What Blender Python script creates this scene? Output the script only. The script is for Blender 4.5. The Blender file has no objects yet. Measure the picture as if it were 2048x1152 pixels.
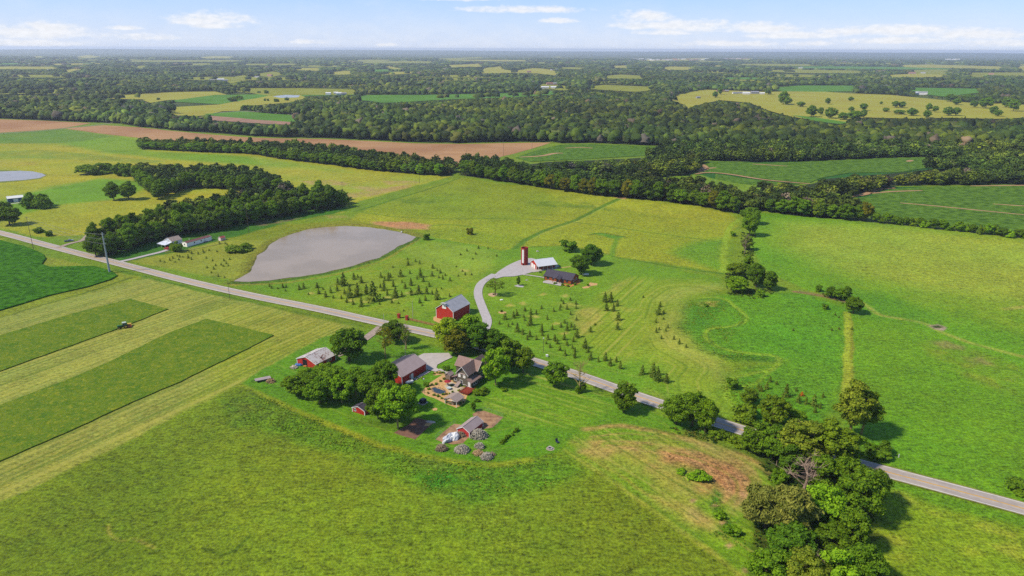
import bpy, bmesh, math, random
import numpy as np
from mathutils import Vector, Matrix, noise as mnoise

# ------------------------------------------------------------------ camera, world, sun, exposure
SC = bpy.context.scene
COL = SC.collection
FPX, TH, ROLL, CAMH = 1400.0, math.radians(18.85), math.radians(0.22), 125.0
cam_d = bpy.data.cameras.new("camera")
cam_d.sensor_width = 36.0
cam_d.lens = 36.0 * FPX / 2048.0
cam_d.clip_start = 1.0
cam_d.clip_end = 90000.0
cam = bpy.data.objects.new("camera", cam_d)
COL.objects.link(cam)
_f = Vector((0, math.cos(TH), -math.sin(TH)))
_u0 = Vector((0, math.sin(TH), math.cos(TH)))
_r0 = Vector((1, 0, 0))
_r = _r0 * math.cos(ROLL) + _u0 * math.sin(ROLL)
_u = _u0 * math.cos(ROLL) - _r0 * math.sin(ROLL)
m = Matrix((_r, _u, -_f)).transposed().to_4x4()
m.translation = Vector((0, 0, CAMH))
cam.matrix_world = m
SC.camera = cam

SUN_AZ = math.radians(252.0)      # compass-like angle from +Y clockwise, where the sun stands
SUN_EL = math.radians(47.0)
sun_d = bpy.data.lights.new("sun", 'SUN')
sun_d.energy = 3.1
sun_d.angle = math.radians(5.0)
sun_d.color = (1.0, 0.93, 0.82)
sun = bpy.data.objects.new("sun", sun_d)
COL.objects.link(sun)
sdir = Vector((math.sin(SUN_AZ) * math.cos(SUN_EL), math.cos(SUN_AZ) * math.cos(SUN_EL), math.sin(SUN_EL)))
sun.rotation_euler = sdir.to_track_quat('Z', 'Y').to_euler()
sun.location = (0, 0, 300)

SC.view_settings.view_transform = 'Standard'
SC.view_settings.look = 'None'
SC.view_settings.exposure = 1.06
SC.view_settings.gamma = 1.0
SC.render.engine = 'CYCLES'
SC.cycles.use_denoising = False
SC.cycles.max_bounces = 4
SC.cycles.diffuse_bounces = 3
SC.cycles.glossy_bounces = 2
SC.cycles.transmission_bounces = 2
SC.cycles.volume_bounces = 0
SC.cycles.transparent_max_bounces = 4
SC.cycles.sample_clamp_indirect = 4.0

W = bpy.data.worlds.new("World")
SC.world = W
W.use_nodes = True


class NT:
    """tiny node-tree helper"""
    def __init__(s, tree):
        s.t = tree
        s.n = tree.nodes
        s.l = tree.links

    def new(s, kind, **kw):
        nd = s.n.new(kind)
        for k, v in kw.items():
            setattr(nd, k, v)
        return nd

    def put(s, sock, v):
        if hasattr(v, "is_linked") or isinstance(v, bpy.types.NodeSocket):
            s.l.new(v, sock)
        else:
            if isinstance(v, (tuple, list)) and len(v) == 3 and sock.type == 'RGBA':
                v = (*v, 1)
            sock.default_value = v

    def math(s, op, a, b=None, c=None, clamp=False):
        nd = s.new('ShaderNodeMath', operation=op)
        nd.use_clamp = clamp
        for i, v in enumerate((a, b, c)):
            if v is not None:
                s.put(nd.inputs[i], v)
        return nd.outputs[0]

    def mix(s, f, a, b, blend='MIX'):
        nd = s.new('ShaderNodeMix', data_type='RGBA', blend_type=blend)
        nd.clamp_factor = True
        s.put(nd.inputs[0], f)
        s.put(nd.inputs[6], a)
        s.put(nd.inputs[7], b)
        return nd.outputs[2]

    def noise(s, vec, scale, detail=3.0, rough=0.55, w=None):
        nd = s.new('ShaderNodeTexNoise')
        s.put(nd.inputs['Vector'], vec)
        nd.inputs['Scale'].default_value = scale
        nd.inputs['Detail'].default_value = detail
        nd.inputs['Roughness'].default_value = rough
        return nd.outputs[0]

    def ramp(s, f, lo, hi, a=0.0, b=1.0, smooth=True):
        nd = s.new('ShaderNodeMapRange')
        nd.interpolation_type = 'SMOOTHSTEP' if smooth else 'LINEAR'
        s.put(nd.inputs[0], f)
        for i, v in zip((1, 2, 3, 4), (lo, hi, a, b)):
            s.put(nd.inputs[i], v)
        return nd.outputs[0]

    def attr(s, name, out=0):
        nd = s.new('ShaderNodeAttribute', attribute_name=name)
        return nd.outputs[{'c': 0, 'v': 1, 'f': 2}.get(out, out)]


def lin(c):
    c = c / 255.0
    return c / 12.92 if c <= 0.04045 else ((c + 0.055) / 1.055) ** 2.4


KALB = 0.50
HAZE = 5.8e-5


def C(r, g, b, k=None):
    """photograph colour (0..255) to a surface albedo"""
    k = KALB if k is None else k
    if g >= r * 1.08 and g > b * 1.25:      # plants: strip the skylight's blue out of the sampled colour
        r, g, b = r * 1.09, g * .985, b * .62
    elif g >= r * .88 and g > b * 1.25:
        r, g, b = r * .985, g * 1.0, b * .78
    return tuple(min(0.82, lin(v) * k) for v in (r, g, b))


def px_dir(x, y):
    a, b = (x - 1024) / FPX, -(y - 576) / FPX
    return (_f + _r * a + _u * b)


def P(x, y, z=0.0):
    d = px_dir(x, y)
    t = (z - CAMH) / d.z
    return Vector((d.x * t, d.y * t, z))


def projn(X, Y, Z):
    vx, vy, vz = X, Y, Z - CAMH
    f = vx * _f.x + vy * _f.y + vz * _f.z
    r = vx * _r.x + vy * _r.y + vz * _r.z
    u = vx * _u.x + vy * _u.y + vz * _u.z
    f = np.maximum(f, 1e-3)
    return 1024 + FPX * r / f, 576 - FPX * u / f


def PW(pts):
    return np.array([P(*p)[:2] for p in pts])


# sky: Nishita plus cumulus low over the horizon
t = NT(W.node_tree)
t.n.clear()
wout = t.new('ShaderNodeOutputWorld')
bg = t.new('ShaderNodeBackground')
bg.inputs[1].default_value = 0.15
sky = t.new('ShaderNodeTexSky', sky_type='NISHITA')
sky.sun_disc = False
sky.sun_elevation = SUN_EL
sky.sun_rotation = SUN_AZ
sky.altitude = 200
sky.air_density = 1.0
sky.dust_density = 0.6
sky.ozone_density = 2.0
tc = t.new('ShaderNodeTexCoord')
sep = t.new('ShaderNodeSeparateXYZ')
t.l.new(tc.outputs['Generated'], sep.inputs[0])
az = t.math('ARCTAN2', sep.outputs[0], sep.outputs[1])
el = t.math('ARCSINE', sep.outputs[2])
# clear-air gradient seen near the horizon
grad = t.new('ShaderNodeValToRGB')
cr = grad.color_ramp
cr.elements[0].position = 0.0
cr.elements[0].color = (0.64, 0.745, 0.99, 1)
cr.elements[1].position = 1.0
cr.elements[1].color = (0.10, 0.24, 0.62, 1)
e2 = cr.elements.new(0.07)
e2.color = (0.34, 0.57, 1.0, 1)
e3 = cr.elements.new(0.022)
e3.color = (0.56, 0.70, 1.0, 1)
t.l.new(t.ramp(el, 0.0, 1.0, smooth=False), grad.inputs[0])
SKYG = 3.0
gs = t.new('ShaderNodeVectorMath', operation='SCALE')
t.l.new(grad.outputs[0], gs.inputs[0])
gs.inputs[3].default_value = SKYG
base = t.mix(0.88, sky.outputs[0], gs.outputs[0])
cmb = t.new('ShaderNodeCombineXYZ')
t.put(cmb.inputs[0], az)
t.put(cmb.inputs[1], t.math('MULTIPLY', el, 2.4))
nz = t.noise(cmb.outputs[0], 26.0, 6.0, 0.6)
nz2 = t.noise(cmb.outputs[0], 90.0, 4.0, 0.6)
nn = t.math('ADD', t.math('MULTIPLY', t.math('SUBTRACT', nz, 0.5), 2.0), t.math('MULTIPLY', t.math('SUBTRACT', nz2, 0.5), 1.1))
clouds = [(415, 40, 95, 20), (440, 52, 60, 9), (60, 66, 150, 17), (110, 58, 70, 14), (300, 75, 58, 10), (245, 56, 40, 6),
          (1290, 36, 70, 18), (1320, 52, 120, 14), (1400, 55, 110, 16), (1510, 58, 90, 16), (1620, 88, 60, 7), (1120, 42, 50, 8),
          (1790, 62, 120, 14), (1720, 64, 90, 10), (1960, 70, 120, 14), (1800, 82, 140, 9), (615, 84, 45, 7), (775, 90, 30, 5),
          (1330, 66, 80, 8), (1450, 88, 120, 8), (20, 88, 130, 10), (1580, 72, 110, 10), (1050, 20, 160, 10), (900, -4, 120, 9), (2060, 88, 150, 10)]
acc = None
for (cx, cy, rx, ry) in clouds:
    d = px_dir(cx, cy).normalized()
    a0, e0 = math.atan2(d.x, d.y), math.asin(d.z)
    sa, se = rx / FPX, ry / FPX
    q1 = t.math('MULTIPLY', t.math('SUBTRACT', az, a0), 1 / sa)
    q2 = t.math('MULTIPLY', t.math('SUBTRACT', el, e0), 1 / se)
    # flatter undersides
    q2 = t.math('MAXIMUM', q2, t.math('MULTIPLY', q2, -1.5))
    dd = t.math('SUBTRACT', 1.0, t.math('MULTIPLY_ADD', q1, q1, t.math('MULTIPLY', q2, q2)))
    acc = dd if acc is None else t.math('MAXIMUM', acc, dd)
acc = t.math('MAXIMUM', acc, -1.2)
cm = t.ramp(t.math('ADD', acc, nn), 0.05, 1.15)
# faint general cloud higher up and elsewhere
hi = t.ramp(t.noise(cmb.outputs[0], 6.0, 5.0, 0.6), 0.52, 0.8, 0.0, 0.35)
veil = t.ramp(el, 0.0, 0.05, 0.28, 0.05)
cm = t.math('MAXIMUM', cm, t.math('MAXIMUM', hi, t.math('MULTIPLY', veil, t.ramp(nz, 0.35, 0.65))))
cm = t.math('MULTIPLY', cm, 0.85)
shade = t.ramp(nz2, 0.3, 0.7, 3.0, 3.3)
cc = t.new('ShaderNodeVectorMath', operation='SCALE')
cc.inputs[0].default_value = (0.95, 0.955, 0.98)
t.put(cc.inputs[3], shade)
t.l.new(t.mix(cm, base, cc.outputs[0]), bg.inputs[0])
t.l.new(bg.outputs[0], wout.inputs[0])
W.cycles.sampling_method = 'MANUAL'
W.cycles.sample_map_resolution = 512

# ------------------------------------------------------------------ helpers
rnd = random.Random(7)
NPR = np.random.RandomState(11)


def tag(o, label=None, cat=None, group=None, kind=None):
    if label:
        o['label'] = label
    if cat:
        o['category'] = cat
    if group:
        o['group'] = group
    if kind:
        o['kind'] = kind
    return o


def empty(name, loc=(0, 0, 0), rz=0.0):
    o = bpy.data.objects.new(name, None)
    COL.objects.link(o)
    o.empty_display_size = 0.5
    o.location = loc
    o.rotation_euler = (0, 0, rz)
    return o


def link(name, me, mats, parent=None):
    o = bpy.data.objects.new(name, me)
    COL.objects.link(o)
    for mm in (mats if isinstance(mats, (list, tuple)) else [mats]):
        if mm is not None and len(me.materials) < (len(mats) if isinstance(mats, (list, tuple)) else 1):
            me.materials.append(mm)
    if parent is not None:
        o.parent = parent
    return o


def raw_mesh(name, V, F, smooth=False, midx=None):
    """V (n,3) array, F (m,k) array of equal-sized faces"""
    V = np.asarray(V, np.float32)
    F = np.asarray(F, np.int32)
    me = bpy.data.meshes.new(name)
    me.vertices.add(len(V))
    me.vertices.foreach_set('co', V.ravel())
    k = F.shape[1]
    me.loops.add(F.size)
    me.loops.foreach_set('vertex_index', F.ravel())
    me.polygons.add(len(F))
    me.polygons.foreach_set('loop_start', np.arange(0, F.size, k, dtype=np.int32))
    me.polygons.foreach_set('loop_total', np.full(len(F), k, np.int32))
    if smooth:
        me.polygons.foreach_set('use_smooth', np.ones(len(F), bool))
    if midx is not None:
        me.polygons.foreach_set('material_index', np.asarray(midx, np.int32))
    me.update(calc_edges=True)
    return me


class MB:
    """collects boxes, bars, prisms and builds them as one mesh"""
    def __init__(s):
        s.v, s.f, s.m = [], [], []
        s.mi = 0

    def add(s, vs, fs):
        n = len(s.v)
        s.v += [tuple(v) for v in vs]
        for f in fs:
            s.f.append([n + i for i in f])
            s.m.append(s.mi)
        return s

    def box(s, x0, x1, y0, y1, z0, z1):
        return s.add([(x0, y0, z0), (x1, y0, z0), (x1, y1, z0), (x0, y1, z0), (x0, y0, z1), (x1, y0, z1), (x1, y1, z1), (x0, y1, z1)],
                     [(0, 3, 2, 1), (4, 5, 6, 7), (0, 1, 5, 4), (1, 2, 6, 5), (2, 3, 7, 6), (3, 0, 4, 7)])

    def prism(s, poly, z0, z1):
        n = len(poly)
        vs = [(p[0], p[1], z0) for p in poly] + [(p[0], p[1], z1) for p in poly]
        fs = [tuple(range(n - 1, -1, -1)), tuple(range(n, 2 * n))]
        fs += [(i, (i + 1) % n, n + (i + 1) % n, n + i) for i in range(n)]
        return s.add(vs, fs)

    def slab(s, pts, th):
        """thick quad plate; pts in order, thickened downwards"""
        n = len(pts)
        a = [Vector(p) for p in pts]
        nr = (a[1] - a[0]).cross(a[2] - a[0]).normalized()
        if nr.z < 0:
            nr = -nr
            a = a[::-1]
        vs = a + [p - nr * th for p in a]
        fs = [tuple(range(n)), tuple(range(2 * n - 1, n - 1, -1))]
        fs += [(i, i + n, (i + 1) % n + n, (i + 1) % n) for i in range(n)]
        return s.add(vs, fs)

    def tube(s, p0, p1, r0, r1=None, n=6):
        r1 = r0 if r1 is None else r1
        p0, p1 = Vector(p0), Vector(p1)
        d = (p1 - p0)
        if d.length < 1e-6:
            return s
        d.normalize()
        a = d.orthogonal().normalized()
        b = d.cross(a)
        vs = []
        for p, r in ((p0, r0), (p1, r1)):
            for i in range(n):
                an = 2 * math.pi * i / n
                vs.append(p + (a * math.cos(an) + b * math.sin(an)) * r)
        fs = [(i, (i + 1) % n, n + (i + 1) % n, n + i) for i in range(n)]
        fs += [tuple(range(n - 1, -1, -1)), tuple(range(n, 2 * n))]
        return s.add(vs, fs)

    def path(s, pts, r0, r1=None, n=5):
        r1 = r0 if r1 is None else r1
        k = len(pts) - 1
        for i in range(k):
            s.tube(pts[i], pts[i + 1], r0 + (r1 - r0) * i / k, r0 + (r1 - r0) * (i + 1) / k, n)
        return s

    def cyl(s, c, r, h, n=16, axis='z', r1=None):
        c = Vector(c)
        ax = {'x': Vector((1, 0, 0)), 'y': Vector((0, 1, 0)), 'z': Vector((0, 0, 1))}[axis]
        return s.tube(c, c + ax * h, r, r1, n)

    def dome(s, c, r, n=16, k=4, sz=1.0):
        cx, cy, cz = c
        vs, fs = [], []
        for j in range(k):
            a = math.pi / 2 * j / k
            for i in range(n):
                b = 2 * math.pi * i / n
                vs.append((cx + r * math.cos(a) * math.cos(b), cy + r * math.cos(a) * math.sin(b), cz + r * sz * math.sin(a)))
        vs.append((cx, cy, cz + r * sz))
        for j in range(k - 1):
            for i in range(n):
                fs.append((j * n + i, j * n + (i + 1) % n, (j + 1) * n + (i + 1) % n, (j + 1) * n + i))
        for i in range(n):
            fs.append(((k - 1) * n + i, (k - 1) * n + (i + 1) % n, k * n))
        return s.add(vs, fs)

    def build(s, name, mats, parent=None, smooth=False, bevel=0):
        me = bpy.data.meshes.new(name)
        me.from_pydata(s.v, [], s.f)
        for p, mi in zip(me.polygons, s.m):
            p.material_index = mi
            p.use_smooth = smooth
        o = link(name, me, mats, parent)
        if bevel:
            b = o.modifiers.new('bevel', 'BEVEL')
            b.width = bevel
            b.segments = 2
        return o


MATS = {}


def mat(name, rgb, rough=0.8, ns=1.0, na=0.25, spec=0.3, metal=0.0, bump=0.0, rgb2=None, stripe=None, emis=None, dirt=0.0, alpha=None):
    """painted / natural surface with procedural variation (object space, metres)"""
    if name in MATS:
        return MATS[name]
    mt = bpy.data.materials.new(name)
    mt.use_nodes = True
    t = NT(mt.node_tree)
    b = t.n['Principled BSDF']
    b.inputs['Roughness'].default_value = rough
    b.inputs['Specular IOR Level'].default_value = spec
    b.inputs['Metallic'].default_value = metal
    tc = t.new('ShaderNodeTexCoord')
    v = tc.outputs['Object']
    n1 = t.noise(v, ns, 4.0, 0.6)
    lo = tuple(c * (1 - na) for c in rgb)
    hi = tuple(min(1, c * (1 + na)) for c in (rgb2 or rgb))
    col = t.mix(t.ramp(n1, 0.3, 0.7), lo, hi)
    if stripe:                       # (axis index, period m, darkening)
        sp = t.new('ShaderNodeSeparateXYZ')
        t.l.new(v, sp.inputs[0])
        w = t.math('FRACT', t.math('MULTIPLY', sp.outputs[stripe[0]], 1.0 / stripe[1]))
        g = t.ramp(w, 0.0, 0.16, 1 - stripe[2], 1.0)
        col = t.mix(1.0, col, g, 'MULTIPLY')
    if dirt:
        n2 = t.noise(v, ns * 0.35, 5.0, 0.7)
        col = t.mix(t.ramp(n2, 0.5, 0.75, 0.0, dirt), col, tuple(c * 0.45 + 0.02 for c in rgb))
    t.l.new(col, b.inputs['Base Color'])
    if bump:
        bp = t.new('ShaderNodeBump')
        bp.inputs['Strength'].default_value = 1.0
        bp.inputs['Distance'].default_value = bump
        t.l.new(n1, bp.inputs['Height'])
        t.l.new(bp.outputs[0], b.inputs['Normal'])
    MATS[name] = mt
    return mt


# ------------------------------------------------------------------ polygon tests (vectorised)
def in_poly(px, py, poly):
    poly = np.asarray(poly, float)
    ins = np.zeros(px.shape, bool)
    x0, y0 = poly.min(0)
    x1, y1 = poly.max(0)
    k = (px >= x0) & (px <= x1) & (py >= y0) & (py <= y1)
    if not k.any():
        return ins
    qx, qy = px[k], py[k]
    r = np.zeros(qx.shape, bool)
    n = len(poly)
    for i in range(n):
        ax, ay = poly[i]
        bx, by = poly[(i + 1) % n]
        if ay == by:
            continue
        c = ((ay > qy) != (by > qy)) & (qx < (bx - ax) * (qy - ay) / (by - ay) + ax)
        r ^= c
    ins[k] = r
    return ins


def seg_dist(px, py, pts, closed=False):
    """distance to a polyline and arc length of the nearest point"""
    pts = np.asarray(pts, float)
    best = np.full(px.shape, 1e9)
    arc = np.zeros(px.shape)
    n = len(pts)
    s0 = 0.0
    for i in range(n if closed else n - 1):
        a, b = pts[i], pts[(i + 1) % n]
        d = b - a
        L = math.hypot(*d)
        if L < 1e-9:
            continue
        tt = np.clip(((px - a[0]) * d[0] + (py - a[1]) * d[1]) / (L * L), 0, 1)
        q = np.hypot(px - a[0] - tt * d[0], py - a[1] - tt * d[1])
        kk = q < best
        best[kk] = q[kk]
        arc[kk] = s0 + tt[kk] * L
        s0 += L
    return best, arc


def resample(pts, step, jit=0.0, closed=True, seed=1):
    """polygon in world metres with a slightly uneven natural edge"""
    r = random.Random(seed)
    out = []
    n = len(pts)
    for i in range(n if closed else n - 1):
        a, b = Vector(pts[i][:2]), Vector(pts[(i + 1) % n][:2])
        k = max(1, int((b - a).length / step))
        k = min(k, 60)
        for j in range(k):
            p = a.lerp(b, j / k)
            if jit:
                nv = mnoise.noise_vector(Vector((p.x * 0.11 / max(.3, step / 3), p.y * 0.11 / max(.3, step / 3), seed)))
                p = p + Vector((nv.x, nv.y)) * jit
            out.append(p)
    if not closed:
        out.append(Vector(pts[-1][:2]))
    return out


def smooth_line(pts, it=2):
    """chaikin"""
    pts = [Vector(p[:2]) for p in pts]
    for _ in range(it):
        q = [pts[0]]
        for a, b in zip(pts[:-1], pts[1:]):
            q += [a.lerp(b, 0.25), a.lerp(b, 0.75)]
        q.append(pts[-1])
        pts = q
    return pts


def sheet(name, pts, z, material, kind='structure', world=False, step=4.0, jit=0.8, th=0.0, label=None, seed=3):
    w = [Vector(p[:2]) for p in pts] if world else [Vector(P(*p)[:2]) for p in pts]
    w = resample(w, step, jit, True, seed)
    bm = bmesh.new()
    vs = [bm.verts.new((p.x, p.y, z)) for p in w]
    f = bm.faces.new(vs)
    bmesh.ops.recalc_face_normals(bm, faces=[f])
    if f.normal.z < 0:
        f.normal_flip()
    if th:
        r = bmesh.ops.extrude_face_region(bm, geom=[f])
        top = [g for g in r['geom'] if isinstance(g, bmesh.types.BMVert)]
        bmesh.ops.translate(bm, verts=top, vec=(0, 0, th))
        # keep outward normals
        bmesh.ops.recalc_face_normals(bm, faces=bm.faces[:])
    bmesh.ops.triangulate(bm, faces=bm.faces[:])
    me = bpy.data.meshes.new(name)
    bm.to_mesh(me)
    bm.free()
    o = link(name, me, material)
    tag(o, label=label, kind=kind)
    return o


def ribbon(name, line, width, z, material, kind='structure', world=False, label=None, smooth=2, off=0.0):
    w = [Vector(p[:2]) for p in line] if world else [Vector(P(*p)[:2]) for p in line]
    w = smooth_line(w, smooth) if smooth else w
    vs, fs, uv = [], [], []
    n = len(w)
    s = 0
    for i, p in enumerate(w):
        d = (w[min(i + 1, n - 1)] - w[max(i - 1, 0)]).normalized()
        nr = Vector((-d.y, d.x))
        wd = width(i / (n - 1)) if callable(width) else width
        a, b = p + nr * (wd / 2 + off), p + nr * (off - wd / 2)
        vs += [(a.x, a.y, z), (b.x, b.y, z)]
        if i:
            s += (p - w[i - 1]).length
            fs.append((2 * i - 2, 2 * i - 1, 2 * i + 1, 2 * i))
        uv.append(s)
    me = raw_mesh(name, vs, fs)
    uvl = me.uv_layers.new(name='uv')
    d = []
    for p in me.polygons:
        for li in p.loop_indices:
            vi = me.loops[li].vertex_index
            d += [uv[vi // 2], 0.5 if vi % 2 == 0 else -0.5]
    uvl.data.foreach_set('uv', d)
    o = link(name, me, material)
    tag(o, label=label, kind=kind)
    return o

# ------------------------------------------------------------------ ground: one sheet with real ground-cover colours
def grid_axis():
    ys = [96.0]
    while ys[-1] < 1350:
        ys.append(ys[-1] + max(0.9, ys[-1] * 0.0034))
    return np.array(ys)


gy = grid_axis()
NC = 800
gu = np.linspace(-1.0, 1.0, NC)
GX = gu[None, :] * (gy[:, None] * 0.84 + 110.0)
GY = np.repeat(gy[:, None], NC, 1)
gx1, gy1 = GX.ravel(), GY.ravel()
NV = gx1.size
# natural edges: look the regions up at slightly wandering positions


def vnoise(x, y, s, seed):
    """cheap value noise"""
    xs, ys = x / s + seed * 17.3, y / s + seed * 9.1
    xi, yi = np.floor(xs).astype(np.int64), np.floor(ys).astype(np.int64)
    fx, fy = xs - xi, ys - yi
    fx, fy = fx * fx * (3 - 2 * fx), fy * fy * (3 - 2 * fy)

    def h(a, b):
        v = (a * 374761393 + b * 668265263 + seed * 1442695) & 0x7fffffff
        v = ((v ^ (v >> 13)) * 1274126177) & 0x7fffffff
        v = v ^ (v >> 16)
        return (v & 0xffff) / 65535.0
    return (h(xi, yi) * (1 - fx) + h(xi + 1, yi) * fx) * (1 - fy) + (h(xi, yi + 1) * (1 - fx) + h(xi + 1, yi + 1) * fx) * fy


wxn = (vnoise(gx1, gy1, 9, 1) - .5) * 3 + (vnoise(gx1, gy1, 3, 2) - .5) * 1.4
wyn = (vnoise(gx1, gy1, 9, 3) - .5) * 3 + (vnoise(gx1, gy1, 3, 4) - .5) * 1.4
big = vnoise(gx1, gy1, 38, 5) * .6 + vnoise(gx1, gy1, 14, 6) * .4

COLR = np.zeros((NV, 3))
COLR[:] = C(118, 158, 46)
ROUGH = np.full(NV, 0.45)
MOWA = np.zeros(NV)
MOWC = np.zeros(NV)


def sst(x, a, b):
    q = np.clip((x - a) / (b - a), 0, 1)
    return q * q * (3 - 2 * q)


def area(pts, rgb=None, soft=1.0, op=1.0, warp=1.0, rough=None, mow=None, guide=None, world=False, patchy=0.0, seed=1, along=None):
    w = np.array(pts, float) if world else PW(pts)
    x, y = gx1 + wxn * warp, gy1 + wyn * warp
    m0 = soft + 4
    k = (x > w[:, 0].min() - m0) & (x < w[:, 0].max() + m0) & (y > w[:, 1].min() - m0) & (y < w[:, 1].max() + m0)
    idx = np.nonzero(k)[0]
    if not len(idx):
        return
    X, Y = x[idx], y[idx]
    ins = in_poly(X, Y, w)
    d, _ = seg_dist(X, Y, w, True)
    sd = np.where(ins, d, -d)
    mk = sst(sd, -soft * 0.5, soft * 0.5)
    if patchy:
        pn = vnoise(X, Y, 11, seed + 20) * .5 + vnoise(X, Y, 4.5, seed + 21) * .5
        mk = mk * (1 - patchy + patchy * sst(pn, .35, .65))
    if rgb is not None:
        a = (mk * op)[:, None]
        COLR[idx] = COLR[idx] * (1 - a) + np.array(C(*rgb)) * a
    if rough is not None:
        ROUGH[idx] = ROUGH[idx] * (1 - mk) + rough * mk
    if mow is not None:
        MOWA[idx] = MOWA[idx] * (1 - mk) + mow * mk
        hard = mk > 0.02
        if guide is not None:
            gd, _ = seg_dist(gx1[idx], gy1[idx], PW(guide))
            MOWC[idx[hard]] = gd[hard]
        elif along is not None:
            an = math.radians(along)
            MOWC[idx[hard]] = (-gx1[idx] * math.sin(an) + gy1[idx] * math.cos(an))[hard]


def stroke(pts, width, rgb, op=1.0, soft=None, patchy=0.0, rough=None, it=2, off=0.0, seed=1, warp=0.35):
    w = np.array([tuple(p) for p in smooth_line([P(*p) for p in pts], it)])
    soft = width * 0.5 if soft is None else soft
    x, y = gx1 + wxn * warp, gy1 + wyn * warp
    m0 = width + soft + 3
    k = (x > w[:, 0].min() - m0) & (x < w[:, 0].max() + m0) & (y > w[:, 1].min() - m0) & (y < w[:, 1].max() + m0)
    idx = np.nonzero(k)[0]
    X, Y = x[idx], y[idx]
    d, _ = seg_dist(X, Y, w)
    mk = 1 - sst(d, max(0, width / 2 - soft / 2), width / 2 + soft / 2)
    if patchy:
        pn = vnoise(X, Y, 8, seed + 30) * .5 + vnoise(X, Y, 3.5, seed + 31) * .5
        mk = mk * (1 - patchy + patchy * sst(pn, .35, .65))
    a = (mk * op)[:, None]
    COLR[idx] = COLR[idx] * (1 - a) + np.array(C(*rgb)) * a
    if rough is not None:
        ROUGH[idx] = ROUGH[idx] * (1 - mk) + rough * mk


FLOOR = (52, 70, 36)
# --- forest floor for everything beyond the open land
FARB = [(-600, 236), (0, 237), (183, 245), (240, 247), (275, 253), (375, 263), (552, 275), (640, 276), (737, 280), (832, 285),
        (920, 286), (1103, 283), (1124, 287), (1180, 286), (1324, 292), (1345, 305), (1400, 320), (1420, 321), (1530, 325),
        (1660, 321), (1760, 316), (1850, 314), (1936, 319), (2048, 312), (2600, 310)]
area(FARB + [(2600, 190), (-600, 190)], FLOOR, 4)
MF = {
    'creek': [(278, 297), (400, 304), (500, 307), (560, 317), (640, 327), (720, 337), (780, 344), (840, 349), (905, 352), (905, 338),
              (840, 330), (780, 322), (700, 308), (600, 300), (500, 296), (400, 294), (280, 291)],
    'creek_east': [(920, 350), (1000, 362), (1100, 378), (1200, 392), (1300, 400), (1400, 412), (1480, 428), (1520, 420), (1520, 405),
                   (1500, 398), (1420, 385), (1330, 372), (1250, 362), (1220, 361), (1172, 358), (1100, 348), (1000, 335), (925, 331)],
    'middle': [(1040, 332), (1130, 345), (1220, 348), (1260, 360), (1300, 356), (1385, 349), (1405, 330), (1395, 312), (1330, 306),
               (1300, 315), (1200, 320), (1090, 324)],
    'right_near': [(1520, 420), (1600, 432), (1740, 442), (1735, 424), (1700, 412), (1650, 402), (1600, 390), (1550, 392),
                   (1480, 385), (1440, 385), (1500, 400)],
    'right_mid': [(1585, 374), (1480, 384), (1480, 394), (1560, 396), (1640, 398), (1700, 392), (1740, 384), (1790, 372), (1850, 371),
                  (2048, 369), (2500, 366), (2500, 310), (2048, 310), (1936, 319), (1940, 330), (1850, 338), (1800, 345), (1720, 345),
                  (1650, 358), (1625, 368)],
    'hedge_right': [(1740, 442), (1860, 456), (1950, 466), (2048, 477), (2300, 500), (2300, 490), (2048, 467), (1950, 456), (1860, 446), (1745, 428)],
    'grove': [(178, 505), (215, 512), (300, 482), (420, 462), (500, 444), (600, 428), (688, 414), (688, 400), (620, 398), (560, 392), (500, 402), (420, 412), (330, 440), (240, 465), (185, 485)],
    'grove_back': [(270, 362), (300, 388), (340, 386), (390, 374), (430, 377), (470, 378), (560, 380), (560, 366), (480, 352), (400, 345), (300, 345), (272, 350)],
}

# --- left: fields behind the grove
area([(-700, 262), (0, 263), (130, 257), (280, 276), (300, 300), (500, 308), (700, 326), (840, 350), (905, 352), (830, 372), (700, 408),
      (690, 424), (560, 445), (0, 480), (-700, 400)], (163, 178, 62), 3)
area([(-600, 265), (0, 265), (130, 257), (240, 272), (150, 286), (40, 287), (-600, 300)], (106, 152, 66), 26)
area([(120, 288), (240, 272), (280, 277), (300, 302), (500, 312), (640, 332), (700, 345), (500, 330), (330, 318), (200, 304)], (122, 170, 48), 24)
area([(-100, 305), (90, 300), (330, 322), (320, 328), (60, 316), (-100, 322)], (120, 160, 70), 8, .7, patchy=.5)
area([(-100, 322), (60, 318), (75, 330), (-100, 336)], (175, 160, 80), 6, .5, patchy=.7)
area([(500, 312), (640, 330), (760, 350), (880, 356), (830, 372), (740, 392), (700, 400), (560, 352), (520, 330)], (182, 186, 76), 16, .7, patchy=.5)
for q in [[(600, 362), (660, 360), (700, 366), (690, 371), (620, 369)], [(700, 372), (760, 374), (790, 380), (730, 382)], [(690, 388), (735, 380), (800, 372), (838, 364), (815, 377), (740, 392), (695, 398)], [(760, 362), (830, 362), (838, 366), (780, 370)]]:
    area(q, (200, 165, 100), 6, .75, patchy=.6)
area([(-200, 408), (0, 402), (100, 374), (200, 356), (290, 362), (300, 374), (240, 398), (130, 409), (30, 433), (-200, 440)], (112, 168, 46), 18, rough=.2)
area([(20, 435), (130, 412), (230, 403), (300, 388), (400, 372), (445, 376), (300, 402), (210, 445), (90, 472), (0, 462), (-200, 470)], (168, 172, 52), 10, .9, patchy=.25)
area([(0, 456), (80, 475), (170, 488), (200, 500), (190, 520), (100, 492), (0, 462)], (112, 160, 42), 5)
stroke([(-40, 398), (40, 388), (110, 376), (200, 356), (290, 352)], 3, (175, 165, 90), .6, patchy=.5)
area([(0, 340), (60, 342), (95, 350), (80, 358), (0, 366), (-80, 366), (-80, 340)], (130, 140, 60), 5)
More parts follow.
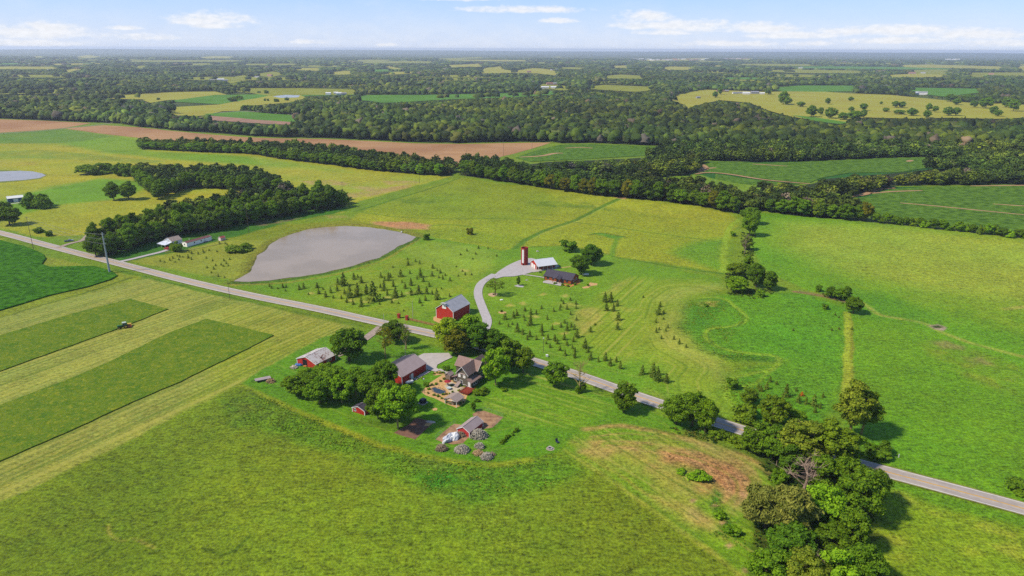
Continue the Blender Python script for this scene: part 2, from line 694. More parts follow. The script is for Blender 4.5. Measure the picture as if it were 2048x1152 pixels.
for k in ('grove', 'grove_back', 'creek', 'creek_east', 'middle', 'right_near', 'right_mid', 'hedge_right'):
    area(MF[k], FLOOR, 3)
# --- right-hand land between the tree lines
area([(1400, 325), (1936, 318), (1940, 331), (1800, 345), (1650, 358), (1560, 372), (1430, 358), (1385, 346)], (52, 112, 46), 3)
area([(1645, 402), (1700, 392), (1740, 385), (1780, 374), (2500, 368), (2500, 500), (2048, 470), (1860, 448), (1740, 426), (1700, 412)], (52, 112, 46), 3)
# --- yard of the mobile home, nursery field
area([(200, 522), (240, 498), (330, 474), (500, 436), (600, 424), (690, 412), (700, 420), (560, 450), (440, 482), (340, 506), (262, 524)], (66, 126, 42), 4, rough=.3)
area([(500, 444), (560, 440), (600, 436), (560, 446), (520, 452)], (150, 120, 90), 5, .7, patchy=.6)
area([(262, 522), (345, 506), (440, 482), (520, 466), (552, 478), (530, 500), (505, 532), (470, 560), (370, 545)], (148, 168, 78), 4, rough=.25)
area([(440, 482), (560, 450), (640, 432), (720, 428), (860, 462), (830, 490), (700, 450), (600, 462), (540, 480)], (128, 152, 52), 8)
area([(560, 446), (700, 425), (760, 415), (900, 362), (920, 358), (780, 412), (700, 438), (600, 448)], (118, 158, 50), 5)
# pond banks
POND = [(466, 563), (480, 556), (498, 545), (508, 530), (516, 511), (528, 503), (542, 488), (560, 477), (590, 466), (620, 458), (650, 454),
        (690, 452), (730, 454), (770, 459), (800, 464), (826, 472), (832, 474), (822, 482), (800, 491), (780, 503), (760, 515), (700, 533),
        (650, 545), (600, 553), (540, 561), (500, 563.5)]
bank = PW(POND)
cen = bank.mean(0)
bk = cen + (bank - cen) * (1 + 7.0 / np.linalg.norm(bank - cen, axis=1))[:, None]
area(bk, (140, 140, 46), 6, .85, world=True, warp=.5, rough=.8)
area([(745, 443), (820, 443), (862, 450), (858, 459), (800, 458), (750, 449)], (200, 150, 100), 5, .85, patchy=.3)
area([(650, 431), (690, 431), (700, 436), (660, 437)], (200, 150, 100), 5, .5, patchy=.5)
stroke([(466, 566), (500, 567), (540, 564.5), (600, 556.5), (650, 548.5), (700, 537), (760, 519), (782, 506), (802, 494), (824, 485), (834, 476)], 4.5, (84, 132, 40), .85, patchy=.3, rough=1.4)
stroke([(462, 570), (540, 568), (600, 561), (660, 551), (710, 539), (768, 521), (806, 497), (838, 479)], 1.6, (156, 150, 62), .7, patchy=.4)
stroke([(468, 560), (482, 552), (500, 541), (510, 524), (520, 505), (540, 486), (562, 473), (596, 462), (640, 453.5), (690, 449), (740, 451), (800, 461), (832, 470)], 4.0, (150, 144, 52), .8, patchy=.3, rough=1.2)
stroke([(478, 558), (496, 548), (506, 533), (514, 513), (526, 504), (541, 489)], 1.5, (86, 84, 44), .7, patchy=.3)
# --- centre meadow
MEAD = [(720, 425), (880, 368), (920, 356), (1010, 368), (1240, 394), (1400, 412), (1462, 428), (1478, 440), (1458, 480), (1447, 545),
        (1300, 522), (1230, 515), (1120, 492), (1040, 497), (1000, 500), (900, 482), (860, 472), (830, 460), (700, 440)]
area(MEAD, (148, 174, 54), 5, rough=.7)
area([(720, 425), (880, 368), (920, 356), (1020, 370), (1140, 384), (1100, 430), (1020, 440), (880, 438)], (128, 162, 44), 18, .75)
area([(1100, 380), (1240, 394), (1460, 428), (1470, 445), (1400, 440), (1250, 420), (1100, 400)], (168, 186, 74), 14, .6, patchy=.5)
area([(790, 400), (870, 392), (900, 402), (820, 412)], (88, 130, 42), 8, .6, patchy=.8)
area([(1060, 402), (1180, 404), (1240, 425), (1360, 438), (1200, 420), (1050, 410)], (88, 132, 48), 6, .6, patchy=.85, seed=3)
area([(1340, 505), (1372, 488), (1450, 475), (1453, 545), (1400, 530), (1360, 515)], (92, 162, 44), 16, .8)
area([(1180, 467), (1200, 465), (1252, 474), (1230, 478)], (100, 162, 54), 2)
area([(1000, 470), (1060, 475), (1040, 497), (860, 472), (830, 462), (900, 455)], (132, 165, 46), 8, .7)
for ln, wd, cl in [([(1245, 395), (1205, 412), (1150, 442), (1095, 458), (1060, 475), (1040, 488), (1026, 502)], 4.5, (84, 136, 42)),
                   ([(920, 356), (860, 378), (790, 398), (715, 422)], 2.6, (84, 130, 42)),
                   ([(720, 424), (790, 434), (880, 438), (1020, 437), (1090, 440), (1145, 443), (1280, 462), (1380, 476), (1450, 486)], 2.0, (96, 138, 48)),
                   ([(1235, 475), (1225, 500), (1222, 518)], 3.6, (104, 158, 50)),
                   ([(1478, 440), (1456, 455), (1447, 500), (1448, 545)], 4.0, (140, 186, 62)),
                   ([(1178, 470), (1205, 464), (1255, 475)], 1.6, (66, 104, 40)),
                   ([(1120, 492), (1180, 500), (1230, 515), (1300, 525), (1370, 538), (1448, 548)], 2.4, (84, 136, 44)),
                   ([(1024, 497), (1070, 493), (1120, 495)], 2.4, (78, 130, 42)),
                   ([(860, 452), (900, 448), (950, 455)], 2.2, (92, 140, 44))]:
    stroke(ln, wd, cl, .85, soft=1.5)
stroke([(1248, 397), (1209, 414), (1153, 445), (1098, 461), (1063, 478)], 1.3, (180, 190, 96), .6, soft=1)
area([(1228, 392), (1255, 393), (1250, 398), (1232, 396)], (190, 140, 110), 3, .9)

# --- right pasture
area([(1510, 424), (1600, 432), (1750, 446), (2048, 478), (2500, 520), (2600, 1250), (2048, 1005), (1740, 920), (1690, 860), (1702, 760),
      (1702, 640), (1690, 600), (1600, 575), (1530, 540), (1490, 480)], (106, 166, 36), 4, rough=.6)
area([(1570, 445), (1750, 448), (2048, 480), (2500, 520), (2500, 640), (2048, 612), (1850, 585), (1680, 540), (1580, 500)], (172, 184, 66), 50, .92, rough=.75)
area([(1700, 570), (2048, 610), (2048, 660), (1900, 640)], (140, 175, 50), 30, .6, patchy=.4)
area([(1850, 690), (1950, 700), (2048, 740), (2048, 800), (1950, 760), (1870, 710)], (140, 160, 70), 12, .6, patchy=.7, seed=4)
area([(1690, 590), (1760, 580), (1900, 640), (1780, 640), (1700, 630)], (98, 158, 34), 12, .7)
stroke([(1722, 605), (1745, 620), (1762, 632), (1840, 643), (1870, 658), (1920, 680), (1990, 700), (2060, 716)], 3.0, (190, 180, 95), .7, patchy=.4)
stroke([(2010, 618), (2060, 612)], 4.0, (190, 175, 100), .7, patchy=.3)
area([(1857, 652), (1874, 650), (1893, 656), (1890, 662), (1872, 661)], (190, 160, 130), 1.5)
area([(1862, 652.5), (1876, 652), (1887, 656), (1880, 658), (1868, 657)], (70, 92, 50), 1.2)
for q in [[(1865, 685), (1890, 682), (1930, 692), (1925, 700), (1880, 694)], [(1925, 715), (1965, 715), (1975, 728), (1935, 728)]]:
    area(q, (165, 140, 85), 4, .6, patchy=.6)
# --- wet meadow in the middle right
area([(1355, 655), (1375, 600), (1440, 588), (1600, 582), (1695, 618), (1697, 762), (1650, 860), (1480, 840), (1440, 780), (1452, 752),
      (1568, 722), (1470, 722), (1400, 705), (1360, 668)], (98, 164, 40), 10, rough=.8)
area([(1360, 650), (1380, 602), (1450, 600), (1430, 640), (1400, 670), (1440, 710), (1540, 716), (1450, 722), (1380, 690)], (78, 146, 46), 10, .7)
area([(1390, 603), (1420, 600), (1432, 610), (1400, 612)], (190, 190, 90), 5, .7, patchy=.4)
area([(1414, 604), (1438, 603), (1436, 612), (1418, 612)], (190, 175, 90), 2, .7)
MOWN_PATH = (142, 188, 66)
stroke([(1385, 594), (1364, 612), (1356, 655), (1380, 690), (1425, 712), (1560, 722)], 4.0, (66, 122, 36), .75, patchy=.3, rough=1.4)
stroke([(1445, 765), (1442, 790), (1458, 820), (1485, 842)], 4.0, (66, 122, 36), .75, patchy=.3, rough=1.4)
stroke([(1380, 596), (1430, 594), (1455, 600), (1470, 615), (1492, 630), (1488, 645), (1455, 655), (1420, 656), (1410, 668), (1425, 690),
        (1460, 703), (1500, 708), (1552, 712), (1560, 722), (1545, 740), (1500, 748), (1470, 752), (1450, 768), (1452, 790), (1462, 815)], 2.6, MOWN_PATH, .75, soft=1.8)
stroke([(1382, 599), (1432, 597), (1452, 602), (1466, 617), (1488, 631), (1484, 648), (1452, 658), (1423, 659), (1414, 669), (1428, 693), (1462, 706), (1500, 711.5), (1550, 715)], .9, (70, 126, 38), .8, soft=.8)
stroke([(1545, 740), (1510, 768), (1480, 775)], 2.0, MOWN_PATH, .6, soft=1.6)
stroke([(1694, 625), (1697, 660), (1697, 700), (1695, 745), (1693, 775), (1690, 800)], 3.6, (160, 190, 78), .9, soft=.8)
stroke([(1701, 625), (1704, 680), (1702, 770)], 1.4, (120, 130, 60), .7, patchy=.5)
stroke([(1587, 583), (1625, 588), (1660, 595), (1692, 604)], 2.6, (158, 110, 85), .95, soft=1.6)
stroke([(1600, 583), (1640, 590)], 5, (150, 130, 70), .6)
# --- upper farm lawn
LAWN = [(835, 478), (860, 473), (1000, 500), (1040, 497), (1120, 492), (1230, 516), (1300, 528), (1440, 556), (1452, 580), (1385, 592),
        (1362, 610), (1352, 655), (1400, 700), (1440, 722), (1452, 745), (1437, 770), (1455, 810), (1480, 840), (1320, 800), (1060, 716), (880, 662),
        (640, 608), (470, 570), (600, 556), (700, 538), (765, 518), (805, 492)]
area(LAWN, (112, 164, 46), 4, rough=.25, mow=.3, guide=[(835, 478), (1000, 500), (1230, 516), (1440, 556)])
area([(860, 480), (1000, 502), (985, 535), (940, 560), (870, 545), (800, 500)], (140, 178, 78), 10, .8)
area([(600, 590), (700, 548), (800, 510), (960, 560), (930, 600), (800, 640), (700, 620)], (150, 172, 62), 18, .55, patchy=.6)
EDGE = [(1385, 592), (1362, 610), (1352, 655), (1375, 690), (1420, 712), (1450, 730), (1452, 748), (1437, 770), (1445, 800), (1475, 835)]
area([(1290, 560), (1400, 560), (1450, 578), (1385, 592), (1362, 610), (1352, 655), (1400, 700), (1440, 722), (1452, 745), (1437, 770),
      (1455, 810), (1478, 838), (1400, 815), (1330, 760), (1290, 700), (1270, 640), (1260, 590)], (136, 174, 62), 18, mow=.8, guide=EDGE, rough=.15)
area([(1362, 610), (1352, 655), (1400, 700), (1440, 722), (1452, 745), (1437, 768), (1425, 745), (1380, 722), (1320, 690), (1310, 655), (1335, 625)], (180, 182, 96), 12, .6)
area([(1310, 590), (1370, 575), (1440, 566), (1445, 576), (1380, 588), (1350, 606), (1315, 605)], (182, 186, 100), 10, .55)
area([(1170, 640), (1180, 610), (1210, 590), (1250, 560), (1262, 552), (1300, 560), (1250, 600), (1270, 660), (1290, 720), (1220, 720), (1170, 690)],
     (138, 174, 58), 14, .7, mow=.9, along=62, rough=.15)
for q in [[(1150, 620), (1185, 615), (1210, 622), (1190, 650), (1160, 660), (1145, 640)], [(1205, 590), (1245, 560), (1262, 556), (1230, 588)], [(1110, 607), (1140, 605), (1170, 612), (1130, 618)],
          [(1165, 655), (1180, 648), (1172, 668), (1160, 672)], [(1240, 615), (1275, 618), (1265, 625), (1245, 622)], [(1225, 622), (1245, 640), (1240, 650), (1220, 640)]]:
    area(q, (198, 180, 104), 5, .65, patchy=.4)
area([(1290, 775), (1330, 790), (1350, 808), (1320, 802)], (165, 165, 70), 5, .6)
for x, y in [(1070, 632), (1135, 590), (1085, 590), (1045, 606), (770, 595), (790, 600), (825, 585), (700, 600), (732, 603), (620, 586), (930, 540), (1130, 668), (1115, 645), (1020, 610)]:
    area([(x - 9, y), (x, y - 3), (x + 10, y + 1), (x, y + 3)], (205, 185, 115), 2.2, .7, warp=1.5)
area([(745, 443), (820, 443), (862, 450), (858, 459), (800, 458), (750, 449)], (206, 150, 100), 5, .95, patchy=.2)
stroke([(466, 566), (500, 567), (540, 564.5), (600, 556.5), (650, 548.5), (700, 537), (760, 519), (782, 506), (802, 494), (824, 485), (834, 476)], 4.5, (76, 118, 38), .9, patchy=.3, rough=1.4)
stroke([(462, 570), (540, 569), (600, 562), (660, 552), (710, 540), (768, 522), (806, 498), (838, 480)], 2.0, (166, 150, 66), .8, patchy=.3)
# verges and roadside
area([(-200, 415), (0, 468), (110, 497), (250, 532), (375, 565), (512, 598), (640, 624), (765, 653), (750, 668), (640, 642), (510, 614),
      (380, 584), (290, 560), (235, 550), (90, 516), (0, 478), (-200, 430)], (112, 152, 40), 3, rough=.5)
stroke([(235, 540), (380, 576), (510, 607), (640, 634), (720, 652)], 2.4, (58, 112, 30), .6, patchy=.3)
area([(85, 512), (230, 545), (290, 556), (150, 600), (0, 640), (-60, 650), (0, 620), (100, 590), (180, 570), (235, 555), (190, 535), (85, 530)], (150, 158, 48), 3, rough=.6)
stroke([(262, 556), (150, 592), (80, 612), (0, 636)], 1.6, (70, 104, 34), .8, soft=1.2)
# --- hay field
HAY = [(-260, 712), (0, 636), (270, 561), (300, 557), (390, 582), (512, 608), (600, 631), (700, 652), (690, 664), (640, 676), (590, 702), (530, 736), (482, 768),
       (335, 842), (150, 937), (0, 1006), (-260, 1118)]
area(HAY, (165, 166, 84), 1.6, rough=.3, mow=1.0, along=59.5, warp=.5)
area([(-100, 640), (0, 636), (270, 561), (260, 575), (160, 620), (0, 670), (-100, 700)], (152, 162, 82), 8, .7)
area([(430, 600), (600, 631), (700, 652), (640, 676), (560, 715), (482, 768), (400, 720), (440, 660)], (152, 170, 82), 16, .8)
area([(420, 700), (560, 680), (640, 676), (560, 715), (482, 768), (335, 842), (420, 760)], (150, 172, 64), 12, .7)
for q in [[(150, 935), (335, 842), (320, 835), (100, 935)], [(0, 1000), (150, 930), (120, 925), (0, 970)], [(0, 800), (150, 745), (230, 700), (150, 725), (0, 775)]]:
    area(q, (182, 178, 88), 5, .7)
for q in [[(20, 945), (160, 880), (180, 885), (60, 945)], [(0, 770), (130, 715), (180, 700), (60, 760)], [(320, 625), (420, 600), (440, 612), (380, 640)], [(520, 630), (580, 640), (560, 655), (500, 650)]]:
    area(q, (118, 140, 66), 8, .55, patchy=.7)
# --- foreground pasture
FORE = [(-400, 1180), (0, 1006), (150, 937), (335, 842), (482, 768), (560, 810), (700, 872), (800, 906), (900, 925), (1000, 930), (1110, 905), (1180, 935),
        (1300, 1015), (1500, 1160), (1500, 1400), (-500, 1400)]
area(FORE, (117, 151, 42), 2.2, rough=.75)
area([(-300, 1180), (0, 1020), (250, 900), (450, 930), (420, 1100), (100, 1300), (-300, 1300)], (104, 140, 34), 30, .7)
area([(450, 900), (800, 960), (1000, 1060), (900, 1200), (500, 1200), (350, 1050)], (128, 160, 40), 34, .8, patchy=.3)
area([(440, 800), (520, 792), (640, 836), (760, 893), (900, 922), (1000, 934), (1110, 912), (1170, 940), (1080, 985), (940, 1010), (800, 960), (700, 915),
      (560, 875), (470, 850)], (96, 156, 38), 8, .8, rough=1.2, patchy=.3)
area([(450, 800), (540, 800), (600, 830), (560, 850), (470, 840)], (128, 122, 50), 8, .55, patchy=.8, rough=1.6)
area([(800, 905), (880, 925), (900, 940), (830, 935)], (120, 112, 60), 5, .5, patchy=.7)
area([(830, 955), (900, 945), (930, 965), (870, 978)], (58, 142, 36), 6, .8)
for q in [[(880, 1035), (1010, 1000), (1080, 1030), (960, 1075)], [(980, 1080), (1050, 1060), (1060, 1120), (960, 1140)]]:
    area(q, (128, 156, 46), 10, .6, patchy=.6, rough=1.3)
stroke([(213, 1052), (218, 1070), (238, 1083), (272, 1078), (292, 1090), (312, 1096)], .7, (178, 165, 84), .8, soft=.6, patchy=.4)
stroke([(410, 1095), (440, 1108), (470, 1100), (500, 1070)], .9, (64, 98, 24), .7, soft=.6)
stroke([(170, 1130), (200, 1110), (215, 1095)], .7, (64, 98, 24), .7, soft=.6)
# --- yard lawn
YARD = [(482, 768), (530, 736), (590, 702), (640, 676), (700, 660), (760, 668), (880, 696), (1060, 740), (1200, 788), (1320, 830), (1440, 872),
        (1330, 858), (1230, 852), (1150, 868), (1112, 905), (1000, 928), (900, 922), (800, 903), (700, 868), (560, 806)]
area(YARD, (98, 156, 36), 2.0, rough=.3, mow=.45, guide=[(482, 768), (560, 806), (700, 868), (800, 903), (900, 922), (1000, 928), (1112, 905)], warp=.5)
stroke([(482, 770), (560, 806), (700, 869), (800, 903), (900, 924), (1000, 930), (1060, 920)], 3.0, (150, 170, 56), .8, patchy=.3)
stroke([(485, 776), (560, 813), (700, 876), (780, 903)], 1.2, (64, 104, 30), .6, patchy=.3)
area([(960, 790), (1060, 745), (1200, 790), (1230, 815), (1150, 855), (1060, 850), (970, 830)], (116, 166, 42), 6, .9, mow=1.0, along=-33)
for a, b in [((985, 795), (1140, 838)), ((965, 806), (1060, 838)), ((1010, 786), (1110, 812))]:
    stroke([a, b], 1.0, (176, 176, 84), .6, patchy=.6, soft=1)
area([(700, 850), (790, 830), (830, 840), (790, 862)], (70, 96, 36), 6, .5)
# --- dry oval field
OV = [(1118, 902), (1140, 872), (1180, 856), (1250, 852), (1330, 858), (1420, 876), (1500, 902), (1545, 930), (1556, 950), (1535, 985),
      (1515, 1010), (1520, 1060), (1540, 1160), (1500, 1160), (1440, 1110), (1300, 1015), (1180, 935)]
LOWL = [(1100, 880), (1180, 935), (1300, 1015), (1440, 1110), (1560, 1200)]
area(OV, (116, 170, 42), 3, rough=.5, mow=.9, guide=LOWL)
area([(1130, 884), (1200, 872), (1260, 886), (1330, 930), (1420, 1010), (1450, 1080), (1400, 1060), (1300, 1000), (1180, 925)], (190, 172, 92), 8, .42, patchy=.85, seed=5)
area([(1140, 880), (1210, 874), (1250, 892), (1220, 920), (1160, 905)], (200, 164, 90), 5, .75, patchy=.6, seed=5)
area([(1240, 892), (1300, 882), (1400, 890), (1460, 905), (1500, 930), (1520, 960), (1490, 1000), (1440, 1000), (1360, 980), (1290, 940)], (206, 156, 92), 9, .8, patchy=.6, seed=6)
area([(1330, 905), (1400, 908), (1470, 925), (1500, 955), (1480, 985), (1440, 980), (1400, 940), (1330, 925)], (208, 146, 92), 8, 1.0, rough=1.2, mow=.4)
area([(1300, 985), (1360, 1000), (1440, 1050), (1420, 1060), (1340, 1020)], (204, 168, 100), 6, .75, patchy=.65, seed=7)
area([(1450, 985), (1510, 965), (1505, 1005), (1470, 1030)], (200, 158, 104), 5, .8, patchy=.5, seed=8)
area([(1425, 975), (1438, 985), (1440, 1020), (1470, 1060), (1480, 1080), (1425, 1072), (1440, 1055), (1425, 1010), (1415, 985)], (72, 138, 36), 3, .95, rough=1.6)
stroke([(1165, 858), (1240, 850), (1310, 862), (1390, 882), (1450, 898), (1510, 925), (1545, 950)], 2.4, (200, 158, 90), .85, patchy=.45, soft=2)
stroke([(1255, 852), (1320, 862), (1390, 876)], .8, (84, 92, 40), .7, soft=.8)
stroke([(1130, 900), (1200, 945), (1310, 1022), (1440, 1115), (1500, 1165)], 2.0, (178, 178, 76), .8, patchy=.4)
stroke([(1165, 905), (1250, 960), (1330, 1005), (1400, 1050), (1470, 1090)], 1.0, (190, 172, 84), .6, patchy=.5)
for k in range(5):
    o_ = k * 9
    stroke([(1180 + o_, 872 + o_ * .5), (1260 + o_ * .6, 866 + o_), (1350 - o_ * .2, 876 + o_), (1440 - o_, 900 + o_ * .9), (1510 - o_ * 1.6, 940 + o_ * .5), (1525 - o_ * 1.8, 975), (1495 - o_ * 1.3, 1015 - o_ * .3)], 1.1, [(206, 164, 96), (126, 160, 52)][k % 2], .7, patchy=.45, soft=1.0, seed=k)
for x, y in [(1480, 985), (1442, 1046), (1461, 1091), (1495, 1140), (1385, 1000), (1430, 1010)]:
    area([(x - 8, y), (x, y - 5), (x + 9, y), (x, y + 5)], (205, 160, 110), 1.2, .9, warp=.6)
area([(1370, 860), (1440, 880), (1500, 905), (1540, 935), (1520, 930), (1440, 893), (1370, 872)], (112, 84, 46), 3, .75, patchy=.4)
# --- land right of the creek in front of the road
area([(1690, 900), (1740, 945), (2048, 1030), (2500, 1150), (2600, 1400), (1640, 1400), (1700, 1050)], (124, 166, 42), 3, rough=.7)
area([(1740, 945), (2048, 1032), (2500, 1155), (2500, 1180), (2048, 1056), (1760, 975)], (100, 160, 36), 5, .9)
for q in [[(1800, 985), (1900, 1020), (2040, 1070), (2030, 1080), (1890, 1035), (1790, 1000)], [(1730, 1050), (1800, 1070), (1810, 1120), (1750, 1130)], [(1920, 1085), (2048, 1090), (2048, 1120), (1930, 1110)]]:
    area(q, (188, 186, 70), 5, .55, patchy=.85, rough=1.0, seed=9)
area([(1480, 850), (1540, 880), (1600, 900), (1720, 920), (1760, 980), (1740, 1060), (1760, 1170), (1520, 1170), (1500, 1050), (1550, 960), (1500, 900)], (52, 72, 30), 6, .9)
# scattered plain variation
v2 = vnoise(gx1, gy1, 60, 51) * .5 + vnoise(gx1, gy1, 22, 52) * .3 + vnoise(gx1, gy1, 7, 53) * .2
COLR *= (1 + (v2 - .5) * .22)[:, None]
COLR[:, 0] *= 1 + (vnoise(gx1, gy1, 45, 54) - .5) * .22
np.clip(COLR, 0.004, .8, out=COLR)

# mesh (world curvature is nil; the pond lies in a shallow hollow)
pd = PW(POND)
GZ = np.zeros(NV)
ip = in_poly(gx1, gy1, pd)
dpd, _ = seg_dist(gx1, gy1, pd, True)
GZ[ip] = -np.minimum(dpd[ip], 2.5) * 0.25
kk = (~ip) & (dpd < 9)
GZ[kk] = 0.25 * np.sin(dpd[kk] / 9 * np.pi)
R_, C_ = len(gy), NC
ii = np.arange(R_ * C_).reshape(R_, C_)
QF = np.stack([ii[:-1, :-1], ii[:-1, 1:], ii[1:, 1:], ii[1:, :-1]], -1).reshape(-1, 4)
gm = raw_mesh("ground", np.stack([gx1, gy1, GZ], 1), QF, smooth=True)
ca = gm.color_attributes.new('cover', 'FLOAT_COLOR', 'POINT')
ca.data.foreach_set('color', np.concatenate([COLR, np.ones((NV, 1))], 1).astype(np.float32).ravel())
for nme, ar in (('rough', ROUGH), ('mowa', MOWA), ('mowc', MOWC)):
    a = gm.attributes.new(nme, 'FLOAT', 'POINT')
    a.data.foreach_set('value', ar.astype(np.float32))

gmat = bpy.data.materials.new("grassland")
gmat.use_nodes = True
t = NT(gmat.node_tree)
b = t.n['Principled BSDF']
b.inputs['Roughness'].default_value = 0.9
b.inputs['Specular IOR Level'].default_value = 0.12
tc = t.new('ShaderNodeTexCoord')
ov = tc.outputs['Object']
base = t.attr('cover', 'c')
ro = t.attr('rough', 'f')
ma = t.attr('mowa', 'f')
mc = t.attr('mowc', 'f')
n_f = t.noise(ov, 1.1, 5.0, 0.75)      # tufts
n_m = t.noise(ov, 0.30, 5.0, 0.68)      # clumps
n_l = t.noise(ov, 0.045, 5.0, 0.6)     # drifts
# wind- and mower-laid streaks: stretched noise
mp = t.new('ShaderNodeMapping')
mp.inputs['Rotation'].default_value = (0, 0, math.radians(-22))
mp.inputs['Scale'].default_value = (0.30, 1.0, 1)
t.l.new(ov, mp.inputs[0])
n_s = t.noise(mp.outputs[0], 0.9, 4.0, 0.65)
fine = t.math('ADD', t.math('MULTIPLY', t.math('SUBTRACT', n_f, 0.5), 2.6), t.math('MULTIPLY', t.math('SUBTRACT', n_s, 0.5), 1.5))
fine = t.math('MULTIPLY', fine, t.math('MULTIPLY_ADD', ro, 0.40, 0.68))
mid = t.math('MULTIPLY', t.math('SUBTRACT', n_m, 0.5), t.math('MULTIPLY_ADD', ro, 1.2, 0.5))
drift = t.math('MULTIPLY', t.math('SUBTRACT', n_l, 0.5), 0.7)
clump = t.math('MULTIPLY', t.ramp(t.noise(ov, 0.55, 5.0, 0.7), 0.36, 0.64, -0.20, 0.16), t.math('MULTIPLY_ADD', ro, .5, .5))
val = t.math('ADD', t.math('ADD', 1.0, clump), t.math('ADD', fine, t.math('ADD', mid, drift)))
val = t.math('MAXIMUM', val, 0.28)
# clumps differ in hue as well: yellower where thin, bluer where lush
hue = t.math('SUBTRACT', t.noise(ov, 0.16, 5.0, 0.7), 0.5)
hv_ = t.new('ShaderNodeCombineXYZ')
t.put(hv_.inputs[0], t.math('MULTIPLY', val, t.math('MULTIPLY_ADD', hue, 0.42, 1.0)))
t.put(hv_.inputs[1], val)
t.put(hv_.inputs[2], t.math('MULTIPLY', val, t.math('MULTIPLY_ADD', hue, -0.4, 1.0)))
hs = t.new('ShaderNodeVectorMath', operation='MULTIPLY')
t.l.new(base, hs.inputs[0])
t.l.new(hv_.outputs[0], hs.inputs[1])
col = hs.outputs[0]
# dry blades
dry = t.ramp(t.noise(ov, 0.7, 5.0, 0.7), 0.58, 0.74, 0.0, 0.28)
col = t.mix(t.math('MULTIPLY', dry, t.math('MULTIPLY_ADD', ro, .6, .25)), col, C(190, 180, 95))
# dark weeds
wd = t.ramp(t.noise(ov, 0.42, 6.0, 0.75), 0.57, 0.70, 0.0, 0.8)
col = t.mix(t.math('MULTIPLY', wd, t.math('MULTIPLY', ro, .75)), col, C(68, 110, 34))
# mowing lines following the coordinate
cm2 = t.new('ShaderNodeCombineXYZ')
t.put(cm2.inputs[0], mc)
t.put(cm2.inputs[1], t.math('MULTIPLY', n_l, 1.5))
nline = t.noise(cm2.outputs[0], 0.42, 3.0, 0.7)
sn = t.math('SINE', t.math('ADD', t.math('MULTIPLY', mc, 2 * math.pi / 2.9), t.math('MULTIPLY', n_l, 5.0)))
lines = t.math('ADD', t.math('MULTIPLY', t.math('SUBTRACT', nline, 0.5), 1.9), t.math('MULTIPLY', sn, 0.12))
lines = t.math('MULTIPLY', lines, t.ramp(n_m, .3, .6, .45, 1.0))
lf = t.math('MULTIPLY', lines, t.math('MULTIPLY', ma, 1.5))
col = t.mix(t.ramp(lf, 0.0, 0.5, 0, .6), col, C(196, 186, 104))
col = t.mix(t.ramp(lf, -0.5, 0.0, .6, 0), col, C(86, 128, 44))
t.l.new(col, b.inputs['Base Color'])
bp = t.new('ShaderNodeBump')
bp.inputs['Distance'].default_value = 0.35
t.put(bp.inputs['Strength'], t.math('MULTIPLY_ADD', ro, 0.7, 0.3))
t.l.new(t.math('ADD', n_f, t.math('ADD', n_m, n_s)), bp.inputs['Height'])
t.l.new(bp.outputs[0], b.inputs['Normal'])
ground = link("ground", gm, gmat)
tag(ground, kind='structure')

# the land farther away, one sheet to the horizon, just below the near sheet's edge
outer = []
NF = 90
farmat = mat('far_land', C(60, 82, 46), .95, 0.004, .35, .1, rgb2=C(92, 112, 62))
fv, ff = [], []
rings = [(60, -0.6), (1200, -0.5), (3000, -0.4), (9000, 0.0), (20000, 0.0), (30000, 0.0)]
for (rr, zz) in rings:
    for i in range(NF):
        a = 2 * math.pi * i / NF
        fv.append((rr * math.sin(a), rr * math.cos(a), zz - (.6 if rr < 2000 else 0)))
for j in range(len(rings) - 1):
    for i in range(NF):
        i2 = (i + 1) % NF
        ff.append((j * NF + i2, j * NF + i, (j + 1) * NF + i, (j + 1) * NF + i2))
ff.append(tuple(range(NF - 1, -1, -1)))
me = bpy.data.meshes.new("land")
me.from_pydata(fv, [], ff)
land = link("land", me, farmat)
tag(land, kind='structure')
# low wooded ridges on the skyline
hv, hf = [], []
nh = 240
for j, (rr, amp) in enumerate([(19000, 0), (23500, 66), (26000, 84), (29000, 40)]):
    for i in range(nh):
        a = -1.2 + 2.4 * i / (nh - 1)
        h = 0 if amp == 0 else amp * (0.82 + 0.3 * mnoise.noise(Vector((a * 7, j * 3.1, 0))) + .07 * mnoise.noise(Vector((a * 60, j, 4))))
        hv.append((rr * math.sin(a), rr * math.cos(a), h - 1))
for j in range(3):
    for i in range(nh - 1):
        hf.append((j * nh + i, j * nh + i + 1, (j + 1) * nh + i + 1, (j + 1) * nh + i))
hm = raw_mesh("hills", hv, hf, smooth=True)
tag(link("hills", hm, farmat), kind='structure')

# ------------------------------------------------------------------ road, drives, water, fields
ROADPX = [(-420, 372), (-180, 425), (0, 465), (109, 495), (250, 530.5), (375, 563), (512, 594), (640, 618.5), (765, 647), (870, 668.5), (960, 692), (1070, 724.5), (1164, 754),
          (1222, 775), (1272, 792.5), (1321, 809), (1460, 854), (1600, 896), (1733, 934), (1880, 973), (2048, 1018), (2300, 1090), (2700, 1210)]
rm = bpy.data.materials.new("asphalt")
rm.use_nodes = True
t = NT(rm.node_tree)
b = t.n['Principled BSDF']
b.inputs['Roughness'].default_value = 0.85
uvn = t.new('ShaderNodeUVMap', uv_map='uv')
sp = t.new('ShaderNodeSeparateXYZ')
t.l.new(uvn.outputs[0], sp.inputs[0])
along, acr = sp.outputs[0], sp.outputs[1]
tc = t.new('ShaderNodeTexCoord')
nA = t.noise(tc.outputs['Object'], 0.5, 5.0, .65)
cmb = t.new('ShaderNodeCombineXYZ')
t.put(cmb.inputs[0], t.math('MULTIPLY', along, 0.06))
t.put(cmb.inputs[1], t.math('MULTIPLY', acr, 7.0))
nB = t.noise(cmb.outputs[0], 1.6, 4.0, .6)
col = t.mix(t.ramp(nA, .3, .7), C(186, 170, 154), C(210, 193, 174))
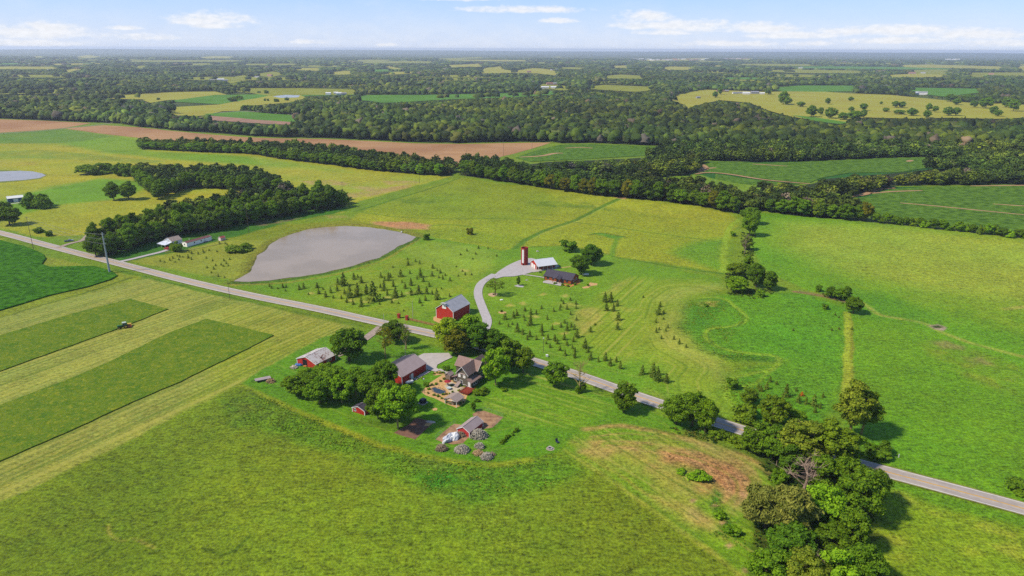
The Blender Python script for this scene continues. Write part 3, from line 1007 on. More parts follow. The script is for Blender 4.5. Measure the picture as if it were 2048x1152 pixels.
col = t.mix(t.ramp(nB, .45, .7, 0, .5), col, C(220, 204, 184))
# resurfaced stretch and patches
pat = t.ramp(t.noise(cmb.outputs[0], 0.5, 2.0, .5), .56, .6, 0, .45)
col = t.mix(pat, col, C(166, 152, 146))
# wheel tracks
wt = t.math('ABSOLUTE', t.math('SUBTRACT', t.math('ABSOLUTE', acr), 0.235))
col = t.mix(t.ramp(wt, .03, .10, .35, 0), col, C(172, 158, 148))
# tar snakes
tar = t.ramp(t.math('ABSOLUTE', t.math('SUBTRACT', nB, .5)), .0, .012, .4, 0)
col = t.mix(t.math('MULTIPLY', tar, t.ramp(nA, .5, .55)), col, C(90, 84, 82))
# edge lines and centre lines, worn
wear = t.ramp(nA, .3, .5, .45, .95)
ed = t.math('ABSOLUTE', t.math('SUBTRACT', t.math('ABSOLUTE', acr), 0.452))
col = t.mix(t.math('MULTIPLY', t.ramp(ed, .016, .022, 1, 0), wear), col, C(250, 246, 236))
ce = t.math('ABSOLUTE', t.math('SUBTRACT', t.math('ABSOLUTE', acr), 0.020))
col = t.mix(t.math('MULTIPLY', t.ramp(ce, .016, .022, 1, 0), wear), col, C(232, 176, 66))
t.l.new(col, b.inputs['Base Color'])
bp = t.new('ShaderNodeBump')
bp.inputs['Distance'].default_value = .02
t.l.new(nA, bp.inputs['Height'])
t.l.new(bp.outputs[0], b.inputs['Normal'])
ribbon("road_shoulder", ROADPX, 8.0, 0.20, mat('shoulder_grit', C(150, 146, 96), .95, .6, .3, .1), smooth=2)
ribbon("road", ROADPX, 6.9, 0.204, rm, smooth=2)

gravel = mat('pale_gravel', C(208, 198, 192), .95, 1.2, .14, .1, bump=.04, dirt=.2)
gravel2 = mat('brown_gravel', C(190, 168, 148), .95, .8, .2, .1, bump=.04, dirt=.35)
conc = mat('concrete', C(212, 200, 188), .9, .5, .08, .2, dirt=.12)
dirtm = mat('bare_earth', C(172, 128, 96), .95, .45, .2, .05, rgb2=C(190, 150, 112), bump=.05)
dirtd = mat('dark_earth', C(146, 108, 88), .95, .6, .18, .05, bump=.05)
mulch = mat('bark_mulch', C(228, 182, 120), .95, 1.6, .22, .05, bump=.05)
paver = mat('patio_stone', C(226, 206, 172), .9, 1.2, .1, .2)

ribbon("farm_driveway", [(958, 692), (964, 672), (973, 652), (975, 640), (968, 624), (961, 606), (956, 592), (956, 580), (961, 568), (972, 559), (990, 549)],
       4.6, .22, gravel)
sheet("gravel_yard", [(984, 553), (1000, 541), (1018, 530), (1038, 521), (1052, 517), (1064, 517), (1078, 520), (1080, 543), (1064, 545), (1046, 550), (1028, 553), (1008, 554), (992, 558)], .224, gravel, jit=.5, step=2)
ribbon("garden_path", [(1046, 549.5), (1066, 552), (1090, 556)], 1.3, .228, conc, smooth=0)
sheet("shop_apron", [(1058, 541), (1078, 537), (1118, 531), (1118, 534), (1080, 543.5), (1066, 545)], .23, conc, jit=0)
sheet("house_terrace", [(1086, 563), (1096, 560.5), (1127, 566), (1121, 572.5), (1104, 569), (1086, 566)], .23, conc, jit=0)
ribbon("shed_driveway", [(762, 654), (744, 668), (722, 684), (700, 698), (672, 712)], 4.2, .212, gravel2)
sheet("garage_pad", [(836, 712.5), (847.5, 707.5), (862, 707), (897.5, 706.5), (905.5, 715), (890, 722), (875, 730), (873, 736), (880, 741), (872, 744), (858, 741), (850, 737), (845, 722)], .22, conc, jit=.1, step=3)
ribbon("house_walk", [(878, 739), (889, 744), (901, 748)], 1.4, .224, conc, smooth=0)
ribbon("garage_walk", [(829, 760), (843, 751), (858, 743)], 1.6, .22, conc, smooth=0)
ribbon("west_driveway", [(116, 497), (128, 491), (145, 486), (165, 482), (176, 470)], 3.2, .208, gravel2)
ribbon("cottage_driveway", [(238, 524), (262, 519), (290, 512), (320, 505), (338, 499)], 3.4, .208, gravel)
ribbon("stony_track", [(330, 505), (370, 502), (420, 492), (450, 486)], 1.2, .2, mat('worn_track', C(172, 168, 96), .95, .6, .2))
ribbon("field_road", [(-120, 268), (0, 268), (70, 263), (140, 256), (207, 249), (240, 243)], 3.4, .25, mat('dusty_road', C(186, 178, 150), .95, .2, .1))
# dirt and mulch areas
sheet("bare_plot", [(788, 865), (816, 850), (832, 836), (869, 843.5), (850, 861), (829, 879.5), (808, 872)], .02, dirtd, jit=.3, step=1.5)
sheet("sandy_spot", [(850, 848), (862, 843), (869, 844), (858, 853), (848, 852)], .026, mulch, jit=.4, step=1)
sheet("pen_yard", [(871, 879), (890, 861), (909, 847), (920, 848.5), (945, 870), (937, 876), (926, 886), (905, 889), (886, 885)], .02, dirtm, jit=.5, step=1.5)
sheet("pen_yard", [(945, 828), (956, 823), (968, 822), (988, 828), (1007, 835), (996, 847), (985, 856), (966, 858), (955, 862), (950, 845)], .02, dirtm, jit=.5, step=1.5)
sheet("worn_spot", [(865, 817), (871, 815), (876, 817), (874, 821), (866, 821)], .02, mulch, jit=.3, step=1)
sheet("mulch_bed", [(843, 784), (850, 776), (861, 765), (885, 749), (896, 747), (905, 752), (918, 770), (932, 775), (934, 791), (931, 803), (922, 811),
                    (913, 816), (903, 812), (890, 807), (868, 796), (850, 790)], .02, mulch, jit=.25, step=1.5)
sheet("mulch_bed", [(866, 750), (868, 744), (874, 741), (884, 744), (893, 746), (883, 749.5), (872, 751)], .02, mulch, jit=.2, step=1)
sheet("patio", [(888, 772), (902, 763), (912, 768), (934, 778), (934, 790), (922, 788), (912, 792), (898, 784)], .04, paver, jit=.1, step=2)
sheet("planting_ring", [(976, 588), (985, 585.5), (995, 586.5), (994, 591), (986, 594), (977, 591)], .02, mat('sandstone_chips', C(222, 184, 140), .95, 1.5, .2), jit=.3, step=1)
sheet("planting_ring", [(1028, 571.5), (1036, 569), (1048, 572), (1046, 574.5), (1036, 574)], .02, gravel, jit=.2, step=1)
sheet("planting_ring", [(996, 624), (1003, 622), (1014, 624), (1010, 628), (1000, 627)], .02, mulch, jit=.4, step=1)
sheet("bare_spot", [(1164, 574.5), (1174, 572), (1180, 565), (1195, 567), (1194, 570), (1182, 572), (1177, 576), (1168, 577)], .02, mulch, jit=.4, step=1)
sheet("mulch_bed", [(1101, 564), (1120, 568), (1141, 574), (1160, 566), (1162, 561), (1157, 558), (1142, 571), (1120, 566)], .02, mat('orange_mulch', C(222, 142, 72), .95, 1.5, .2), jit=.15, step=1.5)
sheet("barn_apron", [(866, 635), (873, 631), (892, 642), (906, 645), (898, 650), (880, 647), (867, 641)], .02, mulch, jit=.2, step=1)
ribbon("mulch_path", [(1112, 536.5), (1130, 534.5), (1142, 533)], 1.0, .02, mulch)
sheet("fire_circle", [(1092, 896), (1100, 891), (1109, 896), (1108, 900), (1100, 902), (1093, 900)], .02, mat('ring_gravel', C(196, 176, 150), .95, 2, .2), jit=.15, step=1)

# water
wm = bpy.data.materials.new("pond_water")
wm.use_nodes = True
t = NT(wm.node_tree)
b = t.n['Principled BSDF']
b.inputs['Roughness'].default_value = .13
b.inputs['Specular IOR Level'].default_value = .45
b.inputs['IOR'].default_value = 1.33
tc = t.new('ShaderNodeTexCoord')
n1 = t.noise(tc.outputs['Object'], .03, 4.0, .6)
t.l.new(t.mix(t.ramp(n1, .4, .6), C(176, 153, 120), C(190, 166, 134)), b.inputs['Base Color'])
n2 = t.noise(tc.outputs['Object'], 1.1, 3.0, .6)
bp = t.new('ShaderNodeBump')
bp.inputs['Strength'].default_value = .35
bp.inputs['Distance'].default_value = .08
t.l.new(n2, bp.inputs['Height'])
t.l.new(bp.outputs[0], b.inputs['Normal'])
sheet("pond", POND, .06, wm, step=3, jit=1.2)
sheet("pond", [(-60, 346), (0, 343), (40, 341.5), (66, 343), (85, 347), (92, 351), (80, 356), (50, 360), (0, 363), (-60, 364)], .06, wm, step=4, jit=1)
sheet("pond", [(545, 193), (570, 190), (600, 191), (596, 195), (560, 196)], .5, wm, step=20, jit=2)
wg = mat('garden_water', C(44, 62, 70), .08, 2, .2, .5)
sheet("garden_pond", [(865, 777), (870, 775.5), (878, 778), (892, 783), (888, 787), (877, 788), (868, 784)], .06, wg, step=1, jit=.2)

# crops: standing stands with real height
soy = mat('bean_leaves', C(48, 108, 24), .95, .35, .32, .04, rgb2=C(66, 126, 32), bump=.3)


def crop(name, pts, th, m_, label, hgt=.7, jit=.5, step=3, z=.005, label_kind='structure'):
    return sheet(name, pts, z, m_, th=hgt, jit=jit, step=step, label=label, kind=label_kind)


crop("bean_field", [(-420, 405), (-180, 446), (0, 482), (50, 494), (84, 508), (92, 517), (84, 530), (100, 536), (150, 534), (190, 534), (222, 543), (236, 552), (222, 560), (178, 574), (100, 592), (0, 622), (-400, 735)], 0, soy, None)
CROPS = []
soyr = mat('bean_rows', C(74, 120, 56), .95, .16, .26, .04, rgb2=C(94, 138, 64), bump=.2)
for q in [[(1410, 324), (1420, 322.5), (1530, 327), (1660, 322), (1760, 317), (1850, 315.5), (1936, 320), (1940, 330), (1850, 337), (1800, 345), (1700, 346), (1640, 357), (1620, 366), (1560, 362), (1500, 353), (1440, 346), (1400, 346)],
          [(1430, 349), (1500, 359), (1560, 366), (1600, 369), (1560, 373), (1480, 368), (1430, 358)],
          [(1120, 290), (1180, 288.5), (1324, 294), (1318, 304), (1290, 312), (1180, 318), (1060, 324), (1030, 316), (1075, 301)],
          [(1170, 352), (1222, 351), (1222, 361), (1172, 358)],
          [(1740, 386.5), (1790, 379), (1850, 375), (2048, 372), (2500, 370), (2500, 520), (2048, 470), (1860, 448), (1740, 430), (1680, 406), (1700, 400), (1750, 392)]]:
    CROPS.append(q)
    crop("bean_field", q, 0, soyr, None, hgt=.5, jit=1.0, step=8, z=.01)
tanm = mat('washed_soil', C(196, 156, 112), .95, .1, .15, .05)
for ln, wd in [([(1390, 349), (1415, 345), (1460, 349), (1500, 356), (1540, 362), (1620, 368.5)], 5), ([(1405, 330), (1412, 338), (1396, 345)], 9), ([(1412, 338), (1432, 336)], 5),
               ([(1650, 401), (1700, 394), (1735, 389), (1752, 379), (1790, 377)], 6), ([(1740, 388), (1780, 384), (1845, 382)], 4),
               ([(1800, 407), (1850, 411), (1940, 420), (2060, 432)], 3.5), ([(1985, 409), (2060, 414)], 3), ([(1040, 315), (1085, 313), (1108, 307), (1126, 307)], 7), ([(1130, 297), (1160, 295), (1185, 297)], 5),
               ([(1505, 329), (1575, 333)], 4), ([(1815, 324), (1824, 321)], 6), ([(1940, 373), (2100, 371)], 4)]:
    ribbon("soil_streak", ln, lambda q, wd=wd: wd * (.35 + .65 * math.sin(math.pi * (q * .9 + .05))), .56, tanm, smooth=3)

plow = bpy.data.materials.new("ploughed_soil")
plow.use_nodes = True
t = NT(plow.node_tree)
b = t.n['Principled BSDF']
b.inputs['Roughness'].default_value = .95
b.inputs['Specular IOR Level'].default_value = .05
tc = t.new('ShaderNodeTexCoord')
mp = t.new('ShaderNodeMapping')
mp.inputs['Rotation'].default_value = (0, 0, math.radians(12))
mp.inputs['Scale'].default_value = (.012, .16, 1)
t.l.new(tc.outputs['Object'], mp.inputs[0])
n1 = t.noise(mp.outputs[0], 1.0, 4.0, .6)
n2 = t.noise(tc.outputs['Object'], .008, 4.0, .6)
col = t.mix(t.ramp(n2, .35, .65), C(184, 136, 94), C(208, 162, 112))
col = t.mix(t.ramp(n1, .3, .7, .35, 0), col, C(164, 118, 84))
t.l.new(col, b.inputs['Base Color'])
sheet("ploughed_field", [(-500, 236), (-60, 237), (0, 238.5), (100, 242), (183, 246.5), (130, 256), (60, 262), (-60, 269), (-500, 285)], .12, plow, step=12, jit=2)
sheet("ploughed_field", [(130, 257), (207, 250.5), (275, 254.5), (375, 265), (482, 274), (552, 277), (640, 278), (737, 282), (832, 287), (920, 288), (1103, 285), (1070, 296), (1030, 307), (985, 318), (940, 325), (912, 334), (905, 343), (893, 345),
                    (860, 336), (800, 322), (740, 310), (640, 300), (560, 294), (430, 291), (320, 283), (275, 275.5), (200, 267)], .12, plow, step=10, jit=2)

# standing strips in the hay field: real height, so their edges cast shade
hay_tall = bpy.data.materials.new("standing_hay")
hay_tall.use_nodes = True
t = NT(hay_tall.node_tree)
b = t.n['Principled BSDF']
b.inputs['Roughness'].default_value = .95
b.inputs['Specular IOR Level'].default_value = .1
tc = t.new('ShaderNodeTexCoord')
n1 = t.noise(tc.outputs['Object'], .12, 6.0, .65)
n2 = t.noise(tc.outputs['Object'], 1.2, 5.0, .7)
n3 = t.noise(tc.outputs['Object'], .5, 5.0, .7)
col = t.mix(t.ramp(n1, .3, .7), C(90, 140, 34), C(124, 160, 46))
col = t.mix(t.ramp(n2, .35, .62, .7, 0), col, C(66, 108, 28))
col = t.mix(t.ramp(t.noise(tc.outputs['Object'], .22, 6.0, .75), .45, .6, 0, .6), col, C(122, 150, 46))
col = t.mix(t.ramp(n3, .52, .68, 0, .85), col, C(154, 172, 66))
t.l.new(col, b.inputs['Base Color'])
bp = t.new('ShaderNodeBump')
bp.inputs['Distance'].default_value = .4
t.l.new(n2, bp.inputs['Height'])
t.l.new(bp.outputs[0], b.inputs['Normal'])
sheet("standing_hay", [(-260, 748), (0, 672), (150, 627), (262, 599), (285, 606), (336, 619), (235, 659), (120, 700), (0, 743), (-260, 842)], .01, hay_tall, th=.42, step=1.6, jit=.5)
sheet("standing_hay", [(-260, 905), (0, 812), (150, 755), (225, 722), (337, 667), (412, 639), (440, 645), (510, 662), (548, 671), (512, 690), (355, 767), (250, 812), (175, 847), (100, 880), (0, 924), (-260, 1048)], .01, hay_tall, th=.42, step=1.6, jit=.5)

# ------------------------------------------------------------------ far fields
fy = mat('dry_pasture', C(192, 178, 84), .95, .012, .14, .05, rgb2=C(176, 172, 78), dirt=.25)
fg = mat('green_field', C(92, 150, 66), .95, .012, .12, .05)
fp = mat('pale_green_field', C(142, 160, 76), .95, .012, .12, .05)
FF = [
    (fy, [(45, 200), (110, 195), (250, 190), (350, 184), (430, 183), (455, 190), (430, 199), (340, 200), (300, 206), (285, 199), (165, 197), (75, 204)]),
    (fg, [(330, 203), (430, 190), (512, 189), (560, 179), (600, 180), (700, 181), (710, 190), (620, 192), (520, 202), (445, 209)]),
    (fy, [(320, 216), (440, 209), (490, 200), (512, 197), (545, 190), (600, 190), (614, 196), (580, 205), (480, 214), (480, 222), (445, 223), (400, 232), (355, 232)]),
    (fg, [(405, 228), (430, 227), (475, 222.5), (512, 225), (550, 228), (642, 233), (610, 242), (570, 245), (512, 240), (440, 234)]),
    (mat('brown_field', C(176, 132, 100), .95, .05, .15), [(395, 236), (410, 231), (450, 234), (512, 240), (592, 245), (590, 250), (540, 249), (430, 241), (400, 239)]),
    (fg, [(690, 199), (735, 190), (850, 190), (1024, 186), (1132, 181), (1131, 184), (1100, 190), (1024, 195), (900, 199), (800, 205), (762, 206), (740, 202), (700, 200)]),
    (fp, [(440, 178), (512, 176.5), (600, 176.5), (705, 179), (722, 188), (690, 190), (600, 190), (540, 192)]),
    (fy, [(580, 137), (640, 135.5), (645, 142), (600, 141)]), (fy, [(640, 147), (697, 140.5), (707, 147), (690, 150), (650, 149)]),
    (fy, [(763, 132), (780, 132), (808, 139), (785, 138.5)]), (fy, [(893, 130.5), (962, 127), (964, 134), (900, 135)]),
    (fy, [(970, 136), (1005, 132), (1008, 139), (1034, 143), (1024, 146), (958, 147)]),
    (fy, [(1026, 142), (1066, 136), (1095, 138), (1121, 145), (1109, 151), (1074, 147), (1030, 146)]),
    (fp, [(1071, 167), (1106, 169), (1152, 175), (1129, 182), (1080, 176)]),
    (fy, [(1316, 135.5), (1340, 133), (1398, 134), (1378, 140), (1334, 140)]), (fy, [(1219, 132), (1256, 130.5), (1256, 136.5), (1224, 136)]),
    (fp, [(1156, 177), (1207, 170), (1311, 174), (1300, 182), (1270, 184), (1200, 180)]), (fp, [(1208, 151.5), (1240, 149), (1294, 152), (1284, 158), (1210, 157)]),
    (fy, [(1334, 197), (1374, 185), (1410, 179.5), (1450, 181), (1536, 184), (1620, 182), (1700, 187), (1780, 190), (1850, 197), (1960, 208), (2010, 207), (2048, 210), (2300, 216),
          (2300, 236), (2048, 236), (1990, 238.5), (1900, 236), (1830, 238), (1740, 236), (1700, 238), (1690, 247), (1640, 243), (1583, 234), (1536, 222), (1500, 206), (1440, 201), (1405, 208), (1379, 217), (1362, 222), (1372, 211), (1350, 204)]),
    (fg, [(1540, 176), (1600, 171), (1708, 171.5), (1712, 183), (1640, 184), (1560, 183)]), (fg, [(1800, 174), (1840, 176), (1968, 177.5), (1962, 185), (1890, 194), (1840, 188)]),
    (fg, [(1583, 231), (1620, 234), (1700, 246), (1680, 249), (1630, 243)]),
    (fy, [(1798, 130), (1860, 129), (2003, 133), (2008, 139.5), (1940, 137), (1812, 135)]), (fy, [(1776, 150), (1850, 146.5), (1897, 149), (1880, 155), (1780, 155)]),
    (fp, [(1808, 142), (1890, 137), (1902, 142), (1885, 150), (1820, 147)]), (fp, [(1933, 146), (1968, 146), (1968, 155), (1945, 154)]), (fy, [(2028, 134), (2048, 131), (2090, 138), (2040, 141)]),
    (fg, [(1424, 263), (1474, 257), (1472, 265), (1440, 268)]), (fg, [(2008, 286), (2100, 286), (2100, 300), (2035, 298)]),
    (mat('brown_field', C(176, 132, 100)), [(793, 251), (850, 251), (848, 258.5), (812, 259)]), (mat('brown_field', C(176, 132, 100)), [(880, 256), (902, 257), (897, 263)]),
    (fy, [(124, 142), (165, 134), (168, 138), (135, 146)]), (fp, [(262, 134), (290, 130), (295, 136), (272, 138)]), (fy, [(395, 115), (430, 112), (466, 113), (462, 117), (410, 117.5)]), (fy, [(145, 115), (175, 110), (205, 114), (180, 117)]),
    (fy, [(67, 113), (90, 112.5), (88, 116), (66, 115.5)]), (fp, [(440, 158), (490, 150), (500, 160), (460, 168)]), (fp, [(500, 150), (545, 143), (575, 148), (540, 155)]),
    (fy, [(1260, 120), (1410, 116), (1412, 121), (1300, 123)]), (fy, [(1450, 118), (1505, 117), (1500, 121)]), (fp, [(1100, 114), (1120, 113), (1122, 116)]), (fy, [(1895, 120), (1915, 118.5), (1918, 121.5)]),
    (fp, [(1580, 140), (1606, 134), (1604, 141), (1590, 144)]), (fp, [(860, 118), (960, 114), (970, 117), (900, 120)]), (fp, [(1040, 205), (1063, 203), (1066, 208)]),
]
FFW = [q for _, q in FF] + CROPS
# smaller clearings and paddocks scattered through the farther woods
rc = random.Random(21)
for i in range(170):
    D = 1900 + 6500 * rc.random() ** 1.2
    cx = rc.uniform(-.74, .74) * D
    wL, wD = rc.uniform(90, 460) * (D / 3000) ** .6, rc.uniform(90, 220) * (D / 3000) ** 1.45
    pts_ = []
    for k in range(9):
        a = 2 * math.pi * k / 9
        rr_ = rc.uniform(.75, 1.15)
        pts_.append((cx + wL * math.cos(a) * rr_, D + wD * math.sin(a) * rr_))
    pa = np.array(pts_)
    qx, qy = projn(pa[:, 0], pa[:, 1], np.zeros(len(pa)))
    q = list(zip(qx, qy))
    if any(in_poly(qx, qy, f_).any() for f_ in FFW) or qy.max() > 196:
        continue
    FF.append((rc.choice([fp, fp, fy, fg, fp]), q))
    FFW.append(q)
for mm, q in FF:
    FZ = .35 + .02 * FF.index((mm, q))
    sheet("field", q, FZ, mm, step=30, jit=4)
ribbon("country_road", [(430, 226.5), (480, 222.5), (512, 224), (560, 228), (640, 233)], 5, .6, mat('dusty_road', C(186, 178, 150)))
ribbon("country_road", [(1536, 183.5), (1620, 186), (1700, 189), (1790, 194), (1797, 188)], 5, .6, mat('dusty_road', C(186, 178, 150)))

# ------------------------------------------------------------------ foliage
def leaf_material(name, base, hi, trans=.25, attr=None, rough=.75, spec=.08, var=.5):
    mt = bpy.data.materials.new(name)
    mt.use_nodes = True
    t = NT(mt.node_tree)
    t.n.clear()
    out = t.new('ShaderNodeOutputMaterial')
    pb = t.new('ShaderNodeBsdfPrincipled')
    pb.inputs['Roughness'].default_value = rough
    pb.inputs['Specular IOR Level'].default_value = spec
    tr = t.new('ShaderNodeBsdfTranslucent')
    mx = t.new('ShaderNodeMixShader')
    mx.inputs[0].default_value = trans
    geo = t.new('ShaderNodeNewGeometry')
    tc = t.new('ShaderNodeTexCoord')
    n1 = t.noise(tc.outputs['Object'], .45, 3.0, .6)
    isl = geo.outputs['Random Per Island']
    f = t.math('ADD', t.math('MULTIPLY', isl, .6), t.math('MULTIPLY', t.ramp(n1, .3, .7), .4))
    col = t.mix(f, base, hi)
    if attr:
        a = t.attr(attr, 'c')
        col = t.mix(1.0, col, a, 'MULTIPLY')
    else:
        oi = t.new('ShaderNodeObjectInfo')
        col = t.mix(1.0, col, oi.outputs['Color'], 'MULTIPLY')
    t.l.new(col, pb.inputs['Base Color'])
    t.l.new(t.mix(.5, col, C(150, 190, 40)), tr.inputs[0])
    t.l.new(pb.outputs[0], mx.inputs[1])
    t.l.new(tr.outputs[0], mx.inputs[2])
    t.l.new(mx.outputs[0], out.inputs[0])
    return mt


LEAF = leaf_material('broad_leaves', C(82, 130, 40), C(168, 210, 78), trans=.42)
LEAFW = leaf_material('willow_leaves', C(92, 118, 66), C(172, 190, 128), trans=.25)
NEEDLE = leaf_material('needles', C(72, 110, 50), C(138, 166, 84), trans=.25)
DEADM = mat('grey_dead_wood', C(168, 142, 120), .9, 2, .2)
BARK = mat('bark', C(120, 104, 84), .95, 1.5, .3, .1)
BARKP = mat('pale_bark', C(176, 156, 124), .95, 1.5, .2, .1)


def cards(cen, nrm, size, rs, asp=1.0):
    """leaf-clump quads at cen with normals nrm"""
    n = len(cen)
    up = rs.normal(size=(n, 3))
    nrm = nrm / np.maximum(1e-6, np.linalg.norm(nrm, axis=1))[:, None]
    a = np.cross(nrm, up)
    a /= np.maximum(1e-6, np.linalg.norm(a, axis=1))[:, None]
    b_ = np.cross(nrm, a)
    s = (size * rs.uniform(.6, 1.3, n))[:, None]
    a = a * s
    b_ = b_ * s * asp
    V = np.stack([cen - a * .9 - b_ * .4, cen + a * .5 - b_ * .9, cen + a * .9 + b_ * .5, cen - a * .4 + b_ * .9], 1)
    return V.reshape(-1, 3)


def crown_points(rs, env, npuff, pr, ncard, jit=.55, under=.35):
    """env(rs)-> puff centre in the crown; returns card centres and outward normals"""
    pc = np.array([env(rs) for _ in range(npuff)])
    prr = rs.uniform(pr[0], pr[1], npuff)
    wgt = prr ** 2
    wgt /= wgt.sum()
    k = rs.choice(npuff, int(ncard * 1.8), p=wgt)
    d = rs.normal(size=(len(k), 3))
    d /= np.linalg.norm(d, axis=1)[:, None]
    sq = rs.uniform(.7, 1.25, (npuff, 3)) * np.array([1.1, 1.1, .8])
    c = pc[k] + d * sq[k] * (prr[k] * np.clip(rs.normal(.92, .17, len(k)), .45, 1.5))[:, None]
    # drop cards buried inside other puffs
    keep = np.ones(len(k), bool)
    for i in range(npuff):
        q = np.linalg.norm(c - pc[i], axis=1) < prr[i] * .6
        keep &= ~(q)
    keep &= (d[:, 2] > -.6) | (rs.uniform(size=len(k)) < under)
    c, d = c[keep][:ncard], d[keep][:ncard]
    n = d + rs.normal(size=d.shape) * jit * .6 + np.array([0, 0, .25])
    return c, n


def ell_env(rx, rz, zc, low=-.6, flat=1.0, shell=.55):
    def f(rs):
        while True:
            p = rs.uniform(-1, 1, 3)
            L = np.linalg.norm(p)
            if shell < L < 1 and p[2] > low:
                return np.array([p[0] * rx, p[1] * rx, zc + p[2] * rz * flat])
    return f


def limbs(mb, rs, h, r, spread, n=6, z0=.25, droop=0, sub=2, top=.85):
    """tapered trunk with limbs"""
    kn = [Vector((0, 0, -.1))]
    for i in range(1, 5):
        kn.append(Vector((rs.normal() * h * .012, rs.normal() * h * .012, h * top * i / 4)))
    mb.path(kn, r, r * .3, 7)
    for i in range(n):
        z = h * (z0 + (top - z0) * i / n)
        a = i * 2.4 + rs.uniform(-.4, .4)
        L = spread * (1.0 - .45 * i / n) * rs.uniform(.75, 1.1)
        p0 = Vector((0, 0, z))
        p1 = Vector((math.cos(a) * L * .5, math.sin(a) * L * .5, z + L * .38))
        p2 = Vector((math.cos(a + .2) * L, math.sin(a + .2) * L, z + L * (.72 - droop)))
        rr = r * .42 * (1 - .5 * i / n)
        mb.path([p0, p1, p2], rr, rr * .25, 5)
        for j in range(sub):
            b0 = p0.lerp(p1, .6) if j % 2 else p1
            aa = a + rs.uniform(-1.1, 1.1)
            mb.path([b0, b0 + Vector((math.cos(aa) * L * .35, math.sin(aa) * L * .35, L * rs.uniform(.15, .45)))], rr * .4, rr * .12, 4)


def crown_obj(nm, seed, h, rx, cz, rz, npuff, pr, ncard, size, low=-.6, material=LEAF, jit=.55, under=.35, asp=1.0, shell=.55, tilt=None):
    rs = np.random.RandomState(seed)
    c, n = crown_points(rs, ell_env(rx, rz, cz, low, shell=shell), npuff, pr, ncard, jit, under)
    if tilt is not None:
        n = n * .4 + np.array(tilt)
    V = cards(c, n, size, rs, asp)
    F = np.arange(len(V)).reshape(-1, 4)
    me = raw_mesh(nm, V, F)
    me.materials.append(material)
    return me


def trunk_mesh(seed, h, r, spread, n=6, z0=.25, material=BARK, **kw):
    mb = MB()
    limbs(mb, np.random.RandomState(seed), h, r, spread, n, z0, **kw)
    me = bpy.data.meshes.new('trunk')
    me.from_pydata(mb.v, [], mb.f)
    me.materials.append(material)
    return me


# prototypes of unit-ish size: (crown mesh, trunk mesh, height, crown radius)
KIND = {}
ca_ = dict(size=.42)
KIND['oak'] = [(crown_obj('crown', s, 15, 5.3, 8.6, 5.9, 62, (.8, 1.9), 7600, .34, low=-.95, jit=.8), trunk_mesh(s, 15, .42, 5.0), 15.0, 6.8) for s in (1, 2, 3)]
KIND['grove'] = [(crown_obj('crown', s, 16, 4.0, 9.0, 6.6, 54, (.8, 1.7), 6200, .36, low=-.98, jit=.8), trunk_mesh(s, 16, .34, 3.6), 16.0, 5.4) for s in (11, 12, 13, 14)]
KIND['walnut'] = [(crown_obj('crown', s, 13, 5.4, 7.6, 4.6, 74, (.7, 1.5), 9000, .30, low=-.85, jit=.9), trunk_mesh(s, 13, .3, 4.8, material=BARKP), 13.0, 6.4) for s in (21, 22, 23)]
KIND['willow'] = [(crown_obj('crown', s, 14, 5.5, 7.5, 5.2, 44, (1.0, 1.9), 9500, .26, asp=3.2, jit=1.3, material=LEAFW), trunk_mesh(s, 14, .4, 5.0), 14.0, 7.0) for s in (31,)]
KIND['thin'] = [(crown_obj('crown', s, 13, 3.0, 8.2, 4.4, 40, (.5, 1.0), 800, .24, shell=.2), trunk_mesh(s, 13, .24, 3.4, n=11, sub=4, material=BARKP), 13.0, 3.8) for s in (41, 42)]
KIND['rugged'] = [(crown_obj('crown', s, 20, 5.0, 12.0, 7.6, 66, (.7, 1.7), 8000, .34, jit=.9, shell=.3, low=-.9), trunk_mesh(s, 20, .5, 5.4, n=9, sub=3, material=BARKP), 20.0, 6.5) for s in (51, 52)]
KIND['bush'] = [(crown_obj('crown', s, 4, 1.7, 1.7, 1.6, 14, (.5, 1.0), 1700, .24, low=-.9), trunk_mesh(s, 3, .1, 1.2, n=4, z0=.1), 4.0, 2.4) for s in (61, 62)]


def conifer(seed, h=8.0):
    rs = np.random.RandomState(seed)
    cs, ns = [], []
    nt = 10
    lean = rs.normal(size=2) * .15
    for i in range(nt):
        f = (i + .3) / nt
        z = h * (.08 + .9 * f)
        r = h * .28 * min(1.0, (1 - f) * 1.25) ** .7 * rs.uniform(.6, 1.2) + .12
        k = int(9 + 34 * (1 - f))
        a = rs.uniform(0, 2 * math.pi, k)
        rr = r * np.sqrt(rs.uniform(.1, 1, k)) * (1 + .35 * np.sin(a * 3 + rs.uniform(0, 6)))
        cs.append(np.stack([np.cos(a) * rr + lean[0] * f, np.sin(a) * rr + lean[1] * f, z - rr * .18 + rs.normal(size=k) * h * .045], 1))
        ns.append(np.stack([np.cos(a) * .9, np.sin(a) * .9, np.full(k, .7)], 1) + rs.normal(size=(k, 3)) * .35)
    c, n = np.concatenate(cs), np.concatenate(ns)
    V = cards(c, n, .46, rs, .8)
    me = raw_mesh('crown', V, np.arange(len(V)).reshape(-1, 4))
    me.materials.append(NEEDLE)
    mb = MB().tube((0, 0, -.1), (0, 0, h * .9), .13, .03, 6)
    tm = bpy.data.meshes.new('trunk')
    tm.from_pydata(mb.v, [], mb.f)
    tm.materials.append(BARK)
    return me, tm, h, h * .26


KIND['pine'] = [conifer(s) for s in (71, 72, 73, 74)]


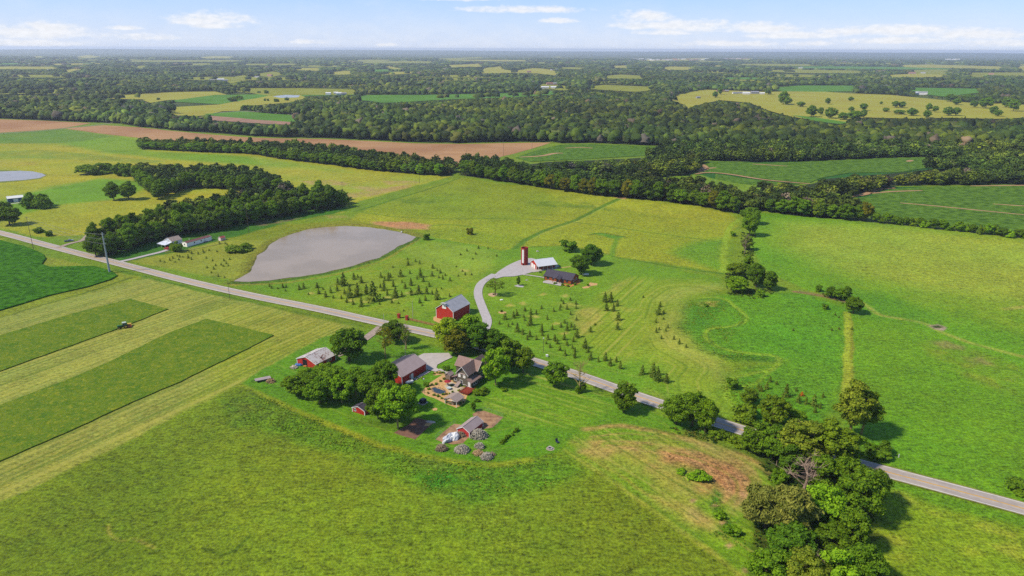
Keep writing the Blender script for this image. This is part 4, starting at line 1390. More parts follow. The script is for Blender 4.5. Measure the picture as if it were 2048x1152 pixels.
def dead_tree(seed, h, spread, material, n=11):
    rs = np.random.RandomState(seed)
    mb = MB()
    limbs(mb, rs, h, .32, spread, n, .2, sub=5, top=.95)
    # twigs
    base = [Vector(v) for v in mb.v if v[2] > h * .45]
    rr = random.Random(seed)
    for _ in range(170):
        p = rr.choice(base)
        q = p + Vector((rr.uniform(-1, 1), rr.uniform(-1, 1), rr.uniform(.1, 1.2))) * spread * .28
        mb.tube(p, q, .045, .015, 3)
    me = bpy.data.meshes.new('bare_branches')
    me.from_pydata(mb.v, [], mb.f)
    me.materials.append(material)
    return me


DEAD = [dead_tree(s, 11, 4.6, mm) for s, mm in ((81, DEADM), (82, DEADM), (83, BARKP))]

TINT = {'dark': (.76, .92, .76), 'mid': (.92, 1.12, .8), 'bright': (1.3, 1.6, .95), 'olive': (1.0, 1.05, .9), 'silver': (1, 1, 1), 'blue': (.62, .85, .85),
        'brown': (1.25, .82, .85), 'deep': (.58, .72, .6), 'grey': (1.2, 1.08, 1.5), 'yellow': (1.6, 1.5, .9), 'plain': (1, 1, 1)}


def shade(tn, v=.12):
    c = TINT[tn]
    k = 1 + rnd.uniform(-v, v)
    return (c[0] * k * (1 + rnd.uniform(-.06, .06)), c[1] * k, c[2] * k, 1)


def tree(kind, x, y, h, rad=None, tint='mid', name='broadleaf_tree', label=None, group=None, cat='tree', world=False, var=.12, z=0, solo=False):
    """one tree standing at photo pixel (x, y) or at a world place"""
    k = rnd.randrange(len(KIND[kind]))
    cm_, tm_, ph, pr_ = KIND[kind][k]
    loc = Vector((x, y, z)) if world else P(x, y, z)
    if world:
        loc = Vector((x, y, z))
    sz = h / ph
    sx = sz if rad is None else rad / pr_
    root = empty(name, loc, rnd.uniform(0, 6.28))
    root.scale = (sx, sx, sz)
    c = bpy.data.objects.new('crown', cm_)
    COL.objects.link(c)
    c.parent = root
    c.color = shade(tint, var)
    if not solo:
        tr_ = bpy.data.objects.new('trunk', tm_)
        COL.objects.link(tr_)
        tr_.parent = root
    tag(root, label, cat, group)
    return root


def htop(x, y, ytop):
    X, Y = P(x, y)[:2]
    lo, hi_ = 0.2, 60
    for _ in range(30):
        mm = (lo + hi_) / 2
        if projn(X, Y, mm)[1] > ytop:
            lo = mm
        else:
            hi_ = mm
    return lo


def radpx(x, y, w):
    d = P(x, y)
    return w / 2 / FPX * (d - cam.location).length


def ptree(kind, x, y, ytop, w, tint='mid', label=None, name='broadleaf_tree', group=None, cat='tree', **kw):
    """base pixel, top pixel row and crown width in pixels; the crown's own depth is taken off the apparent height"""
    r = radpx(x, y, w)
    h = htop(x, y, ytop)
    dd = P(x, y)
    h = max(h - r * .62 * CAMH / math.hypot(dd.length, CAMH), h * .75)
    return tree(kind, x, y, h, r, tint, name, label, group, cat, **kw)


# ---------------- trees that stand out one by one
N = ptree
N('oak', 699, 722, 648, 74, 'dark', 'large spreading shade tree with pale trunk beside the weathered-roof shed')
N('thin', 771, 716, 648, 44, 'brown', 'thin half-bare tree with brownish twigs on the lawn by the driveway')
N('thin', 813, 698, 650, 26, 'olive', 'slim nearly bare pale tree in front of the dark roadside evergreen', var=.05)
N('grove', 790, 684, 636, 52, 'deep', 'dark dense tree hugging the road at the shed driveway mouth')
N('oak', 898, 694, 628, 74, 'yellow', 'yellow-green flowering tree on the roadside in front of the hay barn')
N('oak', 938, 684, 622, 62, 'bright', 'light green tree with pale flowers at the foot of the gravel drive')
N('grove', 912, 708, 652, 52, 'brown', 'brownish dark tree between the flowering tree and the grey house')
N('grove', 958, 704, 640, 58, 'blue', 'bluish dark tree behind the grey house roof')
N('oak', 988, 708, 652, 68, 'blue', 'dark bluish tree behind the bright tree beside the house', )
N('walnut', 991, 770, 690, 62, 'bright', 'bright green tree close against the right wall of the grey house')
N('grove', 1018, 742, 672, 60, 'dark', 'tall dark tree between the grey house and the road')
N('oak', 1046, 746, 688, 48, 'olive', 'olive tree at the road end of the house trees')
N('bush', 962, 787, 770, 30, 'olive', 'purple-brown garden shrub on the lawn below the house corner', name='shrub', cat='shrub')
N('bush', 1008, 781, 773, 16, 'mid', 'lone round shrub on the lawn right of the big house tree', name='shrub', cat='shrub')
N('bush', 954, 803, 795, 12, 'dark', 'small dark shrub on the lawn near the deck', name='shrub', cat='shrub')
N('bush', 893, 741, 728, 18, 'dark', 'dark shrub on the grass wedge beside the concrete pad', name='shrub', cat='shrub')
N('bush', 853, 772, 762, 15, 'mid', 'leafy bush at the lamp post in the patio garden', name='shrub', cat='shrub')
N('grove', 947, 822, 803, 12, 'dark', 'slim dark young tree at the corner of the pen', name='young_tree')
# walnut row below the garage
WLAB = ['bushy grove tree second from the left end, crown over the mown edge', 'upper grove tree nearest the flaking-roof shed', 'lower grove tree third along from the left end', 'grove tree in the upper side, halfway between shed and red garage', 'bright grove tree in the middle of the lower side', 'upper grove tree left of the one touching the garage', 'low grove tree beside the little red shed, on its left', 'upper grove tree just below the red garage roof', 'tall grove tree whose crown covers the near end of the red garage', 'grove tree leaning over the roof of the little red shed', 'grove tree between the red garage and the bare plot', 'large bright grove tree at the right end, standing over the bare plot', 'small olive grove tree at the far left end of the row', 'bright narrow grove tree beside the propane tank']
for i, (x, y, tp, w, tn) in enumerate([(606, 790, 740, 66, 'mid'), (628, 772, 728, 60, 'mid'), (640, 806, 748, 64, 'mid'), (668, 782, 730, 64, 'mid'), (684, 806, 745, 58, 'bright'), (712, 790, 728, 66, 'mid'),
                                       (655, 768, 722, 50, 'mid'), (742, 800, 735, 64, 'mid'), (770, 786, 714, 64, 'mid'), (756, 836, 772, 58, 'mid'), (772, 818, 752, 60, 'mid'), (796, 856, 764, 82, 'bright'),
                                       (584, 784, 748, 40, 'olive'), (812, 818, 765, 48, 'bright')]):
    N('walnut', x, y, tp, w, tn, WLAB[i], group='trees of the grove row in the yard')
# along the road to the right
N('oak', 1110, 771, 718, 58, 'mid', 'small round tree with brown patches at the roadside beside the bare tree')
N('oak', 1247, 824, 762, 54, 'dark', 'roadside tree with a ragged top and ivy-clad trunk')
N('thin', 1250, 820, 750, 48, 'olive', 'bare-topped tree rising out of the ivy-clad roadside tree')
N('bush', 1160, 784, 758, 22, 'dark', 'dark ivy clump round the foot of the bare roadside tree', name='shrub', cat='shrub')
N('oak', 1352, 848, 780, 66, 'dark', 'left crown of the broad dark roadside clump')
N('oak', 1385, 852, 776, 68, 'dark', 'middle crown of the broad dark roadside clump')
N('oak', 1410, 864, 790, 50, 'mid', 'right crown of the broad dark roadside clump')
for x, y, w in [(1440, 876, 30), (1462, 882, 26), (1425, 870, 24), (1480, 892, 30)]:
    N('bush', x, y, y - 22, w, 'olive', 'roadside bush under the end of the dark clump', name='shrub', cat='shrub', group='bushes in the fence line below the road')
# creek mass at the lower right
CR = [('bush', 1490, 838, 796, 54, 'olive', 'wide olive bush right of the road bend above the creek trees'), ('grove', 1496, 806, 772, 36, 'olive', 'small tree behind the wide olive bush'),
      ('oak', 1543, 852, 784, 62, 'olive', 'olive tree standing behind the creek trees next to the young conifers'), ('oak', 1588, 846, 814, 44, 'mid', 'low round tree between the olive tree and the tall rugged tree'),
      ('grove', 1512, 905, 836, 60, 'dark', 'dark tree where the creek trees meet the road'), ('grove', 1545, 918, 842, 62, 'dark', 'dark tree second from the road among the creek trees'),
      ('rugged', 1700, 872, 752, 74, 'grey', 'tall rugged tree with an open crown above the pasture'), ('rugged', 1722, 868, 770, 60, 'olive', 'leaning side crown of the tall rugged tree reaching over the pasture'),
      ('rugged', 1600, 930, 828, 96, 'grey', 'broad spreading olive tree left half of the creek canopy'), ('rugged', 1655, 935, 830, 96, 'olive', 'broad spreading olive tree right half of the creek canopy'),
      ('rugged', 1690, 930, 850, 70, 'mid', 'green tree between the canopy and the road'), ('grove', 1575, 945, 882, 56, 'blue', 'bluish dark tree under the broad olive canopy'),
      ('grove', 1640, 985, 905, 60, 'dark', 'dark tree behind the right side of the dead tree'), ('oak', 1712, 1040, 930, 88, 'dark', 'large dark tree beside the red tractor'),
      ('oak', 1735, 1010, 925, 66, 'dark', 'dark tree just below the road at the creek'), ('oak', 1690, 985, 905, 66, 'mid', 'green tree hiding the road at the creek crossing'),
      ('willow', 1530, 1058, 962, 90, 'silver', 'silvery willow left of the bright tree'), ('willow', 1572, 1070, 955, 92, 'silver', 'silvery willow touching the bright tree'),
      ('oak', 1640, 1055, 960, 84, 'bright', 'bright yellow-green tree in the middle of the creek trees'), ('grove', 1520, 1030, 970, 50, 'mid', 'green tree behind the silvery willows'),
      ('oak', 1580, 1118, 1040, 96, 'blue', 'spreading blue-green tree below the willows'), ('oak', 1660, 1100, 1036, 84, 'dark', 'dark green tree below the bright tree'),
      ('grove', 1700, 1100, 1010, 60, 'dark', 'dark tree at the pasture side of the creek trees'), ('oak', 1530, 1165, 1090, 84, 'mid', 'green tree at the lower left end of the creek trees'),
      ('oak', 1605, 1170, 1088, 84, 'grey', 'olive tree at the bottom edge between two bare trees'), ('oak', 1722, 1170, 1080, 76, 'dark', 'dark tree at the bottom edge on the pasture side'),
      ('grove', 1668, 1180, 1090, 70, 'bright', 'fresh green tree at the bottom edge of the creek trees'), ('bush', 1752, 912, 882, 56, 'dark', 'dark bush across the road from the creek trees'), ('grove', 1766, 908, 878, 26, 'dark', 'pointed dark young tree in the bush across the road'),
      ('bush', 2042, 982, 955, 46, 'dark', 'dark bush cut by the photo edge above the road'), ('bush', 1398, 958, 934, 40, 'bright', 'leafy green thicket in the middle of the dry patch'), ('bush', 1362, 946, 933, 20, 'bright', 'smaller green thicket at the edge of the dry patch'), ('bush', 1440, 1035, 1018, 26, 'bright', 'low green thicket on the strip below the dry patch'), ('bush', 1462, 1066, 1046, 36, 'mid', 'wide low thicket beside the creek trees, below the dry patch'), ('bush', 1560, 962, 930, 40, 'mid', 'low green bush at the left edge of the creek trees'), ('bush', 1542, 1008, 985, 34, 'mid', 'low leafy bush beside the dry patch')]
for k, x, y, tp, w, tn, lb in CR:
    N(k, x, y, tp, w, tn, lb, name='shrub' if k == 'bush' else 'broadleaf_tree', cat='shrub' if k == 'bush' else 'tree')
# bare trees
for i, (x, y, tp, w, lb) in enumerate([(1608, 990, 905, 112, 'bare grey dead tree standing among the creek trees'), (1620, 1160, 1096, 66, 'bare pale tree at the bottom edge of the creek trees'),
                                       (1692, 1160, 1104, 74, 'bare brown tree leaning over the lower pasture edge'), (1566, 1122, 1092, 38, 'small brown dead crown among the lower creek trees'), (1668, 1100, 1072, 56, 'dead branches above the dark green lower trees'),
                                       (1158, 786, 712, 56, 'bare leafless tree beside the road with a bushy foot'), (1489, 508, 466, 20, 'dead snag leaning in the fence-line trees'), (812, 698, 640, 34, 'bare grey tree at the roadside of the yard')]):
    me = DEAD[i % 3]
    o = empty('dead_tree', P(x, y), i * 1.3)
    r = radpx(x, y, w)
    o.scale = (r / 5.0, r / 5.0, max(htop(x, y, tp) - r * .2, 3) / 12.5)
    c = bpy.data.objects.new('bare_branches', me)
    COL.objects.link(c)
    c.parent = o
    tag(o, lb, 'tree')
# upper farm
N('bush', 1137, 502, 472, 40, 'dark', 'round bushy tree alone behind the white-roofed workshop', name='broadleaf_tree')
N('oak', 1183, 530, 484, 48, 'blue', 'dark tree farther of the two beside the log house')
N('oak', 1160, 549, 505, 46, 'blue', 'dark tree nearer of the two beside the log house')
N('thin', 990, 591, 553, 44, 'olive', 'thin-leaved tree in a stone planting ring by the gravel drive')
N('grove', 1037, 571, 551, 9, 'dark', 'slim upright young tree in a gravel ring below the yard', name='young_tree')
N('bush', 940, 469, 452, 17, 'brown', 'lone brownish bush in the meadow', name='shrub', cat='shrub')
N('bush', 853, 480, 463, 15, 'dark', 'dark bush at the corner of the big pond', name='shrub', cat='shrub')
N('bush', 353, 503, 476, 24, 'olive', 'leafy tree between the carport house and the mobile home', name='broadleaf_tree')
N('bush', 480, 502, 480, 46, 'silver', 'grey-green reedy thicket beside the nursery rows', name='shrub', cat='shrub')
# left farm
for x, y, tp, w, lb in [(194, 347, 317, 54, 'broad dark round tree alone near the small left pond'), (237, 351, 318, 22, 'brownish tree left of the pair beside the round tree'), (253, 352, 320, 26, 'rounder right tree of the pair beside the round tree'),
                        (228, 400, 362, 32, 'open green lawn tree, left of two'), (258, 399, 360, 34, 'round dark lawn tree, right of two'), (70, 414, 374, 36, 'big dark tree right of the blue building'), (86, 417, 386, 26, 'lower dark tree leaning on the big one by the blue building'),
                        (20, 450, 410, 40, 'dark tree in front of the blue building'), (4, 420, 396, 26, 'dark tree at the left end of the blue building')]:
    N('bush' if w in (54, 36, 26, 22) else 'oak', x, y, tp, w, 'dark', lb)
N('bush', 78, 465, 450, 18, 'dark', 'dark bush on the roadside slope, left of two', name='shrub', cat='shrub')
N('bush', 99, 472, 458, 14, 'dark', 'smaller dark bush on the roadside slope, right of two', name='shrub', cat='shrub')
N('grove', 68, 418, 398, 8, 'dark', 'small tree against the big dark tree', name='young_tree')
# right of the meadow
for k, x, y, tp, w, tn, lb in [('oak', 1498, 472, 425, 34, 'mid', 'tall tree in the fence line at the meadow corner'), ('oak', 1502, 448, 412, 36, 'mid', 'tree in the fence line nearest the creek'), ('grove', 1492, 500, 470, 24, 'olive', 'small tree behind the dead snag in the fence line'),
                               ('bush', 1466, 472, 460, 14, 'mid', 'round bush beside the mown track at the meadow edge'), ('grove', 1486, 432, 418, 18, 'mid', 'small tree where the track leaves the meadow'),
                               ('oak', 1471, 554, 521, 42, 'olive', 'olive tree upper left in the clump between meadow and pasture'), ('oak', 1473, 584, 548, 48, 'bright', 'yellow-green tree lower left in the clump between meadow and pasture'),
                               ('oak', 1512, 574, 522, 38, 'dark', 'dark tree in the clump between meadow and pasture'), ('grove', 1538, 580, 540, 30, 'dark', 'dark tree right end of the clump between meadow and pasture'), ('grove', 1496, 540, 510, 20, 'mid', 'small tree at the top of the clump'), ('bush', 1520, 593, 575, 20, 'mid', 'round bush below the clump'),
                               ('bush', 1637, 583, 566, 14, 'dark', 'small tree behind the red-brown ditch'), ('grove', 1660, 596, 571, 20, 'dark', 'first tree of the short row by the ditch'), ('oak', 1677, 600, 573, 26, 'mid', 'middle tree of the short row by the ditch'), ('grove', 1692, 602, 571, 22, 'dark', 'third tree of the short row by the ditch'),
                               ('oak', 1706, 627, 590, 34, 'dark', 'round dark tree at the end of the mown strip'), ('bush', 1650, 618, 604, 14, 'dark', 'lone bush in the wet meadow'), ('bush', 1464, 776, 750, 28, 'dark', 'dark bush in the rough corner above the road'), ('bush', 1412, 612, 606, 12, 'dark', 'little dark bush by the yellow weeds')]:
    N(k, x, y, tp, w, tn, lb, name='shrub' if k == 'bush' else 'broadleaf_tree', cat='shrub' if k == 'bush' else 'tree')
for i in range(8):
    f = i / 7
    jx_, jh_ = rnd.uniform(-1.5, 1.5), rnd.uniform(5, 11)
    N('bush', 1003 + 30 * f + jx_, 887 - 24 * f + jx_, 887 - 24 * f - jh_, jh_ * rnd.uniform(.9, 1.3), 'dark', 'low dark juniper in the short row right of the pens', name='shrub', cat='shrub', group='row of junipers by the pens')
# lone trees of the far yellow pasture
SAV = [(1566, 209, 24, 22), (1574, 210, 15, 16), (1601, 214, 10, 17), (1622, 234.5, 22, 22), (1640, 231, 15, 12), (1655, 209, 12, 11), (1660, 237, 20, 25), (1686, 240, 14, 22), (1708, 245, 22, 26), (1701, 202, 8, 11), (1702, 224, 10, 12),
       (1726, 222, 14, 15), (1726, 236, 16, 12), (1762, 209, 6, 6), (1790, 216, 13, 14), (1803, 216, 12, 16), (1771, 224, 8, 13), (1798, 229, 9, 22), (1823, 232, 15, 20), (1853, 236, 14, 16), (1857, 222, 14, 12), (1870, 225, 12, 11), (1896, 232, 17, 18), (1911, 232, 16, 16),
       (1901, 204, 15, 20), (1913, 210, 12, 16), (1932, 202, 12, 22), (1945, 203, 12, 18), (1947, 215, 13, 14), (1971, 217, 20, 24), (1986, 229, 15, 14), (1995, 233, 12, 16), (2026, 223, 22, 18), (2012, 215, 18, 20), (1536, 190, 12, 14), (1430, 196, 12, 12), (1440, 190, 16, 10)]
for x, y, h, w in SAV:
    N('oak', x, y, y - h * 1.15, w, 'mid', 'tree standing on the far yellow pasture', group='trees dotted over the far yellow pasture')
for x, y, h, w in [(465, 203, 12, 18), (478, 199, 10, 14), (530, 202, 6, 5), (536, 202, 6, 5), (551, 204, 8, 7), (556, 204, 7, 6), (574, 201, 8, 9), (518, 186, 5, 6), (533, 187, 8, 10), (317, 200, 6, 5), (505, 222, 14, 18), (490, 220, 12, 16)]:
    N('bush', x, y, y - h * 1.1, w, 'dark', 'small tree on the far left fields', group='trees dotted over the far left fields')

# ---------------- rows: front trees of the grove and of the creek lines
BUD = []


def row(px, step, hr, rr, kinds, tints, label, group, jit=2.0, back=0.0, seed=0):
    r = random.Random(seed)
    w = [Vector(P(*p)[:2]) for p in px]
    s, acc_ = 0.0, r.uniform(0, step)
    for a, b_ in zip(w[:-1], w[1:]):
        L = (b_ - a).length
        d = (b_ - a) / L
        nn = Vector((-d.y, d.x))
        if nn.y < 0:
            nn = -nn
        while acc_ < L:
            p = a + d * acc_ + nn * (back + r.uniform(-jit, jit))
            rad = r.uniform(*rr)
            tree(r.choice(kinds), p.x, p.y, r.uniform(*hr), rad, r.choice(tints), 'broadleaf_tree', label, group, world=True, var=.16)
            BUD.append(1)
            acc_ += step * r.uniform(.75, 1.3)
        acc_ -= L


GR = [(186, 513), (215, 514), (262, 498), (300, 482), (360, 471), (420, 463), (500, 446), (560, 436), (600, 428), (640, 420), (686, 413)]
row(GR, 7.6, (13, 19), (5.0, 7.4), ['grove', 'oak'], ['dark', 'dark', 'mid', 'deep', 'mid', 'olive'], 'tree in the front row of the long dark grove behind the mobile home', 'front row of the long dark grove', seed=1)
row([(186, 505), (300, 470), (420, 452), (500, 436), (600, 418), (684, 404)], 8.5, (15, 21), (5.2, 7.2), ['grove', 'oak'], ['dark', 'dark', 'deep', 'mid'], 'tree in the back row of the long dark grove behind the mobile home', 'back row of the long dark grove', jit=4, back=2, seed=2)
row([(275, 362), (300, 384), (322, 398), (345, 384), (390, 374), (430, 377), (470, 381), (560, 384)], 9.0, (12, 17), (5.2, 7.6), ['oak', 'grove'], ['dark', 'dark', 'mid'], 'tree of the second grove beyond the yellow hill', 'trees of the second grove', seed=3)
row([(284, 298), (400, 304), (500, 307), (560, 317), (640, 327), (720, 337), (780, 344), (840, 349), (880, 352)], 10.0, (9, 14), (5.4, 8.0), ['oak', 'grove'], ['mid', 'mid', 'dark', 'olive', 'bright'], 'tree of the left creek line below the ploughed field', 'trees of the left creek line', seed=4)
row([(922, 350), (1000, 362), (1100, 378), (1200, 392), (1300, 400), (1400, 412), (1482, 430)], 9.5, (12, 17), (5.4, 8.2), ['oak', 'grove'], ['mid', 'dark', 'dark', 'olive', 'mid', 'brown'], 'tree of the creek line behind the meadow', 'trees of the creek line behind the meadow', seed=5)
row([(1522, 422), (1600, 432), (1740, 443)], 9.0, (10, 15), (5, 7.6), ['oak', 'grove'], ['mid', 'dark', 'mid', 'olive'], 'tree of the creek line at the top of the right pasture', 'trees along the top of the right pasture', seed=6)
row([(1745, 443), (1860, 456), (1950, 466), (2060, 478)], 4.6, (4, 9), (3, 4.8), ['oak', 'bush'], ['mid', 'dark', 'bright', 'olive'], 'low tree in the thin hedge between pasture and bean field', 'hedge trees between pasture and bean field', seed=7)
tree('oak', *P(1727, 442)[:2], 15, 6.5, 'brown', label='tall reddish-dark tree standing up from the right creek line', world=True)
print('row trees', len(BUD))

# ---------------- young pines planted over the lawns
PA = """160,300,30 175,315,25 228,318,15 270,310,38 297,305,25 292,338,20 405,325,45 440,315,50 480,365,18 550,310,48 565,360,45 598,325,20 620,385,50 662,352,52 715,335,45 720,285,60 765,292,105 775,360,45 682,395,30 748,400,35
792,430,40 818,390,100 845,445,45 852,240,55 883,225,30 912,270,60 880,372,105 912,462,80 955,355,75 1012,418,165 1072,225,45 1103,250,38 1097,330,85 1067,310,38 1135,250,70 1150,225,40 1125,370,50 1175,300,55 1192,388,88 1235,218,62
1245,270,30 1245,375,40 1272,315,50 1290,78,18 1295,125,45 1310,195,30 1320,290,60 1320,370,60 1355,95,25 1390,115,35 1395,222,78 1368,240,30 1420,260,50 1382,360,75 1410,455,15 1390,435,42 1438,415,45 1448,360,65 1468,300,42 1492,215,45 1497,150,40
1492,365,42 1530,405,90 1547,230,28 1560,190,38 1580,240,38 1533,170,25 1598,210,22 1568,320,20 1635,385,35 1638,255,38 1690,140,15 1705,215,20 1740,175,15 1762,205,28 1815,205,20 1825,75,12 1850,35,22 1725,42,20 1170,145,20 1162,435,42 1215,440,20 1060,445,25 2020,50,15 1260,500,15"""
PB = """1122,330,50 1155,375,65 1265,325,60 1352,385,75 1357,450,65 1112,430,60 1100,475,70 1212,462,80 1003,500,75 810,455,65 552,490,75 728,540,80 640,540,95 425,560,105 370,600,120 235,620,110 148,695,65 530,590,60 545,640,50 635,715,180 900,625,80 1270,550,65
1362,635,65 1175,680,70 1115,745,80 1215,795,120 1275,740,80 1330,780,90 1360,905,150 1315,970,80 980,785,85 430,815,150 515,855,95 815,820,140 825,875,70 625,895,110 585,940,80 730,940,80 912,940,95 1022,960,105 1060,1005,90 1168,940,115 1212,1030,95 885,1005,50
945,1065,75 1100,1110,85 1297,1080,70 1335,1130,80 1495,1075,150 1545,1140,95 1655,710,40 1580,820,95 1810,350,160 1905,345,155 1835,480,120 1945,490,130 2005,410,105 2020,630,135 2005,780,130 350,700,35 290,740,60"""
PC = """1050,140,20 1185,215,45 1168,275,75 1213,265,30 1150,340,35 1213,315,20 1153,420,40 1177,400,25 1230,410,30 1247,385,35 1195,470,30 1295,475,35 1338,512,45 1393,540,30 425,605,55 500,620,60 627,635,65 690,655,45 747,645,70 785,685,65 833,655,45 865,710,65 1040,755,80 1125,765,110 1162,808,112 1230,820,80 1060,1060,0
2000,893,30 1975,880,40"""
PD = """480,115,30 462,155,40 430,165,35 565,195,70 630,225,45 672,235,40 712,245,65 747,258,30 762,200,25 620,165,20 720,280,30 418,152,30 515,130,20"""
PE = """200,405,20 510,405,20 567,395,20 670,400,30 538,282,20 565,300,12"""
PF = """1207,740,30 1260,750,20 1323,730,35 1360,708,35 1413,675,20 1445,690,35 1480,690,20 1430,722,25 1545,700,50 1583,720,35 1585,650,45 1555,630,20 1665,655,40 1725,625,40 1735,640,25 1795,610,25 1762,705,30 1837,735,30 1890,625,25 1975,735,35 2003,770,35 2025,795,25 1940,785,30
1967,800,25 1874,790,25 1773,820,30 1852,835,40 1823,880,25 1908,925,40 1980,935,20 1920,530,35 1990,530,30 2012,545,35 1387,750,15 2038,640,25 2045,720,30"""
PG = """1688,850,25 1780,830,30 1855,830,20 1637,880,15 1757,875,15 1925,890,10 1733,910,8"""
sets = [(PA, 500, 500, 4.096, 'young pine in the planting between pond and road', 'young pines between pond and road'), (PB, 980, 560, 7.877, 'young pine in the planting below the log house', 'young pines below the log house'),
        (PC, 1024, 560, 4.0, 'young pine on the striped lawn toward the road', 'young pines on the striped lawn'), (PD, 1360, 720, 2.666, 'small pine in the rough grass behind the creek trees', 'small pines behind the creek trees'),
        (PE, 1536, 560, 4.0, 'tiny pine in the wet meadow', 'tiny pines in the wet meadow'), (PF, 120, 400, 6.02, 'tiny seedling pine in the nursery field', 'seedling pines of the nursery field'), (PG, 512, 290, 4.0, 'small pine scattered on the upper lawn', 'small pines on the upper lawn')]
for s_, x0, y0, sc_, lb, gp_ in sets:
    for q in s_.split():
        a, b_, h_ = map(float, q.split(','))
        if h_ < 1:
            continue
        x, y, hp = x0 + a / sc_, y0 + b_ / sc_, h_ / sc_
        if x > 2048:
            continue
        hh = htop(x, y, y - hp)
        o = tree('pine', x, y, hh, max(hh * rnd.uniform(.22, .30), .55), 'plain', 'young_pine', lb, gp_, 'pine', var=.2)
o = ptree('pine', 1603.5, 791, 782, 7, 'brown', 'small dead red-brown pine among the green ones', name='young_pine', cat='pine')
o.children[0].color = (4.5, .8, .8, 1)

# ---------------- woodland: far-off wood that reads as one mass
WL = leaf_material('woodland_leaves', (.9, .9, .9), (1.12, 1.12, 1.12), trans=.05, attr='tint')
wv, wf, wc = [], [], []
NW = [0]


def ico(sub):
    bm = bmesh.new()
    bmesh.ops.create_icosphere(bm, subdivisions=sub, radius=1)
    v = np.array([x.co[:] for x in bm.verts])
    f = np.array([[q.index for q in x.verts] for x in bm.faces])
    bm.free()
    kf = f[(v[f][:, :, 2].mean(1) > -.55)]
    used = np.unique(kf)
    mp_ = -np.ones(len(v), int)
    mp_[used] = np.arange(len(used))
    return v[used], mp_[kf]


def add_crowns(X, Y, H, R, col, sub, seed, rough=.36):
    if not len(X):
        return
    v, f = ico(sub)
    rs = np.random.RandomState(seed)
    n, k = len(X), len(v)
    disp = np.clip(1 + rs.normal(size=(n, k)) * rough * .8, .5, 1.7)
    V = v[None] * disp[:, :, None]
    zs = H * .42
    V = V * np.stack([R, R, zs], 1)[:, None, :]
    V[:, :, 0] += X[:, None]
    V[:, :, 1] += Y[:, None]
    V[:, :, 2] += (H * .56)[:, None]
    Fc = f[None] + (np.arange(n) * k)[:, None, None] + NW[0]
    NW[0] += n * k
    wv.append(V.reshape(-1, 3).astype(np.float32))
    wf.append(Fc.reshape(-1, 3))
    cl = col[:, None, :] * (1 + rs.normal(size=(n, k, 1)) * .10)
    wc.append(cl.reshape(-1, 3))


def add_cards(X, Y, H, R, col, seed, ncard=700):
    """near woods: card crowns taken from the tree prototypes"""
    rs = np.random.RandomState(seed)
    for i in range(len(X)):
        me = KIND['grove' if i % 2 else 'oak'][i % 3][0]
        if i % 2:
            ph, pr_ = 16.0, 5.4
        else:
            ph, pr_ = 15.0, 6.8
        key = (i % 2, i % 3)
        if key not in CC:
            a = np.empty(len(me.vertices) * 3, np.float32)
            me.vertices.foreach_get('co', a)
            CC[key] = a.reshape(-1, 4, 3)
        Q = CC[key]
        q = Q[rs.choice(len(Q), ncard, replace=False)]
        ctr = q.mean(1, keepdims=True)
        q = ctr + (q - ctr) * 2.3
        an = rs.uniform(0, 6.28)
        c_, s_ = math.cos(an), math.sin(an)
        q2 = np.stack([(q[..., 0] * c_ - q[..., 1] * s_) * R[i] / pr_ + X[i], (q[..., 0] * s_ + q[..., 1] * c_) * R[i] / pr_ + Y[i], q[..., 2] * H[i] / ph], -1)
        k = ncard * 4
        wv.append(q2.reshape(-1, 3))
        ff_ = np.arange(k).reshape(-1, 4) + NW[0]
        wf.append(np.concatenate([ff_[:, [0, 1, 2]], ff_[:, [0, 2, 3]]]))
        NW[0] += k
        cc_ = np.repeat(col[i][None, :] * (1 + rs.normal(size=(ncard, 1)) * .25), 4, 0)
        wc.append(np.clip(cc_, .002, 1))


CC = {}
WCOL = np.array([C(62, 88, 44), C(76, 104, 48), C(92, 122, 54), C(112, 140, 62), C(66, 94, 54), C(116, 122, 70), C(132, 118, 96)])
WPR = np.array([.24, .25, .19, .12, .13, .05, .02])


def scatter(d0, d1, sp, seed):
    rs = np.random.RandomState(seed)
    ys = np.arange(d0, d1, sp)
    xs = np.arange(-d1 * .86, d1 * .86, sp)
    X, Y = np.meshgrid(xs, ys)
    X = (X + rs.uniform(-.48, .48, X.shape) * sp).ravel()
    Y = (Y + rs.uniform(-.48, .48, Y.shape) * sp).ravel()
    k = (np.abs(X) < Y * .80 + 20)
    return X[k], Y[k], rs


def pick_col(X, Y, rs):
    k = rs.choice(len(WCOL), len(X), p=WPR)
    c = WCOL[k]
    a, b_ = vnoise(X, Y, 70, 77), vnoise(X, Y, 420, 78)
    lum = .40 + .62 * a + .66 * b_  # random leaf tone; its broad patches also paint in cloud-shadow bands
    hue = vnoise(X, Y, 150, 79) - .5 + .5 * (vnoise(X, Y, 45, 80) - .5)
    c = c * np.stack([1 + hue * .45, 1 + hue * .12, 1 - hue * .3], 1)
    return c * (lum * np.clip(1 + rs.normal(size=len(X)) * (.24 if Y.mean() < 1600 else .13), .45, 1.8))[:, None]


